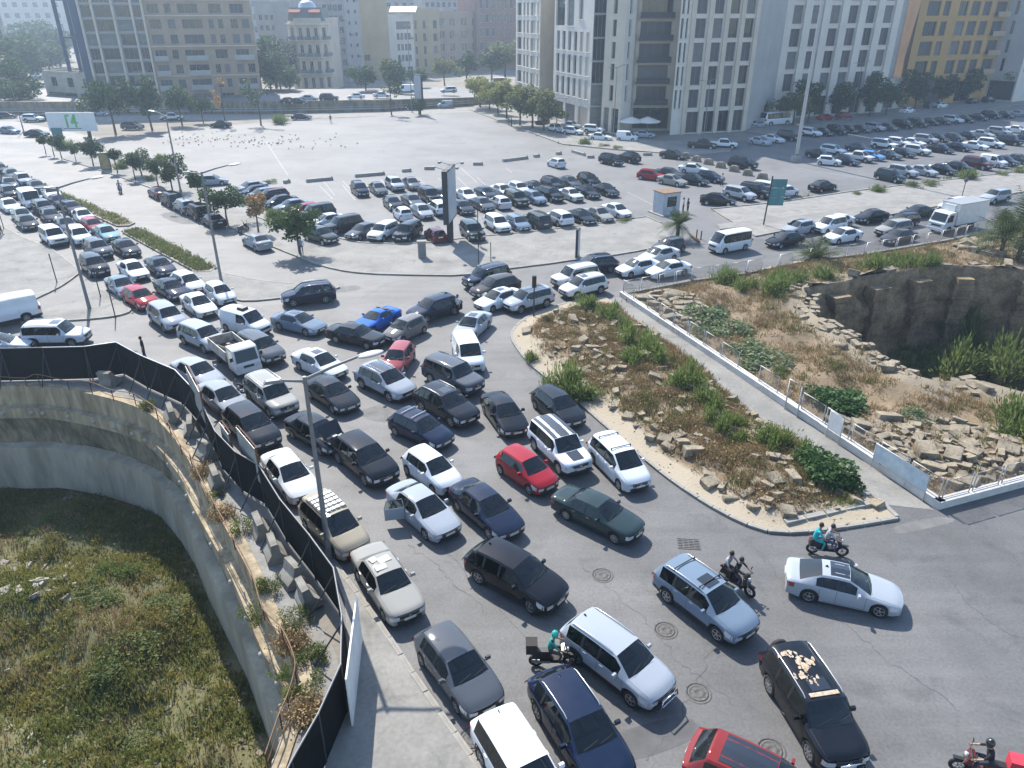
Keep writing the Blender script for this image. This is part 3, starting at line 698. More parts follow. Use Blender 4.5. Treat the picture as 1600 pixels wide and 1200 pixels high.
# s runs from the front bumper backwards.  z: top line, sh: shoulder line, co: windscreen foot, rf/rr: roof ends, dk: rear window foot
T = {
 'sedan':   dict(L=4.55, W=1.76, H=1.46, wb=2.68, fo=.90, z=[(0, .66), (.25, .76), (1.25, .95), (3.95, 1.06), (4.45, 1.04), (4.55, .95)], sh=[(0, .60), (.6, .72), (1.3, .86), (3.4, .93), (4.55, .88)], co=1.28, rf=2.05, rr=3.22, dk=3.92, rw=.31, pil=[2.55], sg=(1.75, 3.35), wr=.60),
 'coupe':   dict(L=4.63, W=1.78, H=1.41, wb=2.70, fo=.92, z=[(0, .62), (.25, .74), (1.35, .93), (4.12, 1.02), (4.5, 1.0), (4.63, .9)], sh=[(0, .58), (.6, .71), (1.4, .85), (3.4, .95), (4.63, .86)], co=1.38, rf=2.2, rr=3.25, dk=4.1, rw=.33, pil=[2.62], sg=(1.9, 3.45), wr=.57),
 'old_sedan': dict(L=4.70, W=1.73, H=1.43, wb=2.78, fo=.82, z=[(0, .76), (.1, .83), (1.32, .96), (3.9, 1.02), (4.6, .98), (4.7, .9)], sh=[(0, .66), (.4, .74), (1.3, .86), (3.4, .89), (4.7, .84)], co=1.36, rf=2.02, rr=3.25, dk=3.82, rw=.31, pil=[2.55], sg=(1.7, 3.4), wr=.62),
 'fastback': dict(L=4.60, W=1.80, H=1.34, wb=2.60, fo=.98, z=[(0, .70), (.15, .80), (1.55, .94), (4.05, 1.0), (4.5, .98), (4.6, .9)], sh=[(0, .62), (.5, .74), (1.5, .84), (3.4, .92), (4.6, .85)], co=1.58, rf=2.3, rr=2.95, dk=3.95, rw=.32, pil=[2.8], sg=(2.0, 3.3), wr=.56),
 'hatch':   dict(L=3.75, W=1.66, H=1.49, wb=2.42, fo=.76, z=[(0, .68), (.22, .82), (.98, 1.0), (3.62, 1.06), (3.75, .92)], sh=[(0, .60), (.5, .74), (1.0, .88), (2.9, .98), (3.75, .90)], co=1.0, rf=1.68, rr=3.32, dk=3.63, rw=.29, pil=[2.12, 2.95], sg=(1.4, 3.2), wr=.61),
 'compact': dict(L=4.20, W=1.76, H=1.48, wb=2.60, fo=.85, z=[(0, .66), (.25, .80), (1.15, .98), (4.02, 1.05), (4.2, .92)], sh=[(0, .60), (.5, .73), (1.2, .87), (3.1, .97), (4.2, .90)], co=1.18, rf=1.9, rr=3.65, dk=4.04, rw=.31, pil=[2.45, 3.25], sg=(1.6, 3.5), wr=.61),
 'suv':     dict(L=4.55, W=1.82, H=1.68, wb=2.65, fo=.90, z=[(0, .80), (.22, .95), (1.15, 1.12), (4.43, 1.16), (4.55, 1.0)], sh=[(0, .70), (.5, .86), (1.2, .98), (3.3, 1.07), (4.55, 1.0)], co=1.18, rf=1.85, rr=4.08, dk=4.42, rw=.35, pil=[2.5, 3.3], sg=(1.55, 4.1), wr=.64, cl=.27),
 'boxy_suv': dict(L=4.65, W=1.86, H=1.78, wb=2.75, fo=.85, z=[(0, .92), (.1, 1.02), (1.2, 1.12), (4.5, 1.2), (4.65, 1.05)], sh=[(0, .80), (.4, .93), (1.2, 1.02), (3.3, 1.07), (4.65, 1.03)], co=1.22, rf=1.72, rr=4.25, dk=4.5, rw=.38, pil=[2.45, 3.3], sg=(1.5, 4.3), wr=.70, cl=.3),
 'crossover': dict(L=4.70, W=1.88, H=1.66, wb=2.80, fo=.92, z=[(0, .78), (.25, .93), (1.2, 1.1), (4.53, 1.12), (4.7, .98)], sh=[(0, .70), (.5, .85), (1.2, .97), (3.3, 1.07), (4.7, .99)], co=1.24, rf=2.02, rr=3.95, dk=4.5, rw=.37, pil=[2.6, 3.45], sg=(1.65, 4.0), wr=.64, cl=.26),
 'mpv':     dict(L=4.40, W=1.73, H=1.69, wb=2.75, fo=.80, z=[(0, .72), (.2, .88), (.95, 1.08), (4.28, 1.1), (4.4, .95)], sh=[(0, .63), (.5, .80), (1.0, .95), (3.2, 1.0), (4.4, .95)], co=.98, rf=1.75, rr=3.95, dk=4.26, rw=.31, pil=[2.35, 3.2], sg=(1.3, 4.0), wr=.66),
 'small_van': dict(L=4.20, W=1.78, H=1.82, wb=2.65, fo=.82, z=[(0, .80), (.15, .93), (.85, 1.12), (4.14, 1.15), (4.2, .95)], sh=[(0, .68), (.4, .85), (.9, 1.0), (3.2, 1.02), (4.2, 1.0)], co=.88, rf=1.5, rr=4.02, dk=4.13, rw=.31, pil=[2.2], sg=(1.2, 2.15), wr=.72),
 'minibus': dict(L=4.85, W=1.80, H=2.12, wb=2.75, fo=1.05, z=[(0, .95), (.06, 1.1), (.22, 1.22), (4.78, 1.25), (4.85, 1.0)], sh=[(0, .85), (.3, 1.05), (.8, 1.1), (4.85, 1.12)], co=.24, rf=.95, rr=4.6, dk=4.77, rw=.33, pil=[1.5, 2.5, 3.6], sg=(.7, 4.55), wr=.76, cl=.24),
 'panel_van': dict(L=5.2, W=1.95, H=2.2, wb=3.0, fo=.95, z=[(0, .9), (.1, 1.0), (.7, 1.22), (5.12, 1.25), (5.2, 1.0)], sh=[(0, .8), (.5, 1.0), (.9, 1.12), (5.2, 1.12)], co=.72, rf=1.4, rr=5.0, dk=5.11, rw=.34, pil=[1.9], sg=(1.05, 1.88), wr=.80, cl=.26),
 'pickup':  dict(L=5.1, W=1.80, H=1.72, wb=3.05, fo=.88, z=[(0, .88), (.12, .98), (1.2, 1.1), (3.6, 1.04), (5.05, 1.02), (5.1, .95)], sh=[(0, .78), (.4, .9), (1.2, 1.0), (3.3, 1.03), (5.1, 1.0)], co=1.2, rf=1.8, rr=3.2, dk=3.55, rw=.37, pil=[2.5], sg=(1.5, 3.2), wr=.66, cl=.32),
}
class CarShape:
    def __init__(s, t):
        s.__dict__.update(T[t]); s.cl = T[t].get('cl', .2); s.h = s.W/2
        s.ax = (s.fo, s.fo+s.wb); s.ra = s.rw+.065
    def hw(s, q):
        e = min(q, s.L-q)
        front = q < s.L/2
        return s.h*interp([(0, .80 if front else .86), (.05, .875 if front else .91), (.15, .93 if front else .945), (.4, .975), (.9, 1.0), (2, 1.0)], max(0, e))
    def zb(s, q):
        z = s.cl+(.05 if q < .3 or q > s.L-.35 else 0)
        for a in s.ax:
            d = abs(q-a)
            if d < s.ra: z = max(z, s.rw+sqrt(max(0, s.ra**2-d*d))*.98)
        return z
    def roofz(s, q):
        m = (s.rf+s.rr)/2; k = (q-m)/((s.rr-s.rf)/2+.3)
        return s.H-.055*k*k-(.02 if q > m else 0)*k*k
    def low(s, q, r):
        w, zt, zs = s.hw(q), interp(s.z, q), interp(s.sh, q)
        zt = max(zt, zs+.02)
        y, f = [(.965, .22), (.885, .55), (.80, .76), (.42, .96), (0, 1.0)][r-4]
        return w*y, zs+(zt-zs)*f
    def high(s, q, r):
        w, zt, zs = s.hw(q), s.roofz(q), interp(s.sh, q); wr = s.wr*s.hw(q)/s.h*1.0 if q > s.L-.5 else s.wr
        wr = wr*s.h/.88
        return [(w*.972, zs+.02), (wr*1.03, zt-.125), (wr*.93, zt-.055), (wr*.52, zt-.012), (0, zt)][r-4]
    def P(s, q, r, side=1, off=0.0):
        """point of the skin at station q and row r (0 sill .. 8 centre line)"""
        r0 = int(min(r, 7)); f = r-r0
        a, b = s.R(q, r0), s.R(q, r0+1)
        y, z = a[0]+(b[0]-a[0])*f, a[1]+(b[1]-a[1])*f
        return Vector((s.L/2-q+s.bow(q, y), side*(y+off), z+(off if r >= 6 else 0)))
    def bow(s, q, y):
        k = (y/s.h)**2
        f = max(0, 1-q/.9); e = max(0, 1-(s.L-q)/.8)
        c = max(0, 1-abs(q-s.co)/(s.co*.95 if q < s.co else (s.rf-s.co)*1.6))
        return -.17*f*k+.11*e*k+.13*c*(1-k)
    def R(s, q, r):
        if r <= 3:
            w, zb, zs = s.hw(q), s.zb(q), interp(s.sh, q)
            y, f = [(.955, 0), (.992, .28), (1.0, .66), (.982, 1.0)][r]
            return w*y, zb+(zs-zb)*f
        if q <= s.co or q >= s.dk: return s.low(q, r)
        if s.rf <= q <= s.rr: return s.high(q, r)
        if q < s.rf: a, b, t = s.low(s.co, r), s.high(s.rf, r), (q-s.co)/(s.rf-s.co)
        else: a, b, t = s.low(s.dk, r), s.high(s.rr, r), (s.dk-q)/(s.dk-s.rr)
        if r == 4:
            w, zs = s.hw(q), interp(s.sh, q); k = min(1, t*3)
            lo = s.low(s.co if q < s.rf else s.dk, 4)
            return w*.97, zs+.02+(lo[1]-interp(s.sh, s.co if q < s.rf else s.dk)-.02)*(1-k)
        return a[0]+(b[0]-a[0])*t, a[1]+(b[1]-a[1])*(t+.10*t*(1-t))
PARTS = {}
def car_parts(t):
    if t in PARTS: return PARTS[t]
    c = CarShape(t); L = c.L
    st = {0, .05, .15, .3, .5, c.co-.12, c.co, c.co+(c.rf-c.co)*.3, c.co+(c.rf-c.co)*.65, c.rf, c.rf+.25, (c.rf+c.rr)/2, c.rr-.25, c.rr, c.rr+(c.dk-c.rr)*.4, c.rr+(c.dk-c.rr)*.75, c.dk, L, L-.05, L-.15, L-.3, c.sg[0], c.sg[1]}
    for a in c.ax:
        for k in (-1.001, -.93, -.75, -.42, 0, .42, .75, .93, 1.001): st.add(a+k*c.ra)
    for p in c.pil: st |= {p-.05, p+.05}
    st = sorted(x for x in st if 0 <= x <= L)
    st = [x for i, x in enumerate(st) if i == 0 or x-st[i-1] > .012]
    if st[-1] < L-1e-6: st[-1] = L
    body, wind, rear, trim = MB(), MB(), MB(), MB()
    pils = {}
    side = {1: [], -1: []}
    wins = [c.sg[0]]+[p for p in c.pil]+[c.sg[1]]
    sw = {(i, sd): MB() for i in range(len(wins)-1) for sd in (1, -1)}
    for a, b in zip(st, st[1:]):
        m = (a+b)/2
        for r in range(8):
            for sd in (1, -1):
                q = [c.P(a, r, sd), c.P(b, r, sd), c.P(b, r+1, sd), c.P(a, r+1, sd)]
                if sd < 0: q.reverse()
                if r >= 6 and c.co < m < c.rf: wind.quadv(q, 0, True)
                elif r >= 6 and c.rr+.03 < m < c.dk-.02: rear.quadv(q, 0, True)
                elif r == 4 and c.sg[0] <= m <= c.sg[1]:
                    if any(abs(m-p) < .051 for p in c.pil): pils.setdefault((min(range(len(c.pil)), key=lambda j: abs(m-c.pil[j])), sd), MB()).quadv(q, 0, True)
                    else:
                        for i in range(len(wins)-1):
                            if wins[i] <= m <= wins[i+1]: sw[(i, sd)].quadv(q, 0, True)
                elif r == 0 and c.cl > .25: trim.quadv(q, 0, True)
                else: body.quadv(q, 0, True)
    for q0, rev in ((0, False), (L, True)):
        for r in range(8):
            q = [c.P(q0, r, 1), c.P(q0, r+1, 1), c.P(q0, r+1, -1), c.P(q0, r, -1)]
            if rev: q.reverse()
            (trim if r == 0 and c.cl > .25 else body).quadv(q, 0, True)
    def fin(b, m, ang=36):
        if not b.f: return None
        me = b.mesh('p', m)
        bm = bmesh.new(); bm.from_mesh(me); bmesh.ops.remove_doubles(bm, verts=bm.verts, dist=.002)
        bm.normal_update()
        for e in bm.edges:
            if len(e.link_faces) == 2 and e.calc_face_angle(0) > radians(ang): e.smooth = False
        bm.to_mesh(me); bm.free(); return me
    D = dict(shape=c)
    D['body'] = fin(body, 'car_paint'); D['windscreen'] = fin(wind, 'car_glass'); D['rear_window'] = fin(rear, 'far_glass')
    D['cladding'] = fin(trim, 'black_trim'); D['pillars'] = [fin(x, 'black_trim') for x in pils.values()]
    D['side_windows'] = [fin(x, 'car_glass') for x in sw.values() if x.f]
    # underbody and wheel wells
    u = MB(); u.box((0, 0, .36), (L-.5, c.W-.56, .34)); D['underbody'] = u.mesh('underbody', 'black_trim')
    # cabin: floor, dashboard, seats
    k = MB(); xs = c.L/2
    zs = interp(c.sh, c.co)
    k.box((xs-(c.co+c.dk)/2, 0, .42), (c.dk-c.co-.1, c.W-.24, .06)); k.box((xs-c.co-.28, 0, zs-.12), (.5, c.W-.22, .2), top=.85)
    k.box((xs-c.dk+.35, 0, zs-.1), (.55, c.W-.3, .06))
    D['interior'] = k.mesh('interior', 'interior')
    se = MB(); se.box((.05, 0, .12), (.5, .5, .2)); se.box((-.2, 0, .45), (.16, .48, .62), rot=Matrix.Rotation(-.25, 3, 'Y')); se.box((-.33, 0, .82), (.1, .26, .18)); D['seat'] = se.mesh('seat', 'seat')
    rs = MB(); rs.box((.05, 0, .12), (.5, 1.22, .2)); rs.box((-.2, 0, .42), (.16, 1.25, .55), rot=Matrix.Rotation(-.25, 3, 'Y')); D['rear_seat'] = rs.mesh('rear_seat', 'seat')
    # lamps wrapped over the wings
    def wrap(s0, s1, r0, r1, off, cap, m, n=4):
        out = {}
        for sd in (1, -1):
            b = MB()
            for i in range(n):
                a, e = s0+(s1-s0)*i/n, s0+(s1-s0)*(i+1)/n
                q = [c.P(a, r0, sd, off), c.P(e, r0, sd, off), c.P(e, r1, sd, off), c.P(a, r1, sd, off)]
                if sd < 0: q.reverse()
                b.quadv(q, 0, True)
            e0 = cap
            fx = (lambda y: L/2+.01-.17*(y/c.h)**2) if e0 == 0 else (lambda y: -L/2-.01+.11*(y/c.h)**2)
            A, B = c.P(e0, r0, sd, off), c.P(e0, r1, sd, off)
            ka, kb = (.66, .52) if e0 == 0 else (.74, .72)
            for i in range(3):
                ua, ub = i/3, (i+1)/3
                q = []
                for pt, kk, u in ((A, ka, ua), (B, kb, ua), (B, kb, ub), (A, ka, ub)):
                    y = pt.y*(1+(kk-1)*u); q.append(Vector((fx(y), y, pt.z)))
                b.quadv(q)
            me = b.mesh('lamp', m); recalc(me); out[sd] = me
        return out
    van = t in ('minibus', 'panel_van', 'small_van', 'mpv', 'boxy_suv', 'suv', 'hatch', 'crossover', 'compact')
    D['headlight'] = wrap(0, .5 if t not in ('old_sedan', 'boxy_suv', 'minibus') else .12, 1.75, 3.25, .008, 0, 'head_lamp')
    D['tail_light'] = wrap(L, L-.3 if not van else L-.22, 2.0, 3.6 if van else 3.1, .006, 1, 'tail_lamp')
    zf = interp(c.z, 0); x = L/2
    g = MB()
    wg = c.W*.5
    def strip(g, y0, y1, z0, z1, off, n=6):
        for i in range(n):
            ya, yb = y0+(y1-y0)*i/n, y0+(y1-y0)*(i+1)/n
            xa, xb = x-.17*(ya/c.h)**2+off, x-.17*(yb/c.h)**2+off
            g.faces([(xa, ya, z0), (xb, yb, z0), (xb, yb, z1), (xa, ya, z1), (xa-.03, ya, z0), (xb-.03, yb, z0), (xb-.03, yb, z1), (xa-.03, ya, z1)], [(0, 1, 2, 3), (3, 2, 6, 7), (4, 5, 1, 0)])
    strip(g, -wg/2, wg/2, zf-.2, zf-.06, .012); D['grille'] = g.mesh('grille', 'black_trim')
    g = MB(); strip(g, -c.W*.31, c.W*.31, c.cl+.08, c.cl+.2, .012); D['intake'] = g.mesh('lower_intake', 'black_trim')
    g = MB(); strip(g, -wg/2, wg/2, zf-.065, zf-.045, .02); strip(g, -wg/2, wg/2, zf-.21, zf-.195, .02); g.box((x+.018, 0, zf-.13), (.02, .12, .09)); D['badge'] = g.mesh('badge', 'chrome')
    g = MB(); g.box((x+.02, 0, c.cl+.30), (.02, .5, .11)); D['front_plate'] = g.mesh('licence_plate', 'plate')
    g = MB(); g.box((-x-.012, 0, .78 if not van else .82), (.02, .5, .12)); D['rear_plate'] = g.mesh('licence_plate', 'plate')
    zs = interp(c.sh, c.co+.35)
    for sd in (1, -1):
        g = MB(); g.box((x-c.co-.42, sd*(c.h+.10), zs+.10), (.11, .22, .15), top=.82, mi=0); g.box((x-c.co-.42, sd*(c.h-.0), zs+.06), (.06, .1, .05), mi=1)
        D['mirror%d' % sd] = g.mesh('wing_mirror', ['car_paint', 'black_trim'])
        n = 0; hl = []
        for q in ((c.pil[0]-.22), (c.pil[1]-.2 if len(c.pil) > 1 else min(c.sg[1]-.25, c.ax[1]-.15))):
            if t in ('small_van', 'panel_van') and n: break
            p = c.P(q, 2.72, sd, .015); h = MB(); h.box(p, (.17, .035, .03)); n += 1; hl.append(h.mesh('door_handle', 'car_paint' if t != 'old_sedan' else 'chrome'))
        D['handle%d' % sd] = hl
        # door seams
        h = MB()
        qs = [c.co+.12, c.pil[0]] + ([c.pil[1]] if len(c.pil) > 1 and t not in ('minibus',) else [c.ax[1]-c.ra+.05])
        for q in qs:
            pr = None
            for r in (0.25, 1, 2, 3, 4):
                a, e = c.P(q-.006, r, sd, .003), c.P(q+.006, r, sd, .003)
                if pr: h.quadv([pr[0], pr[1], e, a] if sd > 0 else [a, e, pr[1], pr[0]])
                pr = (a, e)
        for i in range(8):                # sill line of the doors
            q0, q1 = qs[0]+(qs[-1]-qs[0])*i/8, qs[0]+(qs[-1]-qs[0])*(i+1)/8
            q = [c.P(q0, .3, sd, .003), c.P(q1, .3, sd, .003), c.P(q1, .38, sd, .003), c.P(q0, .38, sd, .003)]
            h.quadv(q if sd > 0 else q[::-1])
        D['seam%d' % sd] = h.mesh('door_seams', 'black_trim')
        # bonnet edge
    gaps = []
    for sd in (1, -1):
        h = MB(); gaps.append(h)
        for i in range(6):
            q0, q1 = .12+(c.co-.14)*i/6, .12+(c.co-.14)*(i+1)/6
            q = [c.P(q0, 5.4, sd, .003), c.P(q1, 5.4, sd, .003), c.P(q1, 5.5, sd, .003), c.P(q0, 5.5, sd, .003)]
            for v in q: v.z += .003
            h.quadv(q if sd > 0 else q[::-1])
    D['bonnet_gap'] = [h.mesh('bonnet_gap', 'black_trim') for h in gaps]
    D['wipers'] = []
    for y0, y1 in ((-.55, .02), (.08, .62)):
        w = MB()
        a = c.P(c.co+.02, 7, 1); w.tube([(x-c.co+.07, y0, c.P(c.co+.03, 7.2).z+.02), (x-c.co-.02, y1, c.P(c.co+.15, 7.2).z+.025)], .009, 4); D['wipers'].append(w.mesh('wiper', 'black_trim'))
    # wheels
    D['wheel'] = {}
    for sd in (1, -1):
        r = c.rw; y0, y1 = -sd*.205, sd*.0
        b = MB(); b.lathe([(r*.62, y1-sd*.02), (r*.70, y1), (r*.93, y1-sd*.01), (r, y1-sd*.035), (r, y0+sd*.03), (r*.9, y0), (r*.6, y0)], 20, 'Y')
        b.lathe([(r*.62, y1-sd*.02), (r*.60, y1-sd*.07), (0, y1-sd*.075)], 20, 'Y')
        ty = b.mesh('tyre', 'tyre'); recalc(ty)
        d = MB(); d.lathe([(r*.66, y1-sd*.012), (r*.60, y1-sd*.004), (r*.56, y1-sd*.02)], 20, 'Y')
        nsp = 5 if t not in ('old_sedan', 'boxy_suv', 'panel_van', 'minibus') else 8
        for k in range(nsp):
            a = 2*pi*k/nsp+.3
            d.box((cos(a)*r*.33, y1-sd*.02, sin(a)*r*.33), (r*.58, .03, r*.17), rot=Matrix.Rotation(-a, 3, 'Y'))
        d.lathe([(r*.17, y1-sd*.03), (r*.15, y1-sd*.0), (0, y1-sd*.0)], 10, 'Y')
        rm = d.mesh('rim', 'rim'); recalc(rm)
        f = MB(); f.lathe([(r*.62, y1-sd*.01), (r*.70, y1), (r*.93, y1-sd*.01), (r, y1-sd*.035), (r, y0)], 14, 'Y', 0); f.lathe([(r*.62, y1-sd*.01), (r*.5, y1-sd*.03), (r*.1, y1-sd*.01), (0, y1-sd*.01)], 14, 'Y', 1)
        fw = f.mesh('wheel', ['tyre', 'rim']); recalc(fw)
        D['wheel'][sd] = (ty, rm, fw)
    # far versions of the panes are darker and opaque
    for key in ('windscreen', 'rear_window'):
        if D[key]:
            m2 = D[key].copy(); m2.materials[0] = MATS['far_glass']; D['far_'+key] = m2
    fs = MB()
    D['far_side'] = []
    for me in D['side_windows']:
        m2 = me.copy(); m2.materials[0] = MATS['far_glass']; D['far_side'].append(m2)
    PARTS[t] = D
    return D
COLS = dict(white=(.68, .70, .71), pearl=(.58, .58, .57), silver=(.33, .355, .385), bluegrey=(.17, .225, .29), grey=(.075, .083, .095), dark=(.012, .0145, .019), black=(.004, .005, .0075), navy=(.006, .013, .036), red=(.30, .012, .02), maroon=(.08, .012, .018), orange=(.19, .018, .016), beige=(.34, .29, .21), champagne=(.31, .295, .26), brown=(.045, .036, .03), blue=(.008, .12, .50), teal=(.22, .38, .42), green=(.018, .034, .034), olive=(.04, .05, .046), sky=(.10, .27, .56), tan=(.17, .155, .14), pink=(.34, .07, .075))
PATHS = {}
def ground_at(p, heading=0): return 0.008
def where(t, spec):
    """spec: ('w', rear wheel, front wheel) contact points, ('a', rear, front) axis points with heights, ('f', front foot, heading), ('c', centre, heading, height)"""
    c = T[t]
    if spec[0] == 'w':
        a, b = G(*spec[1]), G(*spec[2]); d = (b-a).normalized(); n = Vector((-d.y, d.x, 0)); m = (a+b)/2
        if n.dot(m) < 0: n = -n
        p = m+n*(c['W']/2-.1)+d*(c['fo']+c['wb']/2-c['L']/2); return p, atan2(d.y, d.x)
    if spec[0] == 'a':
        a, b = G(*spec[1]), G(*spec[2]); d = b-a; d.z = 0; d.normalize()
        p = (a+b)/2; p = Vector((p.x, p.y, 0)); return p, atan2(d.y, d.x)
    if spec[0] == 'f':
        h = radians(spec[2]); d = Vector((cos(h), sin(h), 0)); return G(*spec[1])-d*c['L']/2, h
    h = radians(spec[2]); p = G(spec[1][0], spec[1][1], spec[3] if len(spec) > 3 else .7); return Vector((p.x, p.y, 0)), h
NCAR = [0]
TYPEWORD = dict(sedan='car', coupe='car', old_sedan='car', fastback='car', hatch='car', compact='car', suv='car', boxy_suv='car', crossover='car', mpv='car', small_van='van', minibus='van', panel_van='van', pickup='truck')
KINDNAME = dict(sedan='sedan', coupe='coupe', old_sedan='old_sedan', fastback='sports_car', hatch='small_hatchback', compact='hatchback', suv='sport_utility_car', boxy_suv='boxy_off_road_car', crossover='crossover_car', mpv='people_carrier', small_van='small_van', minibus='minibus', panel_van='panel_van', pickup='pickup_truck')
def car(t, colour, spec, label, group=None, lod=0, ex=(), z=None, turn=0.0, shift=(0, 0), roof=None, steer=0.0):
    D = car_parts(t); c = D['shape']; p, h = where(t, spec)
    p.x += shift[0]; p.y += shift[1]
    root = empty(KINDNAME[t], (p.x, p.y, .009 if z is None else z), h+turn)
    tag(root, label, TYPEWORD[t], group)
    base = COLS[colour] if isinstance(colour, str) else colour
    k = rnd.uniform(.88, 1.1); col = tuple(min(.85, v*k) for v in base)+(1,)
    def add(nm, me, par=root, tint=False):
        if me is None: return None
        o = link(nm, me, par)
        if tint: o.color = col
        return o
    bo = add('body', D['body'], tint=True)
    g = 'far_' if lod else ''
    add('windscreen', D.get(g+'windscreen', D['windscreen'])); add('rear_window', D.get(g+'rear_window', D['rear_window']))
    add('sill_cladding', D['cladding'])
    for me in D['pillars']: add('pillar', me)
    for me in (D['far_side'] if lod else D['side_windows']):
        if me: add('side_window', me)
    add('underbody', D['underbody'])
    for sd in (1, -1):
        for ia, a in enumerate(c.ax):
            w = D['wheel'][sd]
            o = add('wheel', w[2] if lod else w[0]); o.location = (c.L/2-a, sd*(c.h-.015), c.rw)
            if not lod: add('rim', w[1], o)
            if ia == 0 and steer: o.rotation_euler = (0, 0, steer)
        add('headlight', D['headlight'][sd]); add('tail_light', D['tail_light'][sd])
        if lod < 2:
            add('wing_mirror', D['mirror%d' % sd], tint=True)
        if not lod:
            [add('door_handle', hm, tint=True) for hm in D['handle%d' % sd]]; add('door_seams', D['seam%d' % sd])
    if lod < 2:
        add('grille', D['grille']); add('lower_intake', D['intake']); add('front_plate', D['front_plate']); add('rear_plate', D['rear_plate'])
    if not lod:
        add('badge', D['badge']); [add('bonnet_gap', hm) for hm in D['bonnet_gap']]; [add('wiper', hm) for hm in D['wipers']]; add('interior', D['interior'])
        for sd in (.36, -.36):
            o = add('seat', D['seat']); o.location = (c.L/2-c.co-1.15, sd, .45)
        o = add('rear_seat', D['rear_seat']); o.location = (c.L/2-min(c.co+2.05, c.dk-.7), 0, .45)
    x = c.L/2
    def roofpatch(nm, q0, q1, w, m, off=.014, n=12, r0=None):
        b = MB()
        for i in range(n):
            a, e = q0+(q1-q0)*i/n, q0+(q1-q0)*(i+1)/n
            for sd in (1, -1):
                q = [c.P(a, 8-w, sd, 0), c.P(e, 8-w, sd, 0), c.P(e, 8, sd, 0), c.P(a, 8, sd, 0)]
                for v in q: v.z += off
                b.quadv(q if sd > 0 else q[::-1], 0, True)
        return b.build(nm, m, root, fix=False)
    for e in ex:
        if e == 'sunroof': roofpatch('sunroof', c.rf+.12, c.rf+.12+.62, .95, 'sun_glass')
        elif e == 'glassroof': roofpatch('glass_roof', c.rf+.02, c.rr-.32, 1.7, 'sun_glass')
        elif e == 'blackroof': roofpatch('dark_roof', c.rf+.02, c.rr-.02, 2.0, 'black_gloss')
        elif e == 'rails':
            for sd in (1, -1):
                b = MB(); pts = [c.P(q, 6.0, sd) for q in (c.rf+.15, c.rf+.3, (c.rf+c.rr)/2, c.rr-.25, c.rr-.1)]
                hs = (.0, .055, .06, .055, .0)
                b.tube([v+Vector((0, 0, hh)) for v, hh in zip(pts, hs)], .02, 6); b.build('roof_rail', 'rail_metal', root)
        elif e == 'bars':
            for q in (c.rf+.35, c.rr-.55):
                b = MB(); a = c.P(q, 6, 1); b.tube([(a.x, -a.y, a.z+.1), (a.x, a.y, a.z+.1)], .025, 6)
                for sd in (1, -1): b.box((a.x, sd*a.y*.95, a.z+.05), (.06, .05, .1))
                b.build('roof_bar', 'rail_metal' if colour in ('dark', 'black', 'navy') else 'black_trim', root)
        elif e == 'rack':
            for k2 in range(5):
                q = c.rf+.3+k2*.32
                b = MB()
                for i in range(5): a = c.P(q, 6.1, 1); b.box((a.x, (i-2)*a.y*.42, c.roofz(q)+.055), (.2, a.y*.34, .05))
                b.build('rack_slat', 'white_paint', root)
            for sd in (1, -1):
                b = MB(); a, d2 = c.P(c.rf+.15, 6, sd), c.P(c.rf+1.8, 6, sd); b.tube([a+Vector((0, 0, .05)), d2+Vector((0, 0, .05))], .025, 6); b.build('roof_rail', 'black_trim', root)
        elif e == 'ribs':
            b = MB()
            for k2 in range(6):
                y = (k2-2.5)*.2; b.tube([(x-c.rf-.15, y, c.roofz(c.rf+.15)+.01-abs(y)*.03), (x-c.rr+.15, y, c.roofz(c.rr-.15)+.01-abs(y)*.03)], .014, 4)
            b.build('roof_ribs', 'rail_metal', root)
        elif e == 'fin':
            b = MB(); q = c.rr-.18; b.box((x-q, 0, c.roofz(q)+.04), (.14, .035, .08), top=.4); b.build('antenna_fin', 'black_trim', root)
        elif e == 'bullbar':
            b = MB(); zf = interp(c.z, 0)
            b.tube([(x+.02, .45, .3), (x+.16, .45, .5), (x+.15, .42, zf-.04), (x+.15, -.42, zf-.04), (x+.16, -.45, .5), (x+.02, -.45, .3)], .03, 6)
            b.tube([(x+.16, -.45, .5), (x+.16, .45, .5)], .022, 6); b.build('bull_bar', 'chrome', root)
        elif e == 'spare':
            b = MB(); b.lathe([(0, -.1), (.3, -.1), (.35, -.05), (.35, .08), (.2, .1), (0, .1)], 18, 'X'); o = b.build('spare_wheel', 'tyre', root); o.location = (-x-.1, 0, .95)
        elif e == 'stripe':
            b = MB(); q0, q1 = .25, c.co-.08
            for i in range(9):
                a, e2 = q0+(q1-q0)*i/9, q0+(q1-q0)*(i+1)/9
                for sd in (1, -1):
                    q = [c.P(a, 8, sd), c.P(e2, 8, sd), c.P(e2, 7.1, sd), c.P(a, 7.1, sd)]
                    b.quadv([v+Vector((0, 0, .012)) for v in (q if sd < 0 else q[::-1])])
            b.build('bonnet_decal', 'black_gloss', root)
        elif e == 'peel':
            q0, q1 = c.rf, c.rr-.1
            b = MB(); r2 = random.Random(4)
            for k2 in range(90):
                cl = (k2 % 6)/6; q = q0+.75+cl*(q1-q0-1.0)+r2.gauss(0, .1); y = .28*sin(cl*9)+.12+r2.gauss(0, .13); n = 7; rr = abs(r2.gauss(.0, .055))+.015
                vs = [(x-q+cos(2*pi*i/n)*rr*r2.uniform(.4, 1.5), -y+sin(2*pi*i/n)*rr*r2.uniform(.3, 1.0), 0) for i in range(n)]
                b.quadv([(vx, vy, c.roofz(x-vx)-abs(vy)*.035+.012+k2*.0002) for vx, vy, _ in vs])
            b.build('peeled_lacquer', 'peel', root)
            b = MB(); b.box((x-c.rf-.16, 0, c.roofz(c.rf+.16)+.012), (.16, 1.05, .02)); b.build('peeled_strip', 'peel', root)
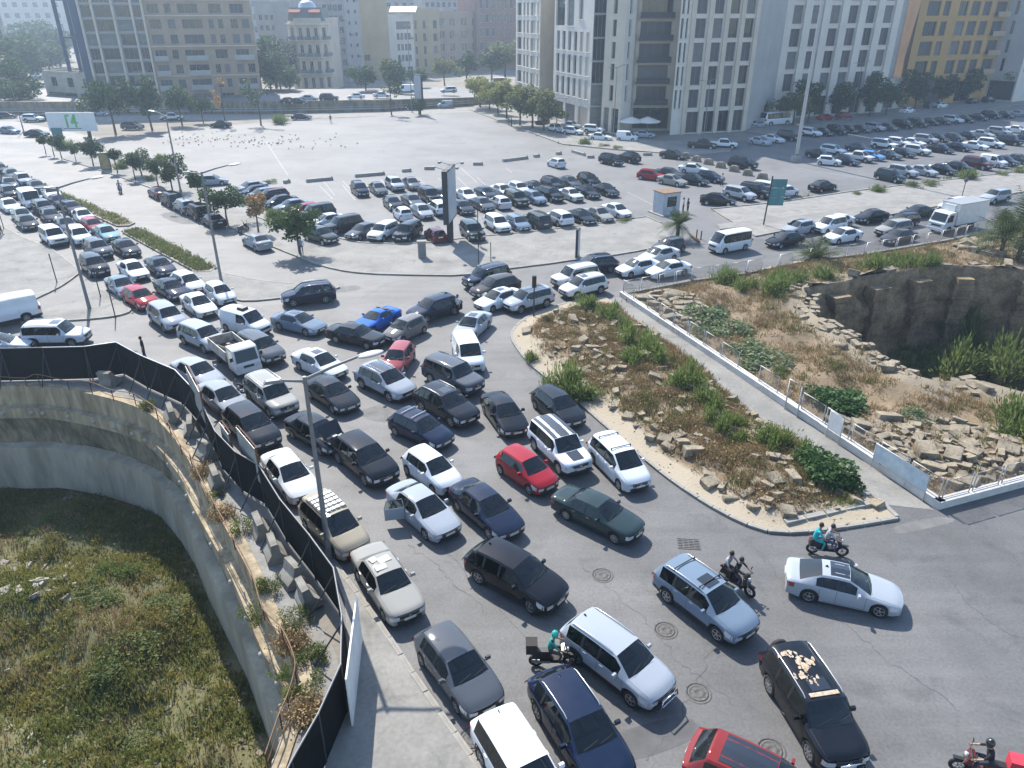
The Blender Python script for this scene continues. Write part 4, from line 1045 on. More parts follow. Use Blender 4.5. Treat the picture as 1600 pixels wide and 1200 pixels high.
            roofpatch('sunroof', c.rf+.3, c.rf+.8, .9, 'sun_glass', .012)
        elif e == 'sunpatch':
            for k2, (q, y, w2, l2) in enumerate(((c.rf+.35, -.2, .5, .35), (c.rf+.75, .1, .55, .4), (c.rf+.95, -.3, .3, .35))):
                b = MB(); b.box((x-q, y, c.roofz(q)-abs(y)*.03+.012+k2*.004), (l2, w2, .016), .1*k2); b.build('bare_patch', 'pale_peel', root)
        elif e == 'vent': 
            b = MB(); q = c.rf+.7; b.box((x-q, 0, c.roofz(q)+.09), (.7, .6, .2), top=.85); b.build('roof_unit', 'black_trim', root)
        elif e == 'opendoor':
            sd = -1
            q0 = c.pil[0]+.02; a = c.P(q0, 2, sd); hg = empty('rear_door', (a.x, a.y, 0), radians(62)); hg.parent = root
            b = MB(); w2 = .95
            b.box((-w2/2, 0, .62), (w2, .07, .62)); ob = b.build('door_panel', 'car_paint', hg); ob.color = col
            b = MB(); b.quadv([(0, 0, .93), (-w2, 0, .93), (-w2*.86, .12, 1.33), (-.08, .12, 1.37)]); b.build('door_window', 'car_glass', hg)
            b = MB(); b.tube([(0, 0, .93), (-.08, .12, 1.37), (-w2*.86, .12, 1.33), (-w2, 0, .93)], .025, 5); ob = b.build('door_frame', 'car_paint', hg); ob.color = col
        elif e == 'hood':
            b = MB(); b.box((x-.65, 0, .9), (1.05, 1.2, .05)); b.build('engine_bay', 'interior', root)
            b = MB()
            for (ex_, ey, s1, s2, hh) in ((.4, .3, .3, .3, .12), (.7, -.3, .4, .35, .14), (.55, 0, .35, .3, .18), (.9, .35, .2, .25, .12)): b.box((x-ex_, ey, .93+hh/2), (s1, s2, hh))
            b.build('engine', 'lamp_steel', root)
            b = MB(); b.box((x-c.co+.42, 0, 1.33), (.06, 1.25, .9), rot=Matrix.Rotation(-.62, 3, 'Y')); ob = b.build('raised_bonnet', 'car_paint', root); ob.color = col
            b = MB(); b.tube([(x-.25, .5, .8), (x-.75, .5, 1.45)], .012, 5); b.build('bonnet_prop', 'black_trim', root)
        elif e == 'cargo':
            b = MB(); r2 = random.Random(2)
            for k2 in range(9): b.box((x-3.9-r2.random()*.9, r2.uniform(-.5, .5), 1.1), (r2.uniform(.3, .6), r2.uniform(.3, .5), r2.uniform(.2, .5)), r2.random())
            b.build('cargo', 'wood', root)
    NCAR[0] += 1
    return root
mat('sun_glass', (.012, .015, .02), .04, spec=.7, coat=.6)
mat('black_gloss', (.012, .013, .014), .22, coat=.8)
mat('rail_metal', (.5, .51, .52), .35, metal=.7)
mat('peel', (.50, .44, .35), .8, col2=(.30, .20, .11), scale=9)
mat('pale_peel', (.52, .50, .45), .8, var=.3, scale=6)

GJ = 'cars caught in the jam on the junction'
# --- the near cars, each placed by the feet of its wheels or by its long axis
car('suv', 'silver', ('w', (900, 1037), (985, 1103)), 'silver off-road wagon with roof rails and chrome bull bar', GJ, ex=('rails', 'bullbar', 'fin'))
car('suv', 'bluegrey', ('w', (1043, 942), (1118, 1000)), 'blue-grey wagon with silver roof ribs and sunroof beside a motorcycle', GJ, ex=('rails', 'sunroof', 'bars'))
car('crossover', 'black', ('w', (750, 913), (827, 957)), 'glossy black crossover ahead of the teal helmeted rider', GJ, ex=('fin',), steer=-.25)
car('compact', 'grey', ('a', (690, 1013, .5), (744, 1082, .5)), 'dark grey rounded hatchback by the sidewalk kerb behind the beige sedan', GJ)
car('crossover', 'navy', ('a', (876, 1083, .9), (938, 1176, .9)), 'navy blue crossover with chrome roof rails at the bottom edge', GJ, ex=('rails', 'fin'))
car('suv', 'white', ('a', (788, 1150, .9), (848, 1248, .9)), 'white hatchback with black fin cut off by the bottom edge', GJ, ex=('fin',))
car('crossover', 'orange', ('a', (1118, 1194, .7), (1262, 1264, .7)), 'orange-red car with dark glass roof at the bottom edge', GJ, ex=('glassroof',))
car('boxy_suv', 'black', ('w', (1203, 1086), (1260, 1183)), 'black off-road car with peeling lacquer on its roof', GJ, ex=('rails', 'peel', 'spare', 'bullbar'))
car('coupe', 'silver', ('w', (1261, 940), (1371, 964)), 'silver coupe with black glass roof crossing the open junction', GJ, ex=('glassroof', 'fin'), steer=-.2)
car('old_sedan', 'champagne', ('w', (562, 907), (603, 972)), 'old beige sedan with bare patches on its roof', GJ, ex=('sunpatch',))
car('mpv', 'beige', ('a', (500, 806, .4), (546, 851, .4)), 'beige wagon with white slatted roof rack by the black hoarding', GJ, ex=('rack',))
car('sedan', 'white', ('a', (437, 716, .9), (470, 764, .5)), 'white sedan by the hoarding ahead of the beige wagon with roof rack', GJ)
car('sedan', 'silver', ('w', (626, 808), (658, 836)), 'silver sedan with its rear door standing open', GJ, ex=('opendoor',))
car('hatch', 'white', ('w', (638, 742), (677, 772)), 'white small hatchback behind the silver sedan with open door', GJ)
car('crossover', 'black', ('w', (531, 725), (571, 759)), 'black crossover with wide chrome grille beside the white sedan', GJ)
car('sedan', 'navy', ('w', (718, 800), (763, 840)), 'dark navy sedan between the silver sedan and the red hatchback', GJ)
car('hatch', 'red', ('w', (783, 741), (827, 772)), 'bright red hatchback beside the white jeep with dark roof', GJ)
car('boxy_suv', 'white', ('w', (835, 703), (874, 742)), 'white jeep with dark roof panel and black bonnet decal', GJ, ex=('blackroof', 'stripe'))
car('mpv', 'white', ('w', (927, 724), (967, 765)), 'white people carrier with two black roof bars by the ruin kerb', GJ, ex=('bars',))
car('old_sedan', 'green', ('w', (886, 813), (959, 849)), 'dark green sedan standing across the junction', GJ)
car('compact', 'dark', ('w', (838, 640), (871, 667)), 'charcoal hatchback closest to the kerb of the ruin field', GJ)
car('sedan', 'black', ('w', (758, 648), (781, 680)), 'black sedan between the charcoal hatchback and the grey off-roader', GJ)
car('boxy_suv', 'grey', ('w', (673, 599), (719, 620)), 'grey off-roader with pale bonnet and dark roof behind', GJ)
car('crossover', 'dark', ('w', (661, 643), (704, 667)), 'dark crossover with brown-grey bonnet and sunroof ahead of the grey off-roader', GJ, ex=('sunroof', 'rails'))
car('compact', 'navy', ('w', (621, 682), (665, 703)), 'dark blue wagon with two silver roof bars', GJ, ex=('bars',))
car('crossover', 'silver', ('w', (568, 608), (608, 628)), 'silver crossover with dark sunroof beside the pink-red hatchback', GJ, ex=('glassroof', 'rails'))
car('small_van', 'white', ('a', (722, 530, .9), (741, 578, .5)), 'plain white delivery van in the middle of the junction', GJ, turn=0)
car('sedan', 'silver', ('a', (751, 492, .9), (724, 525, .4)), 'silver sedan with sunroof heading for the white delivery van', GJ, ex=('sunroof',))
car('crossover', 'navy', ('a', (706, 470, .9), (650, 494, .5)), 'dark navy crossover beside a standing man in white shirt', GJ)
car('hatch', 'tan', ('a', (648, 502, .9), (617, 526, .4)), 'taupe hatchback between the blue sports car and the navy crossover', GJ)
car('fastback', 'blue', ('a', (608, 486, .8), (566, 512, .5)), 'bright blue sports car turning across the junction', GJ)
car('old_sedan', 'dark', ('w', (529, 537), (571, 546)), 'dark boxy old sedan with faded bonnet in front of the blue sports car', GJ)
car('hatch', 'pink', ('a', (629, 545, .9), (614, 577, .4)), 'faded red small hatchback pointing towards the silver crossover', GJ)
car('suv', 'navy', ('w', (509, 474), (460, 480)), 'dark blue crossover turning left beside the tip of the traffic island', GJ, ex=('rails',))
car('coupe', 'bluegrey', ('w', (438, 516), (479, 526)), 'pale blue-grey coupe with sunroof beside the white small van', GJ, ex=('sunroof',))
car('sedan', 'white', ('w', (468, 578), (507, 596)), 'white sedan with dark sunroof partly behind the lamp arm', GJ, ex=('sunroof',))
car('sedan', 'dark', ('w', (485, 622), (523, 648)), 'black sedan passing behind the front lamp post', GJ)
car('boxy_suv', 'champagne', ('a', (402, 598, .9), (446, 640, .5)), 'beige off-roader with ribbed roof and slotted grille', GJ, ex=('rails', 'ribs'))
car('suv', 'silver', ('a', (303, 517, .9), (331, 536, .5)), 'silver wagon right behind the white tipper truck', GJ)
car('suv', 'grey', ('a', (389, 531, .9), (424, 557, .5)), 'dusty grey wagon alongside the white tipper truck', GJ)
car('sedan', 'silver', ('a', (291, 569, .8), (328, 595, .5)), 'silver sedan next to the bend of the black hoarding', GJ)
car('sedan', 'silver', ('a', (332, 606, .8), (366, 636, .5)), 'silver sedan half hidden by the rusty sign frame on the hoarding', GJ)
car('crossover', 'dark', ('a', (371, 642, .9), (416, 690, .5)), 'dark crossover beside the second sign frame on the hoarding', GJ)
car('sedan', 'dark', ('a', (470, 657, .8), (521, 693, .5)), 'dark sedan with its bonnet raised over the engine', GJ, ex=('hood',))
car('small_van', 'white', ('a', (357, 494, .9), (412, 516, .5)), 'white small van with black unit on its roof', GJ, ex=('vent',))
car('boxy_suv', 'white', ('w', (54, 545), (117, 544)), 'long white off-road wagon heading right behind the black hoarding', ex=('rails', 'sunroof'))
car('sedan', 'white', ('a', (-26, 540, .7), (18, 538, .6)), 'white car nose entering at the left edge behind the hoarding')
car('panel_van', 'white', ('a', (45, 478, 1.0), (-40, 496, 1.0)), 'white panel van cut off by the left edge beside the island')
# --- road on the right, coming towards the junction
GR = 'vehicles queuing on the road from the right'
car('suv', 'pearl', ('w', (940, 459), (898, 469)), 'white wagon with sunroof at the tip of the ruin field', GR, 0, ex=('rails', 'sunroof'))
car('suv', 'silver', ('w', (854, 480), (813, 491)), 'silver crossover beside the traffic light on the ruin field tip', GR, 0, ex=('glassroof',))
car('sedan', 'white', ('a', (803, 457, .8), (755, 477, .5)), 'white sedan with sunroof next to the silver crossover by the traffic light', GR, 0, ex=('sunroof',))
car('crossover', 'brown', ('a', (800, 438, .9), (747, 459, .5)), 'brown crossover leading beside the dark wagon at the kerb', GR, 0)
car('boxy_suv', 'navy', ('a', (783, 425, .9), (737, 443, .5)), 'dark wagon foremost along the kerb near the street pole', GR, 0, ex=('rails',))
car('boxy_suv', 'pearl', ('a', (922, 425, .9), (875, 441, .5)), 'white off-roader just behind the white wagon with sunroof', GR, 0, ex=('rails',))
car('crossover', 'navy', ('a', (952, 408, .9), (903, 420, .5)), 'navy blue crossover by the upright poster panel', GR, 0, ex=('rails',))
car('sedan', 'white', ('a', (1020, 412, .7), (972, 424, .5)), 'white sedan in the middle file behind the navy crossover', GR, 0)
car('coupe', 'white', ('w', (1070, 431), (1029, 438)), 'white sedan alongside the corner of the mesh fence', GR, 0)
car('sedan', 'pearl', ('a', (1053, 392, .7), (1005, 406, .5)), 'pale sedan just left of the small palm on the kerb', GR, 0)
car('hatch', 'grey', ('a', (1062, 380, .7), (1027, 390, .5)), 'grey hatchback tucked behind the small palm on the kerb', GR, 0)
car('minibus', 'white', ('w', (1166, 391), (1129, 398)), 'white minibus with dark side windows on the right road', GR, 0)
car('sedan', 'black', ('w', (1252, 383), (1215, 390)), 'black sedan half behind the palm bush at the fence', GR, 1)
car('compact', 'silver', ('a', (1263, 352, .7), (1230, 361, .5)), 'silver hatchback following the minibus along the kerb', GR, 1)
car('sedan', 'white', ('a', (1325, 342, .7), (1290, 351, .5)), 'white sedan farther side behind a white wagon', GR, 1)
car('mpv', 'white', ('w', (1322, 360), (1285, 368)), 'white people carrier between the two white sedans', GR, 1)
car('sedan', 'white', ('w', (1341, 377), (1305, 383)), 'white sedan beside the palm bush, nearest to the fence', GR, 1)
car('sedan', 'black', ('w', (1386, 346), (1348, 352)), 'black rounded sedan in the kerb lane ahead of the dark coupe', GR, 1)
car('coupe', 'dark', ('a', (1452, 327, .7), (1412, 336, .5)), 'dark grey coupe in the kerb lane beside the box truck cab', GR, 1)
car('compact', 'navy', ('a', (1424, 341, .7), (1398, 348, .5)), 'dark hatchback hidden between two sedans before the box truck', GR, 1)
car('suv', 'champagne', ('a', (1420, 352, .8), (1372, 364, .5)), 'light grey wagon next to the black sedan before the truck', GR, 1)
car('sedan', 'brown', ('w', (1430, 378), (1392, 386)), 'dark brown sedan nearest the fence ahead of the box truck', GR, 1)
car('suv', 'white', ('a', (1510, 317, .8), (1472, 327, .5)), 'white wagon seen over the roof of the box truck cab', GR, 1)
car('suv', 'silver', ('a', (1575, 303, .8), (1535, 313, .5)), 'silver wagon just behind the box of the truck', GR, 1)
# --- the three files of the jam at the left
def file(items, lane, head=-45, start=0, grp='cars in the jam along the planted median'):
    for i, (t, colr, x, y) in enumerate(items):
        word = {'sedan': 'sedan', 'coupe': 'sedan', 'old_sedan': 'sedan', 'hatch': 'hatchback', 'compact': 'hatchback', 'suv': 'wagon', 'boxy_suv': 'off-roader', 'crossover': 'crossover', 'mpv': 'people carrier', 'panel_van': 'van', 'small_van': 'van', 'minibus': 'van'}[t]
        cw2 = {'navy': 'dark blue', 'bluegrey': 'blue-grey', 'teal': 'pale teal', 'dark': 'charcoal'}.get(colr, colr)
        car(t, colr, ('f', (x, y), head+rnd.uniform(-3, 3)), '%s %s, %s from the front in the %s' % (cw2, word, ORD[i], lane), grp, 0 if y > 430 else 1)
file([('hatch', 'white', 360, 479), ('compact', 'white', 313, 461), ('sedan', 'navy', 266, 435), ('sedan', 'dark', 211, 404), ('sedan', 'teal', 179, 380), ('compact', 'red', 158, 367), ('sedan', 'white', 140, 352), ('sedan', 'dark', 124, 338), ('sedan', 'navy', 103, 327), ('sedan', 'white', 88, 314), ('sedan', 'dark', 67, 303), ('suv', 'silver', 44, 293), ('sedan', 'grey', 26, 283), ('compact', 'dark', 6, 274)], 'file beside the planted median', -47)
file([('sedan', 'white', 329, 499), ('sedan', 'navy', 286, 472), ('sedan', 'white', 224, 441), ('suv', 'grey', 167, 407), ('suv', 'white', 135, 386), ('sedan', 'grey', 114, 366), ('sedan', 'dark', 88, 351), ('suv', 'grey', 80, 339), ('panel_van', 'white', 57, 329), ('suv', 'dark', 24, 314), ('sedan', 'grey', 22, 298), ('sedan', 'navy', 4, 292)], 'middle file of the left jam', -47)
file([('suv', 'silver', 282, 521), ('compact', 'red', 238, 486), ('sedan', 'bluegrey', 207, 468), ('suv', 'dark', 161, 435), ('boxy_suv', 'white', 97, 387), ('sedan', 'dark', 52, 362), ('sedan', 'silver', 44, 350), ('sedan', 'white', 24, 334), ('sedan', 'dark', -2, 318)], 'file beside the paved island', -47)
# --- parked along the kerb of the empty lot
for i, (t, colr, x, y, lb) in enumerate([('sedan', 'maroon', 247, 300, 'maroon sedan farthest along the kerb under the young trees'), ('boxy_suv', 'dark', 268, 312, 'charcoal off-roader second along the kerb under the young trees'), ('suv', 'silver', 288, 322, 'silver wagon in the middle of the kerbside row'), ('boxy_suv', 'black', 309, 331, 'black off-roader fourth along the kerb beside the lamp pole'), ('sedan', 'dark', 333, 343, 'charcoal sedan nearest end of the five kerbside cars'), ('sedan', 'silver', 401, 376, 'silver sedan parked alone at the kerb before the leafy tree')]):
    car(t, colr, ('c', (x, y), 131 if i == 5 else 130), lb, 'cars parked at the kerb of the open lot', 1)
# --- cars standing in the open lots, row by row
WORDS = {'sedan': 'sedan', 'coupe': 'sedan', 'old_sedan': 'boxy sedan', 'hatch': 'hatchback', 'compact': 'hatchback', 'suv': 'wagon', 'boxy_suv': 'off-roader', 'crossover': 'crossover', 'mpv': 'people carrier', 'small_van': 'van', 'panel_van': 'van', 'minibus': 'minibus', 'pickup': 'pickup'}
CW = {'navy': 'dark blue', 'bluegrey': 'blue-grey', 'dark': 'charcoal', 'sky': 'light blue', 'tan': 'taupe', 'pearl': 'off-white', 'champagne': 'light beige'}
SH = dict(s='sedan', c='coupe', o='old_sedan', h='hatch', k='compact', u='suv', b='boxy_suv', x='crossover', m='mpv', v='small_van', p='pickup', M='minibus', V='panel_van')
def row(items, head, where_, grp, lod=1, frm='left', jit=2.5, z=.7):
    for i, (t, colr, x, y, *hd) in enumerate(items):
        t = SH[t]; h = hd[0] if hd else head
        p = G(x, y, z)
        car(t, colr, ('c', (x, y), h+rnd.uniform(-jit, jit), z), '%s %s, %s from %s in the %s' % (CW.get(colr, colr), WORDS[t], ORD[i], frm, where_), grp, lod)
R1 = 'cars in the open lot behind the pavement'
row([('s', 'silver', 391, 292), ('s', 'navy', 398, 298), ('k', 'bluegrey', 408, 303), ('u', 'maroon', 424, 307), ('s', 'dark', 437, 314), ('s', 'bluegrey', 455, 321), ('h', 'red', 475, 328), ('b', 'black', 494, 333), ('s', 'white', 511, 344), ('b', 'dark', 536, 352), ('s', 'grey', 567, 360, -122), ('u', 'white', 599, 362, -112), ('b', 'dark', 637, 363, -106), ('h', 'maroon', 680, 366, 112), ('b', 'green', 738, 362, -68)], -140, 'slanted kerb row of the open lot', R1)
car('suv', 'olive', ('c', (501, 368), -40), 'olive wagon in the shade of the leafy street tree', R1, 1)
row([('m', 'navy', 562, 296), ('s', 'grey', 591, 294), ('u', 'silver', 617, 288), ('s', 'grey', 643, 286)], -66, 'short back row of the open lot', R1)
row([('k', 'dark', 614, 317), ('s', 'grey', 644, 313), ('b', 'black', 671, 306), ('s', 'dark', 693, 304), ('s', 'white', 729, 304), ('s', 'dark', 759, 301), ('s', 'white', 785, 297), ('k', 'white', 811, 294), ('s', 'dark', 836, 292), ('u', 'dark', 864, 288), ('s', 'grey', 890, 284), ('u', 'black', 920, 282)], -64, 'far double row of the open lot', R1)
row([('h', 'white', 629, 333, 114), ('s', 'silver', 659, 329), ('u', 'white', 685, 325, 114), ('s', 'dark', 722, 323), ('s', 'grey', 754, 318), ('k', 'pearl', 781, 315, 114), ('b', 'olive', 807, 311), ('k', 'bluegrey', 835, 308), ('u', 'black', 861, 304), ('o', 'pearl', 892, 303), ('s', 'dark', 918, 299), ('s', 'dark', 947, 296)], -62, 'near double row of the open lot', R1)
row([('u', 'white', 777, 350), ('k', 'bluegrey', 809, 348), ('b', 'olive', 839, 345, 116), ('u', 'white', 873, 341, 116), ('s', 'black', 909, 338), ('s', 'champagne', 936, 334), ('s', 'white', 964, 328)], -63, 'front row right of the black column', R1)
row([('h', 'white', 869, 254, 118), ('u', 'black', 955, 250, -50), ('x', 'black', 982, 246, 120)], -50, 'loose group on the bare asphalt', R1)
row([('k', 'red', 1018, 273, -30), ('s', 'grey', 1046, 270, -35), ('s', 'champagne', 1051, 281, -45), ('s', 'white', 1084, 263, -25), ('s', 'dark', 1084, 280, -40), ('k', 'navy', 1110, 276, -40)], -40, 'cluster behind the guard booth', R1)
car('sedan', 'brown', ('c', (1052, 241), -35), 'brown sedan alone beyond the guard booth cluster', R1, 1)
car('boxy_suv', 'black', ('c', (1161, 256), -38), 'black off-roader alone behind the line of stone blocks', R1, 1)
R2 = 'cars in the car park at right'
row([('s', 'black', 1122, 311, -20), ('u', 'silver', 1156, 303), ('b', 'dark', 1181, 299), ('u', 'white', 1201, 295), ('h', 'grey', 1212, 302), ('h', 'white', 1229, 298, 30), ('s', 'black', 1286, 290, 30)], -50, 'short row beside the teal signboard', R2)
row([('m', 'green', 1391, 275), ('u', 'silver', 1411, 268), ('s', 'silver', 1442, 266), ('s', 'black', 1472, 264), ('s', 'dark', 1498, 260), ('b', 'maroon', 1527, 256), ('v', 'white', 1552, 253), ('s', 'dark', 1570, 251), ('s', 'grey', 1592, 248)], -58, 'kerb row of the right car park', R2)
row([('h', 'white', 1296, 251, -30), ('s', 'navy', 1322, 250), ('p', 'pearl', 1342, 245), ('k', 'sky', 1363, 243), ('s', 'grey', 1388, 241), ('s', 'dark', 1410, 238), ('u', 'white', 1433, 235), ('s', 'black', 1470, 232), ('s', 'navy', 1497, 229), ('s', 'white', 1524, 227), ('u', 'white', 1548, 224), ('b', 'dark', 1577, 220), ('s', 'navy', 1600, 217)], -52, 'second row of the right car park', R2)
row([('s', 'dark', 1280, 240), ('u', 'white', 1302, 235), ('s', 'grey', 1342, 230), ('b', 'white', 1382, 226), ('u', 'white', 1404, 223), ('s', 'white', 1427, 222), ('u', 'silver', 1447, 218), ('s', 'dark', 1465, 215), ('k', 'grey', 1491, 214), ('s', 'dark', 1513, 212), ('s', 'silver', 1535, 209), ('u', 'silver', 1562, 206), ('s', 'white', 1590, 202)], -52, 'third row of the right car park', R2)
row([('s', 'silver', 1188, 220), ('s', 'white', 1209, 216), ('b', 'black', 1232, 213), ('u', 'white', 1267, 207), ('s', 'dark', 1287, 206), ('b', 'dark', 1308, 204), ('s', 'black', 1326, 202), ('s', 'grey', 1346, 201), ('u', 'silver', 1367, 199), ('s', 'grey', 1388, 198), ('b', 'dark', 1411, 195), ('b', 'brown', 1433, 193), ('s', 'dark', 1453, 190), ('s', 'dark', 1471, 189), ('u', 'white', 1489, 187), ('s', 'dark', 1508, 186), ('s', 'navy', 1529, 183), ('u', 'navy', 1549, 180), ('s', 'dark', 1570, 179), ('s', 'silver', 1592, 177)], -55, 'shaded last row before tall buildings', R2, 2)
R3 = 'cars in the street at the foot of the pale buildings'
row([('s', 'dark', 848, 189, 60), ('p', 'pearl', 868, 201, 120), ('u', 'white', 895, 205, -35), ('s', 'silver', 893, 195, -35), ('u', 'white', 928, 202, -25), ('s', 'white', 938, 213, -20), ('v', 'white', 980, 214, -20), ('s', 'silver', 1006, 209, -10), ('p', 'brown', 1097, 226, -20), ('p', 'white', 1130, 225, -20)], -30, 'street below the pale buildings', R3, 2)
row([('s', 'silver', 1185, 194, 27), ('s', 'red', 1290, 183, 27), ('s', 'red', 1320, 180, 27), ('s', 'white', 1418, 172, 30), ('u', 'grey', 1455, 165, 30), ('s', 'white', 1470, 164, 30), ('s', 'dark', 1520, 158, 30), ('u', 'dark', 1545, 156, 30)], 28, 'shadowed street under the trees', R3, 2)
R4 = 'traffic on the roads behind the empty lot'
row([('u', 'grey', 207, 197, 0), ('s', 'dark', 344, 194, 180), ('p', 'white', 268, 183, 10), ('s', 'navy', 471, 182, 2), ('v', 'silver', 695, 164, 190), ('v', 'dark', 645, 167, 190), ('s', 'silver', 331, 281, 12)], 0, 'lot and its back road', R4, 2)
# traffic up on the raised road
for i, (t, colr, x, y, h) in enumerate([('s', 'dark', 466, 158, 5), ('s', 'silver', 483, 153, 5), ('b', 'dark', 514, 153, 3), ('s', 'white', 556, 150, 185), ('s', 'white', 597, 148, 5), ('s', 'dark', 452, 157, 20), ('u', 'white', 701, 141, 190), ('s', 'white', 752, 134, 10), ('M', 'white', 781, 129, 10), ('V', 'white', 636, 141, 185)]):
    t = SH[t]
    car(t, colr, ('c', (x, y), h, 3.1), '%s %s, %s along the raised road behind the lot' % (CW.get(colr, colr), WORDS[t], ORD[i]), 'traffic on the raised road', 2, z=2.42)
row([('s', 'dark', 9, 180, 20), ('u', 'white', 52, 185, 0), ('s', 'dark', 73, 183, 10), ('u', 'grey', 52, 172, 150), ('u', 'dark', 87, 163, 20), ('s', 'black', 134, 168, 10), ('s', 'silver', 155, 176, 10), ('s', 'bluegrey', 14, 203, -20), ('s', 'dark', 57, 208, 0), ('s', 'grey', 22, 162, 20), ('u', 'silver', 50, 160, 0), ('u', 'dark', 110, 157, 20), ('s', 'white', 64, 143, 60), ('s', 'white', 70, 133, 60), ('s', 'silver', 62, 122, 60), ('s', 'white', 58, 118, 60)], 0, 'distant crossing at the far left', R4, 2)
# ================================================================== STREET FURNITURE, HOARDING, FENCES
import numpy as np
V3 = Vector
mat('lamp_shell', (.42, .43, .43), .45, var=.15, scale=3)
mat('sheet', (.42, .43, .42), .55, metal=.3, var=.35, scale=2.5)
mat('pale_blue', (.50, .56, .58), .5, col2=(.30, .40, .47), scale=1.4)
mat('pale_poster', (.46, .49, .52), .35, col2=(.33, .37, .42), scale=.5)
mat('teal_panel', (.05, .20, .22), .5, var=.35, scale=1.2)
mat('sign_white', (.70, .72, .72), .5, var=.08, scale=1); mat('sign_green', (.10, .42, .13), .5)
mat('yellow_poster', (.40, .30, .10), .4, col2=(.22, .17, .08), scale=1.5)
mat('booth', (.46, .49, .53), .6, var=.2, scale=1.5)
mat('worn_white', (.52, .51, .47), .7, col2=(.30, .25, .19), scale=2.5)
# --- black hoarding: panel by panel
ho = empty('hoarding', (0, 0, 0)); tag(ho, 'long black hoarding curving round the pit at left', 'fence')
HH = [Vector(p) for p in HOARD]
pan = []
for i in range(len(HH)-1):
    a, c = HH[i], HH[i+1]; n = max(1, round((c-a).length/2.3))
    for k in range(n): pan.append((a+(c-a)*k/n, a+(c-a)*(k+1)/n))
for k, (a, c) in enumerate(pan):
    d = c-a; L = d.length; t = d.normalized(); n = V3((-t.y, t.x, 0))
    p = MB()
    m = 5
    for j in range(m):        # slightly bellied sheet
        u0, u1 = j/m, (j+1)/m
        for z0, z1 in ((.08, .9), (.9, 1.7), (1.7, 2.4)):
            q = []
            for u, z in ((u0, z0), (u1, z0), (u1, z1), (u0, z1)):
                q.append(a+d*u+n*(sin(u*pi)*sin((z-.1)/2.3*pi)*.05*(1 if k % 2 else -1))+V3((0, 0, z)))
            p.quadv(q, 0, True)
    p.build('panel', 'hoarding', ho, fix=False)
    p = MB(); p.box((a.x, a.y, 1.2), (.07, .07, 2.5), atan2(d.y, d.x)); p.build('post', 'dark_steel', ho)
    p = MB(); p.tube([a+V3((0, 0, 2.42)), c+V3((0, 0, 2.42))], .035, 6); p.build('top_rail', 'rail_metal' if 12 < k < 19 else 'lamp_steel', ho)
    s = -1 if n.dot(V3((-30, 20, 0))-a) < 0 else 1
    if a.y > 19 and k % 1 == 0:
        p = MB(); p.tube([a+V3((0, 0, 2.1)), a+n*s*1.25+V3((0, 0, .1))], .035, 6); p.build('brace', 'dark_steel', ho)
# pale board closing the corner beside the sidewalk
p = MB(); a, c = HH[14]+V3((.35, 1.0, 0)), HH[15]+V3((.3, -.6, 0)); d = c-a
p.box((*((a+c)/2).xy, 1.25), (d.length, .06, 2.3), atan2(d.y, d.x)); tag(p.build('board', 'white_paint'), 'pale leaning board fixed outside the black hoarding corner', 'board')
# rusty frames of old signs standing on the hoarding
def sign_frame(a, c, h, lab):
    d = c-a; L = d.length; t = d.normalized(); r = empty('sign_frame', (a.x, a.y, 0), atan2(t.y, t.x)); tag(r, lab, 'sign frame', 'sign frames on the hoarding')
    for x in (0, L/2, L):
        b = MB(); b.box((x, 0, h/2), (.08, .08, h)); b.build('upright', 'rust', r)
    for z in (1.3, 2.1, 2.9, h-.05):
        b = MB(); b.box((L/2, .06, z), (L, .05, .06)); b.build('rail', 'rust', r)
    for k in range(6):
        b = MB(); b.box((L*(k+.5)/6, -.06, (h+1.3)/2), (L/6-.02, .03, h-1.4)); b.build('sheet', 'sheet', r)
    b = MB(); b.tube([(L*.3, 0, 2.2), (L*.3, 1.1, .1)], .04, 6); b.build('stay', 'rust', r)
sign_frame(G(300, 612, 1.6), G(322, 655, 1.6), 3.4, 'tall rusty sign frame with grey sheets, farther one on the hoarding')
sign_frame(G(379, 712, 1.6), G(408, 748, 1.6), 3.4, 'tall rusty sign frame with grey sheets, nearer one on the hoarding')
sign_frame(G(352, 696, 1.4), G(366, 716, 1.4), 2.9, 'small rusty sign frame between the two tall ones')
# barrier blocks inside the hoarding
jb = MB(); pr = [(-.3, 0), (-.3, .2), (-.14, .45), (-.1, .85), (.1, .85), (.14, .45), (.3, .2), (.3, 0)]
vs = [(x, y, z) for x in (-.62, .62) for y, z in pr]; n8 = len(pr)
jb.faces(vs, [(i, (i+1) % n8, n8+(i+1) % n8, n8+i) for i in range(n8)]+[tuple(range(n8)), tuple(range(2*n8-1, n8-1, -1))])
JB = jb.mesh('barrier', 'block_concrete'); recalc(JB)
JPX = [(172, 592), (268, 648), (299, 668), (340, 748), (410, 824), (430, 860), (456, 900), (482, 930), (322, 706)]
for i, (x, y) in enumerate(JPX):
    p = G(x, y, .4); near = min(range(len(HH)-1), key=lambda k: (HH[k]-p).length); t = HH[min(near+1, len(HH)-1)]-HH[max(0, near-1)]
    o = link('barrier_block', JB, None, (p.x, p.y, .0), atan2(t.y, t.x)+rnd.uniform(-.25, .25)); o.scale = (.95, 1.5, 1.2); o.rotation_euler.x = rnd.uniform(-.18, .18); o.rotation_euler.y = rnd.uniform(-.15, .15)
    if i == 0: o.rotation_euler.x = .25
    tag(o, 'grey concrete barrier block inside the hoarding, %s from the left' % ORD[sorted(q[0] for q in JPX).index(x)], 'barrier block', 'barrier blocks inside the hoarding')
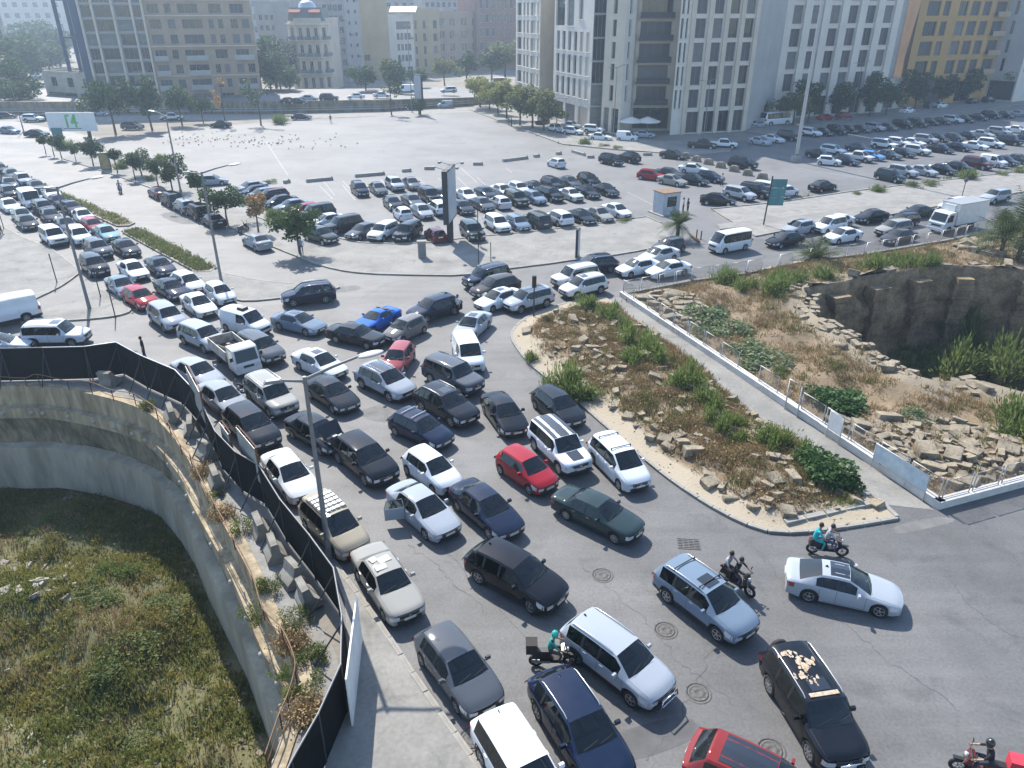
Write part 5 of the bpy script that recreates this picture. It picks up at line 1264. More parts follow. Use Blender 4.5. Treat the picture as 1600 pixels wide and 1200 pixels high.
# bent handrail on top of the pit wall
hr = empty('handrail', (0, 0, 0)); tag(hr, 'thin rusty bent handrail along the top of the pit wall', 'handrail')
rail = [LW[i]+V3((rnd.uniform(-.12, .12), rnd.uniform(-.12, .12), .95+rnd.uniform(-.25, .1))) for i in range(8, len(LW)-8, 2)]
b = MB(); b.tube(smooth_line(rail, 3), .028, 5); b.build('top_bar', 'wood', hr)
b = MB(); b.tube(smooth_line([p-V3((0, 0, .45)) for p in rail[3:]], 3), .02, 5); b.build('mid_bar', 'rust', hr)
for p in rail[::1]:
    b = MB(); b.tube([V3((p.x, p.y, .1)), p], .03, 5); b.build('post', 'rust', hr)

# --- low wall with wire panels round the dig
fe = empty('site_fence', (0, 0, 0)); tag(fe, 'low white wall with galvanised wire panels round the dig at right', 'fence')
def fence_run(A, C, skip=(), wall=True, ph=1.05, wm='white_wall', hz=.42):
    d = C-A; L = d.length; t = d.normalized(); rz = atan2(t.y, t.x); n = max(1, round(L/2.05))
    if wall:
        b = MB(); b.box((*((A+C)/2).xy, hz/2), (L+.3, .36, hz), rz); b.build('low_wall', wm, fe)
        b = MB(); b.box((*((A+C)/2).xy, hz+.03), (L+.34, .42, .06), rz); b.build('coping', wm, fe)
    for k in range(n):
        if k in skip: continue
        a, c = A+d*(k+.05)/n, A+d*(k+.95)/n; l = (c-a).length; z0 = hz+.12
        b = MB()
        b.tube([(0, 0, hz), (0, 0, z0+ph), (l, 0, z0+ph), (l, 0, hz)], .035, 6); b.tube([(0, 0, z0), (l, 0, z0)], .025, 6)
        o = b.build('panel_frame', 'galvanised', fe); o.location = (a.x, a.y, 0); o.rotation_euler = (0, 0, rz+rnd.uniform(-.01, .01))
        b = MB(); b.quadv([(0, 0, z0), (l, 0, z0), (l, 0, z0+ph), (0, 0, z0+ph)]); w = b.build('wire', 'wire_mesh', o)
FA2 = FA
fence_run(FA2, FB, skip=(1, 8, 10))
fence_run(FB, FC)
R_ = [p.copy() for p in ROADSIDE[:-1]]; R_[0] = FA
for i in range(len(R_)-1):
    fence_run(R_[i], R_[i+1], skip=((1, 3) if i == 2 else ()), wm='concrete', hz=.3, ph=1.0)
def flat_sign(name, A, C, z0, z1, m, lab, cat, off=.06, post=True):
    d = C-A; t = d.normalized(); r = empty(name, (A.x, A.y, 0), atan2(t.y, t.x)); L = d.length; tag(r, lab, cat)
    b = MB(); b.box((L/2, 0, (z0+z1)/2), (L, .05, z1-z0)); b.build('board', m, r)
    b = MB(); b.tube([(0, 0, 0), (0, 0, z1), (L, 0, z1), (L, 0, 0)], .03, 6); b.build('frame', 'galvanised', r)
    return r, L
dF = (FB-FA).normalized(); nF = V3((-dF.y, dF.x, 0))
A_ = G(1425, 756, 0)
flat_sign('site_sign', FB-dF*4.0-nF*.05+V3((-.26, .0, 0)), FB-dF*.6+V3((-.26, 0, 0)), .55, 1.5, 'pale_blue', 'pale blue information board on the fence near the corner', 'sign')
a = FA+dF*21.6; b_ = FA+dF*23.6
r = empty('gate_frame', (a.x-.3, a.y-.1, 0), atan2(dF.y, dF.x)); tag(r, 'tall narrow metal frame standing in the wire fence', 'gate')
b = MB(); b.tube([(0, 0, 0), (0, 0, 2.1), (1.1, 0, 2.1), (1.1, 0, 0)], .045, 6); b.build('frame', 'galvanised', r)
flat_sign('notice_board', FA+dF*25.2+V3((-.3, -.1, 0)), FA+dF*26.2+V3((-.3, -.1, 0)), .6, 1.75, 'white_paint', 'small white notice board on posts beside the footpath', 'sign')

# --- lamp posts
def lamp(px, py, h, label, long=2.6, az=0.0, short=.9, r=.13, head=True, rise=.45, m='lamp_steel', z=0.0, grp='street lamps'):
    p = G(px, py, z); o = empty('street_lamp', (p.x, p.y, z), az); tag(o, label, 'street lamp', grp)
    b = MB(); b.tube([(0, 0, 0), (0, 0, 1.2), (0, 0, h)], [r*1.25, r, r*.6], 10); b.lathe([(r*2.2, 0), (r*2.2, .08), (r*1.3, .1)], 10); b.build('pole', m, o)
    b = MB(); b.box((0, 0, 1.0), (r*1.4, r*2.9, .45)); b.build('access_door', 'lamp_steel', o)
    if long:
        b = MB(); b.tube([(-.05, 0, h-.15), (long*.5, 0, h+rise*.45), (long, 0, h+rise)], [r*.6, r*.5, r*.4], 8); b.build('arm', m, o)
        if head:
            b = MB(); b.lathe([(0, .09), (.12, .085), (.26, .03), (.30, 0), (.27, -.045), (0, -.06)], 14); q = b.build('lamp_head', 'lamp_shell', o); q.scale = (1.9, .95, 1); q.location = (long+.4, 0, h+rise+.03); q.rotation_euler = (0, -.12, 0)
            b = MB(); b.lathe([(0, -.055), (.2, -.055), (.2, -.075), (0, -.08)], 12); e = b.build('lens', 'clear_glass', q)
    if short:
        b = MB(); b.tube([(0, 0, h-.2), (-short, 0, h-.05)], [r*.55, r*.4], 8); b.build('short_arm', m, o)
        b = MB(); b.box((-short-.3, 0, h-.03), (.75, .3, .12), top=.7); b.build('lamp_box', 'lamp_steel', o)
    return o
lamp(515.4, 875, 9.25, 'tall grey lamp post by the hoarding end with white oval head', 2.25, .3, rise=.6)
lamp(140.4, 484, 10.1, 'tall lamp post on the small island at the left jam', 2.5, .35)
lamp(347.8, 450, 10.2, 'tall lamp post on the island tip beside the left jam', 2.3, .2)
lamp(284.8, 311, 10.4, 'slim lamp pole on the kerb between parked cars and the lot', 1.5, 2.9, 0)
lamp(1243, 252, 30, 'very tall floodlight mast at the corner of the right car park', 0, 0, 0, .3, m='galvanised')
p = G(1243, 252); b = MB(); b.box((0, 0, .45), (1.6, 1.6, .9), top=.7); o = b.build('footing', 'concrete', bpy.data.objects['street_lamp.004'])
b = MB(); b.tube([(0, 0, 29.7), (0, 0, 30.2)], 1.0, 12); b.build('floodlight_ring', 'galvanised', bpy.data.objects['street_lamp.004'])
for px, py, h, lab in [(547, 147, 11, 'slim lamp pole before the ornate cream house'), (644, 176, 19, 'tall thin pole at the far edge of the empty lot'), (806, 150, 26, 'tall thin pole at the left corner of the pale building'), (958, 212, 12.5, 'dark double-armed lamp before the pale tower'), (1098, 226, 11, 'slim lamp before the recessed facade'), (1330, 190, 12, 'lamp post between trees before the striped facade'), (37, 205, 10, 'lamp pole at the distant crossing, left of the white billboard'), (883, 212, 7, 'short lamp pole on the pavement by the yellow-green trees')]:
    lamp(px, py, h, lab, 1.6, .1, 1.2, .1, head=False)
# thin bollard poles on the islands
for px, py, h, lab in [(89, 441, 2.7, 'thin steel pole on the paved island at left'), (157, 463, 2.6, 'thin steel pole on the small island near the lamp'), (180, 494, 2.9, 'thin steel pole nearest the tip of the small island'), (6, 357, 3.4, 'thin pole at the left edge beside the jam'), (748, 421, 6.2, 'thin black street pole at the kerb of the wide footway'), (767, 408, 1.9, 'short thin post on the footway right of the street pole'), (1500, 318, 3.0, 'small round traffic sign on a post across the right road')]:
    p = G(px, py, .12); b = MB(); b.tube([(0, 0, 0), (0, 0, h)], .045, 6); r = empty('steel_pole', (p.x, p.y, .1)); tag(r, lab, 'pole'); b.build('post', 'dark_steel', r)
    b = MB()
    if 'traffic sign' in lab: b.lathe([(0, -.02), (.3, -.02), (.3, .02), (0, .02)], 14, 'Y'); q = b.build('disc', 'lamp_steel', r); q.location = (0, 0, h)
    else: b.lathe([(.09, 0), (.09, .04), (.05, .05)], 8); b.build('base_plate', 'dark_steel', r)
r = empty('traffic_light', G(834, 495, .12)); tag(r, 'black traffic light on the rounded tip of the ruin field', 'traffic light')
b = MB(); b.tube([(0, 0, 0), (0, 0, 3.4)], .055, 8); b.build('pole', 'black_trim', r)
b = MB(); b.box((0, -.05, 3.0), (.34, .28, .95)); q = b.build('housing', 'black_trim', r)
for k, mm in enumerate(('tail_lamp', 'amber', 'leaf_dark')):
    b = MB(); b.lathe([(.0, 0), (.1, 0), (.12, .05)], 10, 'Y'); e = b.build('lens', mm, q); e.location = (0, .1, 3.28-k*.28)
# --- billboards and panels
r = empty('billboard', G(704, 378, .1), radians(83)); tag(r, 'edge-on billboard on a broad black column in the open lot', 'billboard')
b = MB(); b.box((0, 0, 1.6), (.75, .55, 3.2)); b.build('column', 'black_trim', r)
b = MB(); b.box((.3, 0, 5.0), (4.4, .55, 5.4)); b.build('cabinet', 'dark_steel', r)
b = MB(); b.box((.3, -.29, 5.0), (4.1, .04, 5.1)); b.build('poster', 'pale_poster', r)
b = MB(); b.box((.3, .29, 5.0), (4.1, .04, 5.1)); b.build('poster', 'pale_poster', r)
for x in (-1.2, 1.6):
    for s in (1, -1):
        b = MB(); b.tube([(x, 0, 7.7), (x, s*1.1, 8.0)], .035, 5); b.box((x, s*1.2, 7.95), (.5, .25, .2)); b.build('floodlight', 'lamp_steel', r)
r = empty('signboard', G(1193, 351, .12), radians(8)); tag(r, 'leaning teal signboard on a dark post on the wide footway', 'sign')
r.rotation_euler.y = .04
b = MB(); b.tube([(0, 0, 0), (0, 0, 5.5)], .08, 6); b.build('post', 'dark_steel', r)
for k in range(3):
    b = MB(); b.box((.95, -.05, 4.7-k*1.0), (1.8, .06, .94)); b.build('panel', 'teal_panel', r)
c0 = G(120, 222); r = empty('billboard', c0, radians(4)); tag(r, 'white billboard with green mark over shrubs at the far left', 'billboard')
b = MB(); b.box((0, 0, 3.6), (8.6, .3, 3.3)); bd = b.build('board', 'sign_white', r)
for x in (-2.6, 2.6):
    b = MB(); b.box((x, .1, 1.0), (.5, .4, 2.0)); b.build('leg', 'dark_steel', r)
for k, pts in enumerate([[(-1.0, 2.6), (-1.0, 4.9), (-.2, 4.9), (-.2, 4.55), (-.62, 4.55), (-.62, 2.6)], [(.9, 2.6), (.9, 5.0), (.55, 5.0), (-.1, 3.6), (-.1, 3.3), (.55, 3.3), (.55, 2.6)], [(.9, 3.3), (1.15, 3.3), (1.15, 3.6), (.9, 3.6)]]):
    b = MB(); v = [V3((x, -.17, z)) for x, z in pts]; b.faces(v, [tuple(t) for t in tessellate_polygon([[V3((x, z, 0)) for x, z in pts]])]); b.build('green_mark', 'sign_green', bd)
b = MB(); b.box((0, -.17, 2.45), (3.2, .02, .1)); b.build('small_print', 'dark_steel', bd)
b = MB(); b.box((-2.9, -.6, 1.3), (1.9, .2, 2.6)); q = b.build('hoarding_board', 'teal_panel', None); q.location = c0; tag(q, 'small teal board in front of the white billboard leg', 'board')
r = empty('billboard', G(656, 179), radians(-60)); tag(r, 'portrait billboard above a bush at the far edge of the lot', 'billboard')
b = MB(); b.box((0, 0, 6.0), (4.2, .4, 5.6)); b.build('cabinet', 'dark_steel', r)
for s in (1, -1):
    b = MB(); b.box((0, s*.22, 6.0), (3.8, .03, 5.2)); b.build('poster', 'pale_poster', r)
b = MB(); b.box((0, 0, 1.6), (.6, .5, 3.2)); b.build('column', 'dark_steel', r)
def poster(px, py, w, h, rz, m, lab, t=.22):
    r = empty('poster_panel', G(px, py, .12), rz); tag(r, lab, 'poster panel')
    b = MB(); b.box((0, 0, h/2+.1), (w, t, h)); b.build('case', 'dark_steel', r)
    for s in (1, -1):
        b = MB(); b.box((0, s*(t/2+.005), h/2+.1), (w-.2, .02, h-.25)); b.build('poster', m, r)
    b = MB(); b.box((0, 0, .06), (w*.8, t*1.3, .12)); b.build('foot', 'concrete', r)
poster(167, 266, 1.5, 2.5, .15, 'yellow_poster', 'yellow poster panel on the kerb among young trees at left')
poster(902, 402, .9, 2.8, radians(70), 'pale_poster', 'narrow upright poster panel on the wide footway')
r = empty('utility_cabinet', G(660, 402, .12), .1); tag(r, 'grey upright utility cabinet on the footway before the lot', 'cabinet')
b = MB(); b.box((0, 0, .8), (.8, .5, 1.6)); b.build('case', 'concrete', r); b = MB(); b.box((0, 0, 1.65), (.95, .62, .1)); b.build('lid', 'kerb_stone', r); b = MB(); b.box((0, -.26, .85), (.6, .03, 1.2)); b.build('door', 'lamp_steel', r)
# --- guard booth
r = empty('guard_booth', G(1040, 333, .01), radians(26)); tag(r, 'pale grey guard booth at the entrance of the open lot', 'booth')
b = MB()
for x, y, sx, sy in ((0, 1.0, 2.4, .08), (-1.2, 0, .08, 2.0), (1.2, 0, .08, 2.0)): b.box((x, y, 1.35), (sx, sy, 2.5))
b.box((0, -1.0, .55), (2.4, .08, .9)); b.box((-.95, -1.0, 1.8), (.5, .08, 1.6)); b.box((.95, -1.0, 1.8), (.5, .08, 1.6)); b.box((0, -1.0, 2.4), (1.4, .08, .4)); b.build('walls', 'booth', r)
b = MB(); b.box((0, 0, 2.66), (2.6, 2.2, .1)); b.build('roof', 'wood', r); b = MB(); b.box((0, -1.0, 1.6), (1.4, .03, 1.2)); b.build('window', 'far_glass', r); b = MB(); b.box((1.245, .2, 1.15), (.03, .8, 2.0)); b.build('door', 'white_paint', r)
b = MB(); b.box((0, 0, .06), (3.2, 3.0, .12)); b.build('plinth', 'kerb_stone', r)
# --- beams and blocks in the lot
BE = [((478, 285), (521, 281)), ((554, 277), (602, 273)), ((628, 269), (643, 268)), ((663, 265), (679, 265)), ((739, 258), (755, 258)), ((785, 253), (825, 248)), ((834, 246), (843, 245)), ((869, 242), (877, 241)), ((894, 238), (914, 244)), ((917, 247), (929, 247)), ((1004, 243), (1019, 243)), ((444, 287), (453, 285))]
for i, (a, c) in enumerate(BE):
    A, C = G(*a), G(*c); d = C-A; b = MB(); b.box((0, 0, .2), (d.length, .42, .5), top=.94)
    b.box((d.length*.5-.2, 0, .5), (.12, .12, .15)); o = b.build('concrete_beam', 'concrete'); m_ = (A+C)/2; o.location = (m_.x, m_.y, 0); o.rotation_euler = (0, 0, atan2(d.y, d.x))
    xs_ = sorted(q[0][0] for q in BE); tag(o, 'concrete beam lying on the bare lot, %s from the left' % ORD[xs_.index(a[0])], 'concrete beam', 'beams lying across the lot')
bl = MB(); bl.box((0, 0, .4), (1.5, .8, .8), top=.75); bl.box((0, 0, .85), (.8, .4, .1)); BL = bl.mesh('stone_block', 'ruin_stone')
for i, (x, y) in enumerate([(1071, 247), (1088, 252), (1107, 257), (1126, 262), (1147, 268), (1168, 274), (1191, 280)]):
    o = link('stone_block', BL, None, G(x, y), rnd.uniform(-.2, .2)+2.6); tag(o, 'weathered stone block in a diagonal line, %s from the booth side' % ORD[i], 'stone block', 'line of stone blocks')
# bollard pair, tyre rubble at the lot entrance
for i, (x, y) in enumerate([(1088, 372), (1095, 374)]):
    p = G(x, y); b = MB(); b.tube([(0, 0, 0), (0, 0, .9)], .07, 6); b.lathe([(.09, .9), (.05, .95), (0, .95)], 8); o = b.build('bollard', 'rust'); o.location = p; tag(o, 'rusty bollard at the lot entrance, %s one' % ('left' if i == 0 else 'right'), 'bollard', 'bollards at the lot entrance')
b = MB(); b.tube([G(1078, 366, .25), G(1093, 378, .25)], .12, 6); tag(b.build('rusty_beam', 'rust'), 'rusty beam lying at the lot entrance by the palm', 'beam')

# --- trucks
def box_truck():
    a, c = G(1600, 357), G(1462, 377); d = (G(1165, 390)-G(1129, 397)); h = radians(-153)
    r = empty('box_truck', G(1470, 372)+V3((.2, 1.9, 0)), h); tag(r, 'white box truck with tall cargo body queuing at right', 'truck', GR)
    # local +x is forward, front bumper at x = 0
    b = MB(); pr = [(0, .45), (0, 1.2), (-.12, 1.35), (-.5, 2.25), (-.7, 2.35), (-1.7, 2.35), (-1.7, .45)]
    n = len(pr); vs = [(x, y, z) for y in (-.98, .98) for x, z in pr]
    b.faces(vs, [(i, (i+1) % n, n+(i+1) % n, n+i) for i in range(n)]+[tuple(range(n)), tuple(range(2*n-1, n-1, -1))]); o = b.build('cab', 'car_paint', r); o.color = (.62, .63, .62, 1)
    b = MB(); b.quadv([(-.13, -.85, 1.4), (-.13, .85, 1.4), (-.5, .8, 2.2), (-.5, -.8, 2.2)]); o = b.build('windscreen', 'far_glass', r); o.location = (.025, 0, .01)
    for s in (1, -1):
        b = MB(); b.quadv([(-.35, s*.99, 1.35), (-1.3, s*.99, 1.35), (-1.3, s*.985, 2.1), (-.62, s*.985, 2.1)]); b.build('side_window', 'far_glass', r)
        b = MB(); b.box((.02, s*.7, .8), (.06, .4, .22)); b.build('headlight', 'head_lamp', r)
        b = MB(); b.box((-.25, s*1.18, 1.75), (.1, .25, .45)); b.build('wing_mirror', 'black_trim', r)
        for x in (-.95, -4.9):
            w = MB(); w.lathe([(0, 0), (.2, 0), (.25, .02), (.42, .02), (.46, -.03), (.46, -.25), (0, -.25)] if s > 0 else [(0, 0), (.2, 0), (.25, -.02), (.42, -.02), (.46, .03), (.46, .25), (0, .25)], 18, 'Y'); q = w.build('wheel', 'tyre', r); q.location = (x, s*.98, .46)
    b = MB(); b.box((.03, 0, .95), (.06, 1.1, .16)); b.build('grille', 'black_trim', r); b = MB(); b.box((.05, 0, .52), (.16, 1.96, .3)); o = b.build('bumper', 'white_paint', r)
    b = MB(); b.box((-4.35, 0, 2.05), (5.0, 2.2, 2.3)); b.build('cargo_box', 'white_paint', r)
    for k in range(2):
        b = MB(); b.box((-4.35, 0, .93+k*2.28), (5.06, 2.26, .07)); b.build('box_rail', 'galvanised', r)
    b = MB(); b.box((-1.78, 0, 2.7), (.3, 1.3, .7)); b.build('cooling_unit', 'white_paint', r); b = MB(); b.box((-3.6, 0, .65), (6.2, .8, .25)); b.build('chassis', 'dark_steel', r)
box_truck()
def tipper():
    a, c = G(335, 560), G(384, 590); p, h = G(391, 583, .3), radians(-50)
    r = empty('tipper_truck', (p.x, p.y, 0), h); tag(r, 'small white tipper truck with open bed of scrap in the jam', 'truck', GJ)
    b = MB(); pr = [(0, .4), (0, 1.0), (-.1, 1.1), (-.4, 1.95), (-.55, 2.02), (-1.5, 2.02), (-1.5, .4)]; n = len(pr); vs = [(x, y, z) for y in (-.85, .85) for x, z in pr]
    b.faces(vs, [(i, (i+1) % n, n+(i+1) % n, n+i) for i in range(n)]+[tuple(range(n)), tuple(range(2*n-1, n-1, -1))]); o = b.build('cab', 'car_paint', r); o.color = (.6, .6, .57, 1)
    b = MB(); b.quadv([(-.11, -.75, 1.15), (-.11, .75, 1.15), (-.4, .7, 1.9), (-.4, -.7, 1.9)]); o = b.build('windscreen', 'far_glass', r); o.location = (.025, 0, .01)
    for s in (1, -1):
        b = MB(); b.quadv([(-.3, s*.86, 1.12), (-1.2, s*.86, 1.12), (-1.2, s*.855, 1.85), (-.5, s*.855, 1.85)]); b.build('side_window', 'far_glass', r)
        b = MB(); b.box((.02, s*.62, .75), (.06, .3, .2)); b.build('headlight', 'head_lamp', r)
        b = MB(); b.box((-.2, s*1.02, 1.5), (.08, .2, .3)); b.build('wing_mirror', 'black_trim', r)
        b = MB(); b.box((-3.3, s*.88, 1.15), (3.3, .06, .75)); b.build('bed_side', 'worn_white', r)
        for x in (-.75, -3.7):
            w = MB(); w.lathe([(0, 0), (.18, 0), (.22, s*.02), (.34, s*.02), (.38, -s*.03), (.38, -s*.22), (0, -s*.22)], 18, 'Y'); q = w.build('wheel', 'tyre', r); q.location = (x, s*.82, .38)
    for x in (-1.65, -4.95):
        b = MB(); b.box((x, 0, 1.15), (.06, 1.76, .75)); b.build('bed_end', 'worn_white', r)
    b = MB(); b.box((-3.3, 0, .78), (3.3, 1.76, .06)); b.build('bed_floor', 'rust', r)
    b = MB(); b.box((-2.6, 0, .55), (4.6, .7, .2)); b.build('chassis', 'dark_steel', r); b = MB(); b.box((.03, 0, .55), (.12, 1.7, .25)); b.build('bumper', 'white_paint', r); b = MB(); b.box((.02, 0, .85), (.05, .7, .14)); b.build('grille', 'black_trim', r)
    q = random.Random(5)
    for k in range(16):
        b = MB(); b.box((-2.2-q.random()*1.9, q.uniform(-.6, .6), .9+q.random()*.15), (q.uniform(.2, .6), q.uniform(.1, .4), q.uniform(.1, .3)), rot=Matrix.Rotation(q.uniform(-.8, .8), 3, 'X') @ Matrix.Rotation(q.uniform(0, 3), 3, 'Z')); tag(b.build('scrap_piece', ['rust', 'dark_steel', 'lamp_steel', 'wood'][k % 4], r))
tipper()
# coach parked under the trees
rb = car('minibus', 'white', ('c', (1213, 186), 26, 1.2), 'white coach parked in the shaded street below the striped facade', 'coach by the facade', 2); rb.scale = (1.7, 1.25, 1.3)
# ================================================================== PLANTS AND STONES
def np_mesh(name, verts, m, per=4, smooth=False):
    """many separate quads or triangles from one array of corners"""
    verts = np.asarray(verts, dtype=np.float32).reshape(-1, 3); nv = len(verts); nf = nv//per
    me = bpy.data.meshes.new(name); me.vertices.add(nv); me.vertices.foreach_set('co', verts.ravel())
    me.loops.add(nv); me.loops.foreach_set('vertex_index', np.arange(nv, dtype=np.int32))
    me.polygons.add(nf); me.polygons.foreach_set('loop_start', np.arange(0, nv, per, dtype=np.int32))
    ms = m if isinstance(m, (list, tuple)) else [m]
    for q in ms: me.materials.append(MATS[q])
    me.update(calc_edges=True); return me
def leaves(rs, C, size, up=.35, aspect=.55, droop=0.0):
    """one leaf quad at every point of C"""
    n = len(C); a = rs.normal(size=(n, 3)); a[:, 2] *= .6; a /= np.linalg.norm(a, axis=1)[:, None]
    b = rs.normal(size=(n, 3)); b[:, 2] += up; b -= a*(a*b).sum(1)[:, None]; b /= np.linalg.norm(b, axis=1)[:, None]
    s = size*rs.uniform(.6, 1.3, (n, 1)); a = a*s; b = b*s*aspect
    return np.stack([C-a*.1, C+a*.45-b*.5, C+a, C+a*.45+b*.5], 1)
def clump_pts(rs, n, blobs, shell=.55):
    out = []
    w = np.array([b[3]**2 for b in blobs]); k = rs.multinomial(n, w/w.sum())
    for (x, y, z, r, *fz), c in zip(blobs, k):
        d = rs.normal(size=(c, 3)); d /= np.linalg.norm(d, axis=1)[:, None]
        rr = r*(shell+(1-shell)*rs.random(c)**.6)[:, None]
        p = d*rr; p[:, 2] *= (fz[0] if fz else .85); out.append(p+np.array([x, y, z]))
    return np.concatenate(out)
SHRUB = {}
def shrub_mesh(kind, v):
    k = (kind, v)
    if k in SHRUB: return SHRUB[k]
    rs = np.random.RandomState(v*17+hash(kind) % 1000 if False else v*17+len(kind)*31)
    if kind == 'broom':        # upright wiry shrub
        n = 460; ang = rs.uniform(0, 2*pi, n); rr = rs.uniform(0, .75, n)**.8; lean = rs.uniform(.1, 1.0, n)*rr*1.1
        sub = rs.randint(0, 7, n); sc = np.concatenate([rs.normal(0, .34, (7, 2)), np.zeros((7, 1))], 1); sh_ = rs.uniform(.4, 1.15, 7)
        base = np.stack([np.cos(ang)*rr*.3, np.sin(ang)*rr*.3, np.zeros(n)], 1)+sc[sub]; h = rs.uniform(.5, 1.15, n)*(1.1-rr*.45)*sh_[sub]
        tip = base+np.stack([np.cos(ang)*lean*.6+rs.normal(0, .08, n), np.sin(ang)*lean*.6+rs.normal(0, .08, n), h], 1)
        Q = []
        for f in (.25, .4, .55, .7, .85, 1.0):
            c = base+(tip-base)*f+rs.normal(0, .035, (n, 3)); ax = (tip-base)*.22; sd = rs.normal(size=(n, 3)); sd /= np.linalg.norm(sd, axis=1)[:, None]; sd *= .028
            Q.append(np.stack([c-ax*.5, c+sd, c+ax*.6, c-sd], 1))
        me = np_mesh('broom', np.concatenate(Q), 'leaf_broom')
    elif kind == 'leafy':
        blobs = [(rs.uniform(-.6, .6), rs.uniform(-.6, .6), rs.uniform(.25, .7), rs.uniform(.3, .5)) for _ in range(11)]
        me = np_mesh('leafy', leaves(rs, clump_pts(rs, 1300, blobs), .15, .9, .8), 'leaf_fig')
    elif kind == 'pale':
        blobs = [(rs.uniform(-.7, .7), rs.uniform(-.7, .7), rs.uniform(.1, .45), rs.uniform(.25, .45)) for _ in range(13)]
        me = np_mesh('pale', leaves(rs, clump_pts(rs, 1200, blobs), .13, 1.2, .8), 'leaf_pale')
    elif kind == 'weed':
        blobs = [(rs.uniform(-.5, .5), rs.uniform(-.5, .5), rs.uniform(.1, .4), rs.uniform(.2, .4)) for _ in range(8)]
        me = np_mesh('weed', leaves(rs, clump_pts(rs, 1500, blobs, .3), .085, .6, .45), 'leaf_weed')
    elif kind == 'dry':
        n = 520; ang = rs.uniform(0, 2*pi, n); rr = rs.uniform(0, .7, n); base = np.stack([np.cos(ang)*rr, np.sin(ang)*rr, np.zeros(n)], 1)
        tip = base+np.stack([rs.normal(0, .2, n), rs.normal(0, .2, n), rs.uniform(.25, .7, n)], 1); sd = rs.normal(size=(n, 3))*.02
        Q = [np.stack([base-sd, base+sd, tip+sd*.2, tip-sd*.2], 1)]; c = tip+rs.normal(0, .08, (n, 3)); Q.append(leaves(rs, c, .1))
        me = np_mesh('dry', np.concatenate(Q), 'grass_dry')
    SHRUB[k] = me
    return me
leaf_mat('leaf_broom', (.105, .155, .04), (.18, .215, .075), 1.2, .5)
leaf_mat('leaf_fig', (.045, .10, .03), (.10, .16, .055), 1.6, .3)
leaf_mat('leaf_weed', (.085, .13, .03), (.17, .185, .055), 1.0, .4)
def shrub(kind, p, sx, sz, label, grp=None, i=0, rz=None):
    r = empty({'broom': 'broom_shrub', 'leafy': 'leafy_shrub', 'pale': 'pale_shrub', 'weed': 'weed_clump', 'dry': 'dry_shrub'}[kind], p, rnd.uniform(0, 6) if rz is None else rz)
    tag(r, label, 'shrub', grp)
    o = link('foliage', shrub_mesh(kind, i % 3), r); o.scale = (sx, sx, sz)
    st = STEM; o = link('stem', st, r); o.scale = (1, 1, sz*.6)
    return r
b = MB()
for k in range(5):
    w = k*1.26; b.tube([(cos(w)*.05, sin(w)*.05, -.15), (cos(w)*.3, sin(w)*.3, .7)], .025, 5, r2=.008)
STEM = b.mesh('stem', 'bark')
# shrubs on the ruin field
GS = 'shrubs on the ruin field'
for i, (k, x, y, s, h, lab) in enumerate([
 ('broom', 930, 482, 1.5, 1.3, 'low green shrub at the upper corner of the ruin field'), ('broom', 962, 498, 1.6, 1.3, 'green wiry shrub just below the upper corner of the ruin field'), ('broom', 985, 515, 1.4, 1.2, 'green wiry shrub, third down along the footpath'),
 ('broom', 897, 600, 1.7, 2.2, 'tall green bush nearest the charcoal hatchback'), ('broom', 880, 612, 1.4, 1.4, 'low spreading skirt of the bush nearest the kerb'), ('broom', 918, 612, 1.5, 1.5, 'rounded green shrub just right of the tall kerbside bush'), ('broom', 842, 553, .8, .9, 'small green tuft close to the left kerb of the ruin field'),
 ('broom', 1012, 540, 2.0, 1.7, 'big green shrub in the middle beside the footpath'), ('broom', 1040, 560, 1.6, 1.5, 'green shrub below the big one beside the footpath'), ('broom', 1000, 565, 1.5, 1.2, 'green shrub left below the big footpath one'), ('broom', 1090, 600, 1.7, 1.7, 'tall green shrub halfway down the footpath'), ('broom', 1118, 628, 1.6, 1.6, 'bright green shrub just below the halfway one'), ('broom', 1070, 608, 1.3, 1.1, 'yellowish shrub left of the halfway tall one'),
 ('broom', 1135, 668, 1.3, 1.2, 'green tuft among stones below the bright shrub'), ('broom', 1170, 690, 1.0, .9, 'small green tuft amid the densest stones'), ('broom', 1215, 690, 1.6, 1.4, 'grey-green shrub above the fig bush'), ('broom', 1258, 700, 1.5, 1.2, 'green shrub touching the top of the fig bush'),
 ('leafy', 1300, 738, 1.9, 1.6, 'large dark leafy fig bush at the lower end of the ruin field'), ('leafy', 1328, 752, 1.3, 1.2, 'leafy fig shoot leaning over the footpath'), ('leafy', 1275, 722, 1.3, 1.2, 'leafy fig shoot at the left of the fig bush'), ('weed', 1330, 775, 1.0, .8, 'low weed under the fig bush'), ('broom', 1160, 660, 1.0, .8, 'short tuft left of the green tuft among stones')]):
    p = G(x-12, y+4, .4); shrub(k, (p.x, p.y, tri_h(p.x, p.y)-.08), s*.85, h*.8, lab, GS, i)
GE = 'plants of the dig behind the wire fence'
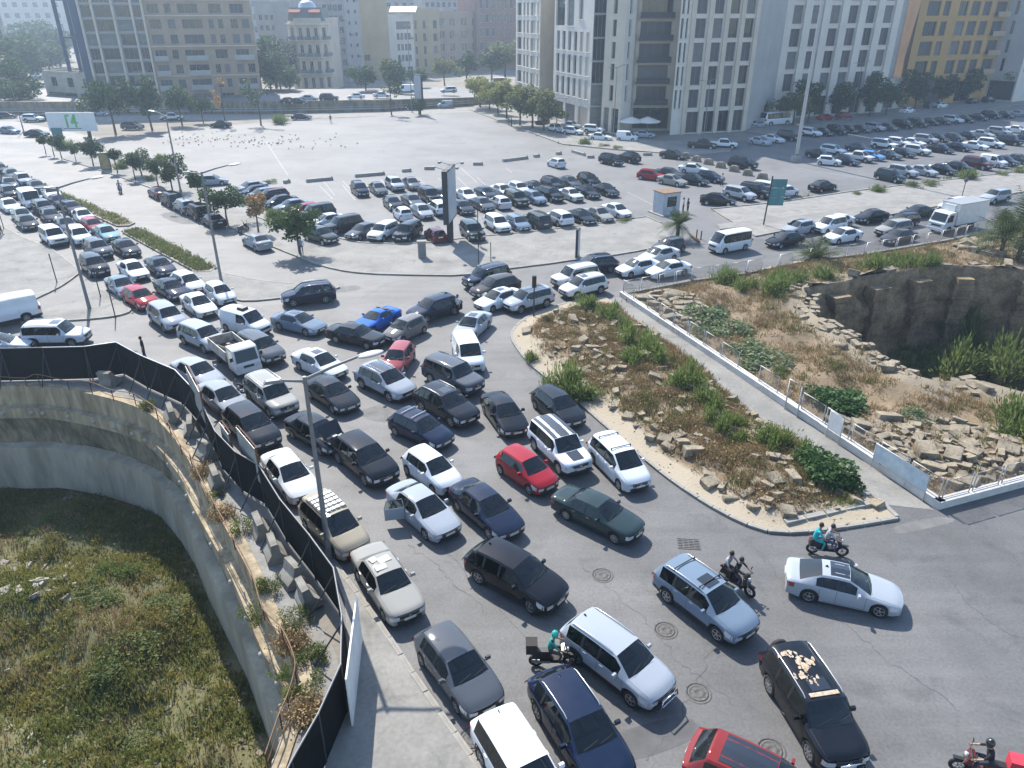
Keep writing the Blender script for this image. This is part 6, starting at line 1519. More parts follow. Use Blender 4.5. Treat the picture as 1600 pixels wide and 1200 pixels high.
for i, (k, x, y, s, h, lab) in enumerate([
 ('broom', 1135, 440, 1.6, 1.3, 'low green shrub just inside the roadside fence, leftmost'), ('broom', 1160, 452, 1.3, 1.1, 'small green shrub below the leftmost roadside one'), ('broom', 1200, 462, 1.9, 1.5, 'yellow-green shrub in a group beside the pit, lower one'), ('broom', 1218, 446, 1.9, 1.5, 'yellow-green shrub in a group beside the pit, upper one'), ('broom', 1240, 440, 1.5, 1.2, 'green shrub right of the yellow-green group'), ('broom', 1285, 435, 1.5, 1.2, 'olive shrub near the upper left of the pit'),
 ('broom', 1365, 421, 1.8, 1.4, 'green shrub on the far rim of the pit, left'), ('broom', 1392, 416, 1.7, 1.3, 'green shrub on the far rim of the pit, middle'), ('broom', 1415, 416, 1.8, 1.4, 'green shrub on the far rim of the pit, right'), ('broom', 1450, 418, 1.5, 1.1, 'lone green shrub right end of the far rim'),
 ('pale', 1110, 498, 2.0, 1.3, 'pale grey-green leafy mound by the stone heap'), ('pale', 1140, 515, 2.0, 1.2, 'pale leafy mound below the first one'), ('pale', 1100, 520, 1.3, .9, 'small pale leafy mound near the wire fence'), ('pale', 1185, 560, 2.1, 1.0, 'broad pale weed patch halfway along the fence'), ('pale', 1165, 545, 1.5, .9, 'pale weed patch left of the broad one'), ('weed', 1225, 585, 1.4, .9, 'yellowish weed patch beside the broken wall'),
 ('leafy', 1310, 632, 1.9, 1.2, 'dark round bush in front of the broken wall'), ('leafy', 1285, 628, 1.3, .9, 'dark bush left of the round one by the wall'), ('pale', 1420, 652, 1.0, .6, 'small pale weed on the stony slope'), ('weed', 1300, 575, 1.0, .8, 'weed growing on the broken wall'), ('broom', 1570, 660, 1.9, 1.5, 'green shrub at the right edge below the pit'), ('broom', 1600, 690, 1.8, 1.4, 'green shrub at the right edge above the stones')]):
    p = G(x, y, .4); shrub(k, (p.x, p.y, site_h(p.x, p.y)-.08), s, h, lab, GE, i)
GPt = 'shrubs on the pit floor at right'
for i, (x, y, z, s, h, lab) in enumerate([(1505, 540, -7, 2.6, 3.4, 'tall green shrub climbing the far pit wall'), (1460, 582, -7.5, 3.0, 2.4, 'green shrub on the pit floor, left'), (1500, 585, -7.3, 3.2, 2.8, 'green shrub on the pit floor, middle'), (1545, 578, -6.8, 3.4, 3.2, 'large green shrub on the pit floor, right'), (1585, 590, -6.5, 3.2, 3.0, 'green shrub on the pit floor at the right edge'), (1430, 597, -7.6, 2.4, 1.6, 'low shrub at the left foot of the pit'), (1565, 500, -5.0, 1.9, 2.6, 'dark shrub high on the right pit wall')]):
    p = G(x, y, z); shrub('weed' if i % 2 else 'broom', (p.x, p.y, z), s, h, lab, GPt, i)
GL = 'weeds inside the hoarding'
for i, (k, x, y, s, h, lab) in enumerate([('weed', 232, 632, .9, 1.3, 'green weed by the far bend of the pit wall'), ('weed', 338, 772, .7, .9, 'green weed by the first barrier blocks'), ('weed', 378, 825, .8, 1.3, 'tall green weed below the white sign frame'), ('weed', 425, 915, .9, 1.3, 'green weed mid way down the wall walk'), ('weed', 390, 960, .8, .9, 'green weed hanging over the wall ledge'), ('weed', 462, 968, 1.0, 1.1, 'yellow-green grass clump by the wall walk'), ('weed', 480, 1030, 1.1, 1.0, 'weeds beside the white rubble inside the hoarding'), ('dry', 455, 1000, 1.0, .9, 'dry brown tuft inside the hoarding'), ('dry', 318, 735, .9, .8, 'dry straw tuft by the leaning barrier block'), ('dry', 345, 800, .9, .7, 'dry straw tuft mid way along the wall'), ('weed', 470, 1070, 1.0, .9, 'weed clump near the corner of the hoarding'), ('dry', 478, 1110, 1.1, .8, 'dry weeds by the last hoarding panels'), ('weed', 440, 1045, .7, .7, 'small weed on the lower ledge')]):
    p = G(x, y, .3); shrub(k, (p.x, p.y, .02), s, h, lab, GL, i)
# shrubs across the left pit floor
GQ = 'shrubs on the floor of the left pit'
rs = np.random.RandomState(3); spots = []
while len(spots) < 46:
    x, y = rs.uniform(-40, -9), rs.uniform(8, 40)
    if inside((x, y), LPIT) and polydist((x, y), LW, False) > 2.2 and all(hypot(x-a, y-c) > 2.0 for a, c in spots): spots.append((x, y))
for i, (x, y) in enumerate(spots):
    k = ('weed', 'weed', 'broom', 'dry')[i % 4]; s = rs.uniform(1.1, 2.3)
    shrub(k, (x, y, lp_h(x, y)-.1), s, rs.uniform(.5, 1.0)*s*.7, 'low shrub on the overgrown floor of the left pit', GQ, i)
# --- ground cover
def cover_stuff(name, label, poly, holes, n, hfun, m, bl=.35, wd=.03, dens=None, seed=1, leafy=.4, cat='grass'):
    rs = np.random.RandomState(abs(seed)); xs = [p[0] for p in poly]; ys = [p[1] for p in poly]; P = []
    tries = 0
    while len(P) < n and tries < n*6:
        tries += 1; x, y = rs.uniform(min(xs), max(xs)), rs.uniform(min(ys), max(ys))
        if not inside((x, y), poly) or any(inside((x, y), h) for h in holes): continue
        if dens and rs.random() > dens(x, y): continue
        P.append((x, y, hfun(x, y)))
    P = np.array(P); Q = []
    for k in range(7):
        c = P+np.concatenate([rs.normal(0, .13, (len(P), 2)), np.full((len(P), 1), -.03)], 1)
        t = np.concatenate([rs.normal(0, .16, (len(P), 2)), rs.uniform(.3, 1.1, (len(P), 1))], 1)*bl; sd = np.concatenate([rs.normal(0, 1, (len(P), 2)), np.zeros((len(P), 1))], 1); sd = sd/np.linalg.norm(sd, axis=1)[:, None]*wd
        Q.append(np.stack([c-sd, c+sd, c+t*1.0+sd*.25, c+t-sd*.25], 1))
    if leafy:
        for k in range(3):
            c = P+np.concatenate([rs.normal(0, .2, (len(P), 2)), rs.uniform(0, bl*.7, (len(P), 1))], 1); Q.append(leaves(rs, c, leafy*.3))
    o = link(name, np_mesh(name, np.concatenate(Q), m)); tag(o, label, cat, kind='stuff'); return o
tri_d = lambda x, y: max(0, min(1, (kerbdist(x, y)-1.2)*.8))*max(.1, min(1, .55+fbm(x, y, .45, 13)*1.4))
cover_stuff('dry_grass', 'dry brown grass between the stones of the ruin field', TRI, (), 7500, tri_h, 'grass_dry', .32, .022, tri_d, 1)
cover_stuff('green_grass', 'patchy olive weeds between the stones of the ruin field', TRI, (), 2600, tri_h, 'grass_green', .4, .025, lambda x, y: tri_d(x, y)*max(0, min(1, .4+fbm(x, y, .35, 31)*2)), 2)
sd_ = lambda x, y: 0 if y > 95 or x > 62 else max(.06, min(1, .6+fbm(x, y, .3, 17)*1.6))*(.25 if polydist((x, y), RPIT) < 1.2 else 1)
cover_stuff('dry_grass', 'dry straw grass over the dig behind the wire fence', SITE, (RPIT,), 13000, site_h, 'grass_dry', .38, .025, sd_, 3)
cover_stuff('green_grass', 'olive weeds over the dig behind the wire fence', SITE, (RPIT,), 4500, site_h, 'grass_green', .5, .028, lambda x, y: sd_(x, y)*max(0, min(1, .35+fbm(x, y, .2, 37)*2)), 4)
cover_stuff('pit_growth', 'green growth over the floor of the right pit', RPIT, (), 1800, rp_h, 'grass_green', .8, .05, None, 5, .8)
VIS = [(-42, 44), (-7, 44), (-7, 8), (-42, 8)]
cover_stuff('pit_growth', 'mottled green and brown growth over the floor of the left pit', [p for p in LPIT], (), 24000, lp_h, 'grass_pit', .42, .03, lambda x, y: 0 if x < -44 or polydist((x, y), LW, False) < 1.0+fbm(x, y, .6, 2) else max(.15, min(1, .75+fbm(x, y, .25, 41)*1.6)), 6, .6)
cover_stuff('pit_straw', 'straw coloured grass over the floor of the left pit', [p for p in LPIT], (), 5000, lp_h, 'grass_dry', .45, .022, lambda x, y: 0 if x < -44 or polydist((x, y), LW, False) < 2.5 else max(0, min(1, fbm(x, y, .22, 61)*2.2+.1)), 16, .3)
for A, C, d in MED:
    n = V3((-d.y, d.x, 0)); w = n*.8; poly = [A-w, C-w, C+w, A+w]
    cover_stuff('median_planting', 'grey-green planting of the long median beside the jam' if (C-A).length > 30 else 'grey-green planting of the short median near the lamp', poly, (), int((C-A).length*40), lambda x, y: .14, 'leaf_olive', .42, .04, None, 8+int(A.x), .9, 'planting')
cover_stuff('weeds', 'thin weeds along the kerb of the right car park', [p+V3((0, .1, 0)) for p in P2b[1:4]]+[p+V3((0, 1.1, 0)) for p in reversed(P2b[1:4])], (), 420, lambda x, y: .1, 'grass_green', .5, .04, lambda x, y: max(0, fbm(x, y, .2, 3)*3), 9, .5)
cover_stuff('weeds', 'thin weeds along the edge of the far pavement', [p+V3((0, -.3, 0)) for p in FARP[1:6]]+[p+V3((0, -1.4, 0)) for p in reversed(FARP[1:6])], (), 300, lambda x, y: .02, 'grass_green', .6, .05, lambda x, y: max(0, .3+fbm(x, y, .2, 8)*3), 10, .6)
# --- stones: separate blocks, children of the ground they lie on
STN = []
for k in range(9):
    q = random.Random(k+50); bm = bmesh.new(); sx, sy, sz = q.uniform(.7, 1.15), q.uniform(.5, .85), q.uniform(.35, .6)
    for x in (-1, 1):
        for y in (-1, 1):
            for z in (-1, 1):
                for j in range(2): bm.verts.new((x*sx/2*q.uniform(.72, 1.02), y*sy/2*q.uniform(.72, 1.02), z*sz/2*q.uniform(.75, 1.02)))
    bmesh.ops.convex_hull(bm, input=bm.verts); bmesh.ops.delete(bm, geom=[v for v in bm.verts if not v.link_faces], context='VERTS')
    me = bpy.data.meshes.new('stone'); bm.to_mesh(me); bm.free(); me.materials.append(MATS['ruin_stone']); STN.append(me)
c_ = MB(); c_.lathe([(0, -.7), (.36, -.7), (.4, -.66), (.4, .66), (.36, .7), (0, .7)], 14, 'X'); DRUM = c_.mesh('column_drum', 'ruin_stone'); recalc(DRUM)
def stones(poly, holes, n, hfun, parent, seed, smin, smax, dens):
    q = random.Random(seed); xs = [p[0] for p in poly]; ys = [p[1] for p in poly]; k = 0; t = 0; put = []
    while k < n and t < 20000:
        t += 1; x, y = q.uniform(min(xs), max(xs)), q.uniform(min(ys), max(ys))
        if not inside((x, y), poly) or any(inside((x, y), h) for h in holes) or q.random() > dens(x, y): continue
        s = q.uniform(smin, smax)**1.0
        if any(hypot(x-a, y-c) < (s+e)*.36 for a, c, e in put): continue
        put.append((x, y, s))
        o = link('stone' if k % 29 else 'column_drum', STN[k % 9] if k % 29 else DRUM, parent, (x, y, hfun(x, y)+s*.05)); s *= .8 if k % 29 == 0 else 1
        o.rotation_euler = (q.uniform(-.3, .3), q.uniform(-.3, .3), q.uniform(0, 6.3)); o.scale = (s, s, s*q.uniform(.6, 1.1)); k += 1
def tdens(x, y):
    k = kerbdist(x, y); return 0 if k < 1.1 else (.9 if y < 37 else .5)*max(.1, min(1, .6+fbm(x, y, .3, 71)*1.6))
stones(TRI, (), 270, tri_h, tri, 3, .25, 1.1, tdens)
HEAP1 = GP([(985, 470), (1040, 458), (1095, 480), (1090, 520), (1060, 518)], 0); HEAP2 = GP([(1285, 660), (1330, 668), (1420, 665), (1480, 660), (1600, 690), (1600, 745), (1480, 770), (1440, 755), (1340, 690)], 0)
stones(HEAP1, (), 55, site_h, site, 5, .6, 1.5, lambda x, y: 1)
stones(HEAP2, (), 150, site_h, site, 6, .4, 1.35, lambda x, y: 1)
RIMZ = [p for p in RPIT]
stones(SITE, (RPIT,), 46, site_h, site, 7, .3, 1.3, lambda x, y: max(0, min(1, fbm(x, y, .35, 51)*4)) if polydist((x, y), RPIT) < 1.6 and x < 47 else 0)
rw = empty('ruin_wall', (0, 0, 0)); tag(rw, 'broken ancient stone wall along the near rim of the right pit', 'wall')
q = random.Random(91); near_i = [i for i, p in enumerate(RPIT) if p.x < 46 and p.y < 60 and polydist(p, [FA, FB], False) < 26]
for i in near_i:
    a, c = RPIT[i], RPIT[(i+1) % len(RPIT)]; t = (c-a).normalized(); L_ = (c-a).length; n_ = V3((-t.y, t.x, 0)); hgt = .25+.9*max(0, fbm(a.x, a.y, .35, 44)+.25)
    for s_ in range(3):
        z = .1
        while z < hgt:
            for k in range(max(1, int(L_/.8))):
                p = a+t*(k+.5+q.uniform(-.2, .2))*L_/max(1, int(L_/.8))+n_*(-.75+s_*.5+q.uniform(-.12, .12)); sz = q.uniform(.55, 1.0)
                o = link('stone', STN[q.randrange(9)], rw, (p.x, p.y, z+.1)); o.scale = (sz, sz, sz*.8); o.rotation_euler = (q.uniform(-.15, .15), q.uniform(-.15, .15), atan2(t.y, t.x)+q.uniform(-.4, .4))
            z += .34
RB = GP([(1500, 385), (1560, 372), (1600, 380), (1600, 405), (1540, 410), (1480, 395)], 0)
stones(RB, (), 40, site_h, site, 8, .7, 1.6, lambda x, y: 1)
def gravel(name, label, poly, holes, n, hfun, seed, dens=None, s0=.03, s1=.16):
    rs = np.random.RandomState(seed); xs = [p[0] for p in poly]; ys = [p[1] for p in poly]; P = []; t = 0
    while len(P) < n and t < n*8:
        t += 1; x, y = rs.uniform(min(xs), max(xs)), rs.uniform(min(ys), max(ys))
        if inside((x, y), poly) and not any(inside((x, y), h) for h in holes) and (dens is None or rs.random() < dens(x, y)): P.append((x, y, hfun(x, y)))
    P = np.array(P)[:, None, :]; n = len(P); s = (s0+(s1-s0)*rs.random(n)**3)[:, None, None]; O = np.array([(1, 0, 0), (0, 1, 0), (-1, 0, 0), (0, -1, 0), (0, 0, .7), (0, 0, -.5)])[None]*s*rs.uniform(.5, 1.2, (n, 6, 1))
    a = rs.uniform(0, 6.3, n); R2 = np.stack([np.cos(a), -np.sin(a), np.sin(a), np.cos(a)], 1).reshape(n, 1, 2, 2); O[:, :, :2] = (R2 @ O[:, :, :2, None])[..., 0]
    C_ = P+O; T_ = [(0, 1, 4), (1, 2, 4), (2, 3, 4), (3, 0, 4), (1, 0, 5), (2, 1, 5), (3, 2, 5), (0, 3, 5)]; V_ = C_[:, np.array(T_).ravel(), :].reshape(-1, 3)
    o = link(name, np_mesh(name, V_, 'ruin_stone', 3)); tag(o, label, 'gravel', kind='stuff')
gravel('gravel', 'small broken stones strewn over the ruin field', TRI, (), 3200, tri_h, 41, lambda x, y: .35 if kerbdist(x, y) < 1.5 else 1)
gravel('gravel', 'small broken stones strewn over the dig', SITE, (RPIT,), 2600, site_h, 42, lambda x, y: 0 if x > 50 or y > 80 else max(.1, min(1, .5+fbm(x, y, .3, 77)*2)))
gravel('gravel', 'pale crumbs of rubble on the floor of the left pit', [p for p in LPIT], (), 900, lp_h, 43, lambda x, y: 0 if x < -40 else (.9 if polydist((x, y), LW, False) < 2.6 else .12))
mat('white_rubble', (.40, .37, .31), .95, var=.35, scale=2, bump=.5, bscale=8)
q = random.Random(77)
for k in range(46):
    x, y = (q.uniform(0, 130), q.uniform(868, 940)) if k < 34 else (q.uniform(0, 260), q.uniform(1020, 1190)); p = G(x, y, -6.3)
    if not inside(p, LPIT): continue
    o = link('stone', STN[k % 9], lpit, (p.x, p.y, lp_h(p.x, p.y)+.05)); s = q.uniform(.2, .75 if k < 34 else .35); o.scale = (s, s, s*.7); o.rotation_euler = (q.uniform(-.4, .4), q.uniform(-.4, .4), q.uniform(0, 6)); o.material_slots[0].link = 'OBJECT'; o.material_slots[0].material = MATS['white_rubble']
for k in range(60):
    i = q.randrange(10, len(LW)-10); t = (LW[i+1]-LW[i-1]).normalized(); nn = V3((-t.y, t.x, 0))*inw; p = LW[i]+nn*q.uniform(1.1, 2.0)+t*q.uniform(-.5, .5)
    o = link('stone', STN[k % 9], lpit, (p.x, p.y, lp_h(p.x, p.y)+.03)); s = q.uniform(.1, .4); o.scale = (s, s, s); o.rotation_euler = (q.random(), q.random(), q.random()*6)
# --- trees
TREE = {}
def tree_meshes(kind, v):
    if (kind, v) in TREE: return TREE[(kind, v)]
    rs = np.random.RandomState(v*7+len(kind)*13); q = random.Random(v+len(kind))
    # unit tree: height 1
    nb = {'round': 13, 'young': 9, 'dense': 16, 'bare': 8}[kind]; r0 = {'round': .19, 'young': .14, 'dense': .2, 'bare': .13}[kind]; zc = {'round': .64, 'young': .68, 'dense': .58, 'bare': .66}[kind]; sp = {'round': .22, 'young': .15, 'dense': .24, 'bare': .26}[kind]
    blobs = [(rs.normal(0, sp*.75), rs.normal(0, sp*.75), zc+rs.normal(0, sp*.6), r0*rs.uniform(.6, 1.15)) for _ in range(nb)]
    n = {'round': 2300, 'young': 900, 'dense': 2600, 'bare': 420}[kind]; ls = {'round': .062, 'young': .075, 'dense': .06, 'bare': .06}[kind]
    cr = np_mesh('crown', leaves(rs, clump_pts(rs, n, blobs, .45), ls, .5, .6), 'leaf_green')
    b = MB(); b.tube([(0, 0, -.01), (.012, .008, .2), (-.01, .01, zc-.1), (.0, 0, zc+.05)], [.026, .02, .014, .006], 7)
    for x, y, z, r in blobs[:9]: b.tube([(0, .005, zc-.18+q.random()*.1), (x*.5, y*.5, (z+zc-.12)/2), (x, y, z)], [.011, .008, .003], 5)
    TREE[(kind, v)] = (cr, b.mesh('trunk', 'bark')); return TREE[(kind, v)]
def tree(kind, x, y, h, m, label, grp, wide=1.0, z=0.0, v=None):
    p = G(x, y, z); v = rnd.randrange(3) if v is None else v; cr, tr = tree_meshes(kind, v)
    r = empty('tree', (p.x, p.y, z), rnd.uniform(0, 6)); tag(r, label, 'tree', grp)
    o = link('crown', cr, r); o.scale = (h*wide, h*wide, h); o.material_slots[0].link = 'OBJECT'; o.material_slots[0].material = MATS[m]
    o = link('trunk', tr, r); o.scale = (h*wide, h*wide, h); return r
for i, (x, y, h, k, m) in enumerate([(72, 241, 3.4, 'young', 'leaf_dark'), (85, 244, 3.6, 'young', 'leaf_dark'), (97, 248, 4.0, 'young', 'leaf_dark'), (119, 252, 2.8, 'young', 'leaf_dark'), (146, 259, 4.6, 'round', 'leaf_dark'), (184, 270, 4.0, 'young', 'leaf_dark'), (212, 281, 4.0, 'young', 'leaf_dark'), (222, 275, 4.6, 'dense', 'leaf_dark'), (248, 292, 4.0, 'young', 'leaf_dark'), (270, 299, 4.8, 'round', 'leaf_dark'), (314, 321, 4.8, 'young', 'leaf_dark'), (356, 350, 5.0, 'round', 'leaf_dark'), (404, 363, 4.4, 'young', 'leaf_dry')]):
    tree(k, x, y, h, m, '%s young street tree along the kerb of the open lot, %s from the left' % ('dry brown' if m == 'leaf_dry' else 'dark green', ORD[i]), 'young trees on the kerb', 1.0, .1)
tree('round', 469, 396, 5.4, 'leaf_green', 'leafy green street tree shading a man at the kerb', 'young trees on the kerb', 1.12, .1)
for i, (x, y, h, k, m) in enumerate([(750, 168, 8.5, 'round', 'leaf_yellow'), (765, 172, 7, 'round', 'leaf_yellow'), (778, 178, 8, 'round', 'leaf_olive'), (792, 186, 9, 'round', 'leaf_yellow'), (812, 196, 8.5, 'round', 'leaf_olive'), (832, 200, 9, 'round', 'leaf_olive'), (850, 204, 8, 'round', 'leaf_olive'), (870, 202, 5.2, 'young', 'leaf_green'), (935, 200, 6, 'young', 'leaf_olive')]):
    tree(k, x, y, h, m, 'sunlit yellow-green tree on the pavement by the pale buildings, %s from the left' % ORD[i], 'trees by the pale buildings', 1.05, .1)
for i, (x, y, h, m) in enumerate([(1182, 192, 7, 'leaf_dark'), (1238, 196, 9, 'leaf_olive'), (1262, 192, 10, 'leaf_dark'), (1308, 188, 9, 'leaf_dark'), (1358, 182, 10.5, 'leaf_dark'), (1384, 180, 9, 'leaf_dark'), (1428, 172, 10.5, 'leaf_dark'), (1470, 167, 9, 'leaf_dark'), (1510, 160, 9.5, 'leaf_dark'), (1552, 156, 11, 'leaf_olive'), (1590, 150, 10, 'leaf_dark'), (1620, 146, 10, 'leaf_dark')]):
    tree('round', x, y, h*.85, m, 'street tree before the facades at right, %s from the left' % ORD[i], 'trees before the facades at right', 1.0, .1)
for x, y, h, k, m, lab in [(181, 210, 12, 'round', 'leaf_dark', 'big dark tree before the glass fronted building, left'), (238, 203, 11, 'round', 'leaf_dark', 'big dark tree before the glass fronted building, right'), (285, 196, 9, 'round', 'leaf_dark', 'dark tree before the stone part of the left building'), (318, 192, 6.5, 'round', 'leaf_dark', 'low dark tree right of the three big ones'), (352, 196, 8, 'bare', 'leaf_dry', 'thin brown tree at the back edge of the lot'), (408, 196, 9.5, 'bare', 'leaf_dark', 'thin bare tree alone at the back edge of the lot'), (612, 180, 9.5, 'bare', 'leaf_dark', 'sparse tree before the highway wall'), (656, 180, 5, 'dense', 'leaf_dark', 'dark bush tree under the portrait billboard')]:
    tree(k, x, y, h, m, lab, 'trees round the back of the lot', .78)
for i, (x, y, h, m) in enumerate([(425, 148, 11, 'leaf_green'), (440, 146, 10, 'leaf_green'), (455, 150, 8, 'leaf_green'), (432, 138, 14, 'leaf_dark'), (572, 150, 9, 'leaf_dark'), (618, 148, 9, 'leaf_dark'), (655, 142, 7, 'leaf_dark'), (695, 134, 9, 'leaf_olive'), (730, 130, 10, 'leaf_dark'), (768, 126, 11, 'leaf_dark'), (790, 128, 14, 'leaf_olive')]):
    tree('round', x, y, h, m, 'tree behind the raised road, %s from the left' % ORD[i], 'trees behind the raised road', 1.1, 1.0)
for i, (x, y, h) in enumerate([(0, 165, 12), (20, 160, 12), (35, 172, 9), (45, 130, 14), (65, 110, 16), (30, 120, 15), (80, 118, 14), (95, 105, 16), (55, 96, 18), (10, 140, 16), (75, 98, 18), (100, 96, 15)]):
    tree('dense', x, y, h, 'leaf_dark', 'distant green tree at the far left crossing, number %s in from the left' % ORD[i], 'distant trees at far left', 1.15)
for i, (x, y, s, lab) in enumerate([(100, 232, 2.0, 'green hedge clump below the white billboard, left'), (118, 230, 2.2, 'green hedge clump below the white billboard, middle'), (135, 232, 2.0, 'green hedge clump below the white billboard, right'), (190, 262, 1.6, 'low shrub among the young kerb trees'), (232, 280, 1.8, 'rounded shrub between young trees and the lot'), (180, 238, 1.3, 'small shrub alone near the yellow poster'), (249, 248, 1.2, 'small lone shrub on the bare lot'), (420, 284, 1.5, 'small shrub at the head of the slanted row'), (380, 318, 1.2, 'low shrub beside the slanted row'), (425, 336, 1.2, 'yellowish shrub beside the dry tree'), (978, 345, 1.3, 'green shrub beside the white sedan at the row end'), (1340, 302, 1.0, 'first weed clump along the right kerb'), (1370, 298, 1.2, 'second weed clump along the right kerb'), (1430, 290, 2.0, 'long green shrub along the right kerb'), (1455, 288, 1.8, 'green shrub joined to the long one on the right kerb'), (1510, 278, 1.8, 'green shrub before the maroon off-roader'), (1590, 267, 2.2, 'large green shrub at the right end of the kerb'), (1565, 272, 1.4, 'olive shrub left of the large kerb shrub'), (915, 224, 1.4, 'weed tuft by the far pavement, left'), (945, 228, 1.5, 'weed tuft by the far pavement, middle'), (965, 231, 1.3, 'weed tuft by the far pavement, right'), (437, 192, 2.4, 'low bush at the back edge of the lot')]):
    p = G(x, y, .2); shrub('weed' if i % 3 else 'broom', (p.x, p.y, 0), s, s*.75, lab, 'shrubs round the lots', i)
# --- palms
def palm(px, py, z, trunk, n, l, label, seed=1):
    p = G(px, py, z); r = empty('palm', (p.x, p.y, z)); tag(r, label, 'palm tree', 'palms'); q = random.Random(seed)
    b = MB(); b.tube([(0, 0, -.2), (.02, 0, trunk*.5), (0, .02, trunk)], [.24, .2, .22], 8); b.build('trunk', 'bark', r)
    for k in range(n):
        a = k*2.4+q.random()*.4; el = q.uniform(-.1, 1.25); L = l*q.uniform(.8, 1.15); vs = []
        pts = []
        for j in range(8):
            t = j/7; x = cos(el)*L*t; zz = sin(el)*L*t-.55*L*t*t*max(.35, cos(el)); pts.append(V3((cos(a)*x, sin(a)*x, trunk+zz)))
        side = V3((-sin(a), cos(a), 0)); fr = MB()
        for j in range(1, 8):
            c = pts[j]; d = (pts[j]-pts[j-1]).normalized(); w = L*.26*sin(pi*(j/8)**.7)
            for s in (1, -1):
                for e in (0, .5):
                    c2 = pts[j-1]+(pts[j]-pts[j-1])*(1-e); tip = c2+side*s*w+d*w*.7-V3((0, 0, w*.35)); fr.quadv([c2-d*.03, c2+d*.05, tip, tip-d*.02])
        fr.tube(pts, .02, 4, r2=.006); fr.build('frond', 'palm_leaf', r, fix=False)
palm(1058, 372, .1, 1.5, 38, 2.1, 'short fan palm on the kerb at the lot entrance', 2)
palm(1275, 411, .1, .5, 44, 2.9, 'low bushy palm at the roadside fence', 3)
palm(1590, 405, .2, 3.0, 60, 4.8, 'large dark palm at the right edge over the fence', 4)
palm(1562, 400, .2, 1.8, 44, 4.0, 'smaller palm left of the large one at the right edge', 5)
# ================================================================== BUILDINGS
mat('cream_stone', (.60, .53, .42), .88, var=.16, scale=.25, bump=.1, bscale=6, speck=(.05, 2))
mat('white_stone', (.66, .62, .55), .88, var=.14, scale=.22, bump=.1, bscale=6, speck=(.05, 2))
mat('grey_stone', (.40, .395, .375), .88, var=.18, scale=.2, speck=(.06, 2))
mat('ochre', (.46, .29, .10), .88, var=.15, scale=.2, speck=(.06, 2))
mat('brown_wall', (.20, .14, .085), .9, var=.3, scale=.2)
mat('tan_stone', (.40, .30, .205), .88, var=.2, scale=.2, speck=(.06, 2))
mat('red_stone', (.27, .16, .115), .9, var=.25, scale=.3, speck=(.08, 2))
mat('yellow_plaster', (.45, .36, .20), .9, var=.22, scale=.2)
mat('old_plaster', (.48, .44, .35), .9, col2=(.33, .29, .22), scale=.3)
mat('grey_plaster', (.34, .34, .33), .9, var=.25, scale=.2)
mat('win_frame', (.20, .20, .20), .6); mat('win_white', (.55, .55, .52), .6); mat('red_roof', (.33, .10, .06), .85, var=.3, scale=2)
mat('blue_steel', (.025, .05, .11), .5, metal=.2); mat('shutter', (.16, .20, .20), .7, var=.3, scale=3)
glass_mat('win_glass', (.06, .08, .09), .1); glass_mat('green_glass', (.05, .09, .08), .15)
mat('blind', (.055, .055, .062), .4, var=.35, scale=.6)
mat('blind_grey', (.16, .155, .15), .6, var=.2, scale=1); mat('curtain', (.20, .21, .19), .6, var=.35, scale=1.5)
_a = MB(); _a.box((0, 0, .3), (.85, .4, .6)); _a.lathe([(0, -.22), (.22, -.22), (.24, -.2)], 10, 'Y', c=(-.1, 0, .3)); AC = _a.mesh('air_conditioner', 'grey_plaster')
WIN = {}
def window_mesh(w, h, fr, gl, mull):
    k = (round(w, 2), round(h, 2), fr, gl, mull)
    if k in WIN: return WIN[k]
    b = MB(); b.quadv([(0, .06, 0), (w, .06, 0), (w, .06, h), (0, .06, h)], 0)
    t = min(.09, w*.12)
    for x0, x1, z0, z1 in [(0, t, 0, h), (w-t, w, 0, h), (t, w-t, 0, t), (t, w-t, h-t, h)]+[(w*(i+1)/(mull+1)-t*.35, w*(i+1)/(mull+1)+t*.35, t, h-t) for i in range(mull)]:
        b.box(((x0+x1)/2, .03, (z0+z1)/2), (x1-x0, .06, z1-z0), mi=1)
    WIN[k] = b.mesh('window', [gl, fr]); return WIN[k]
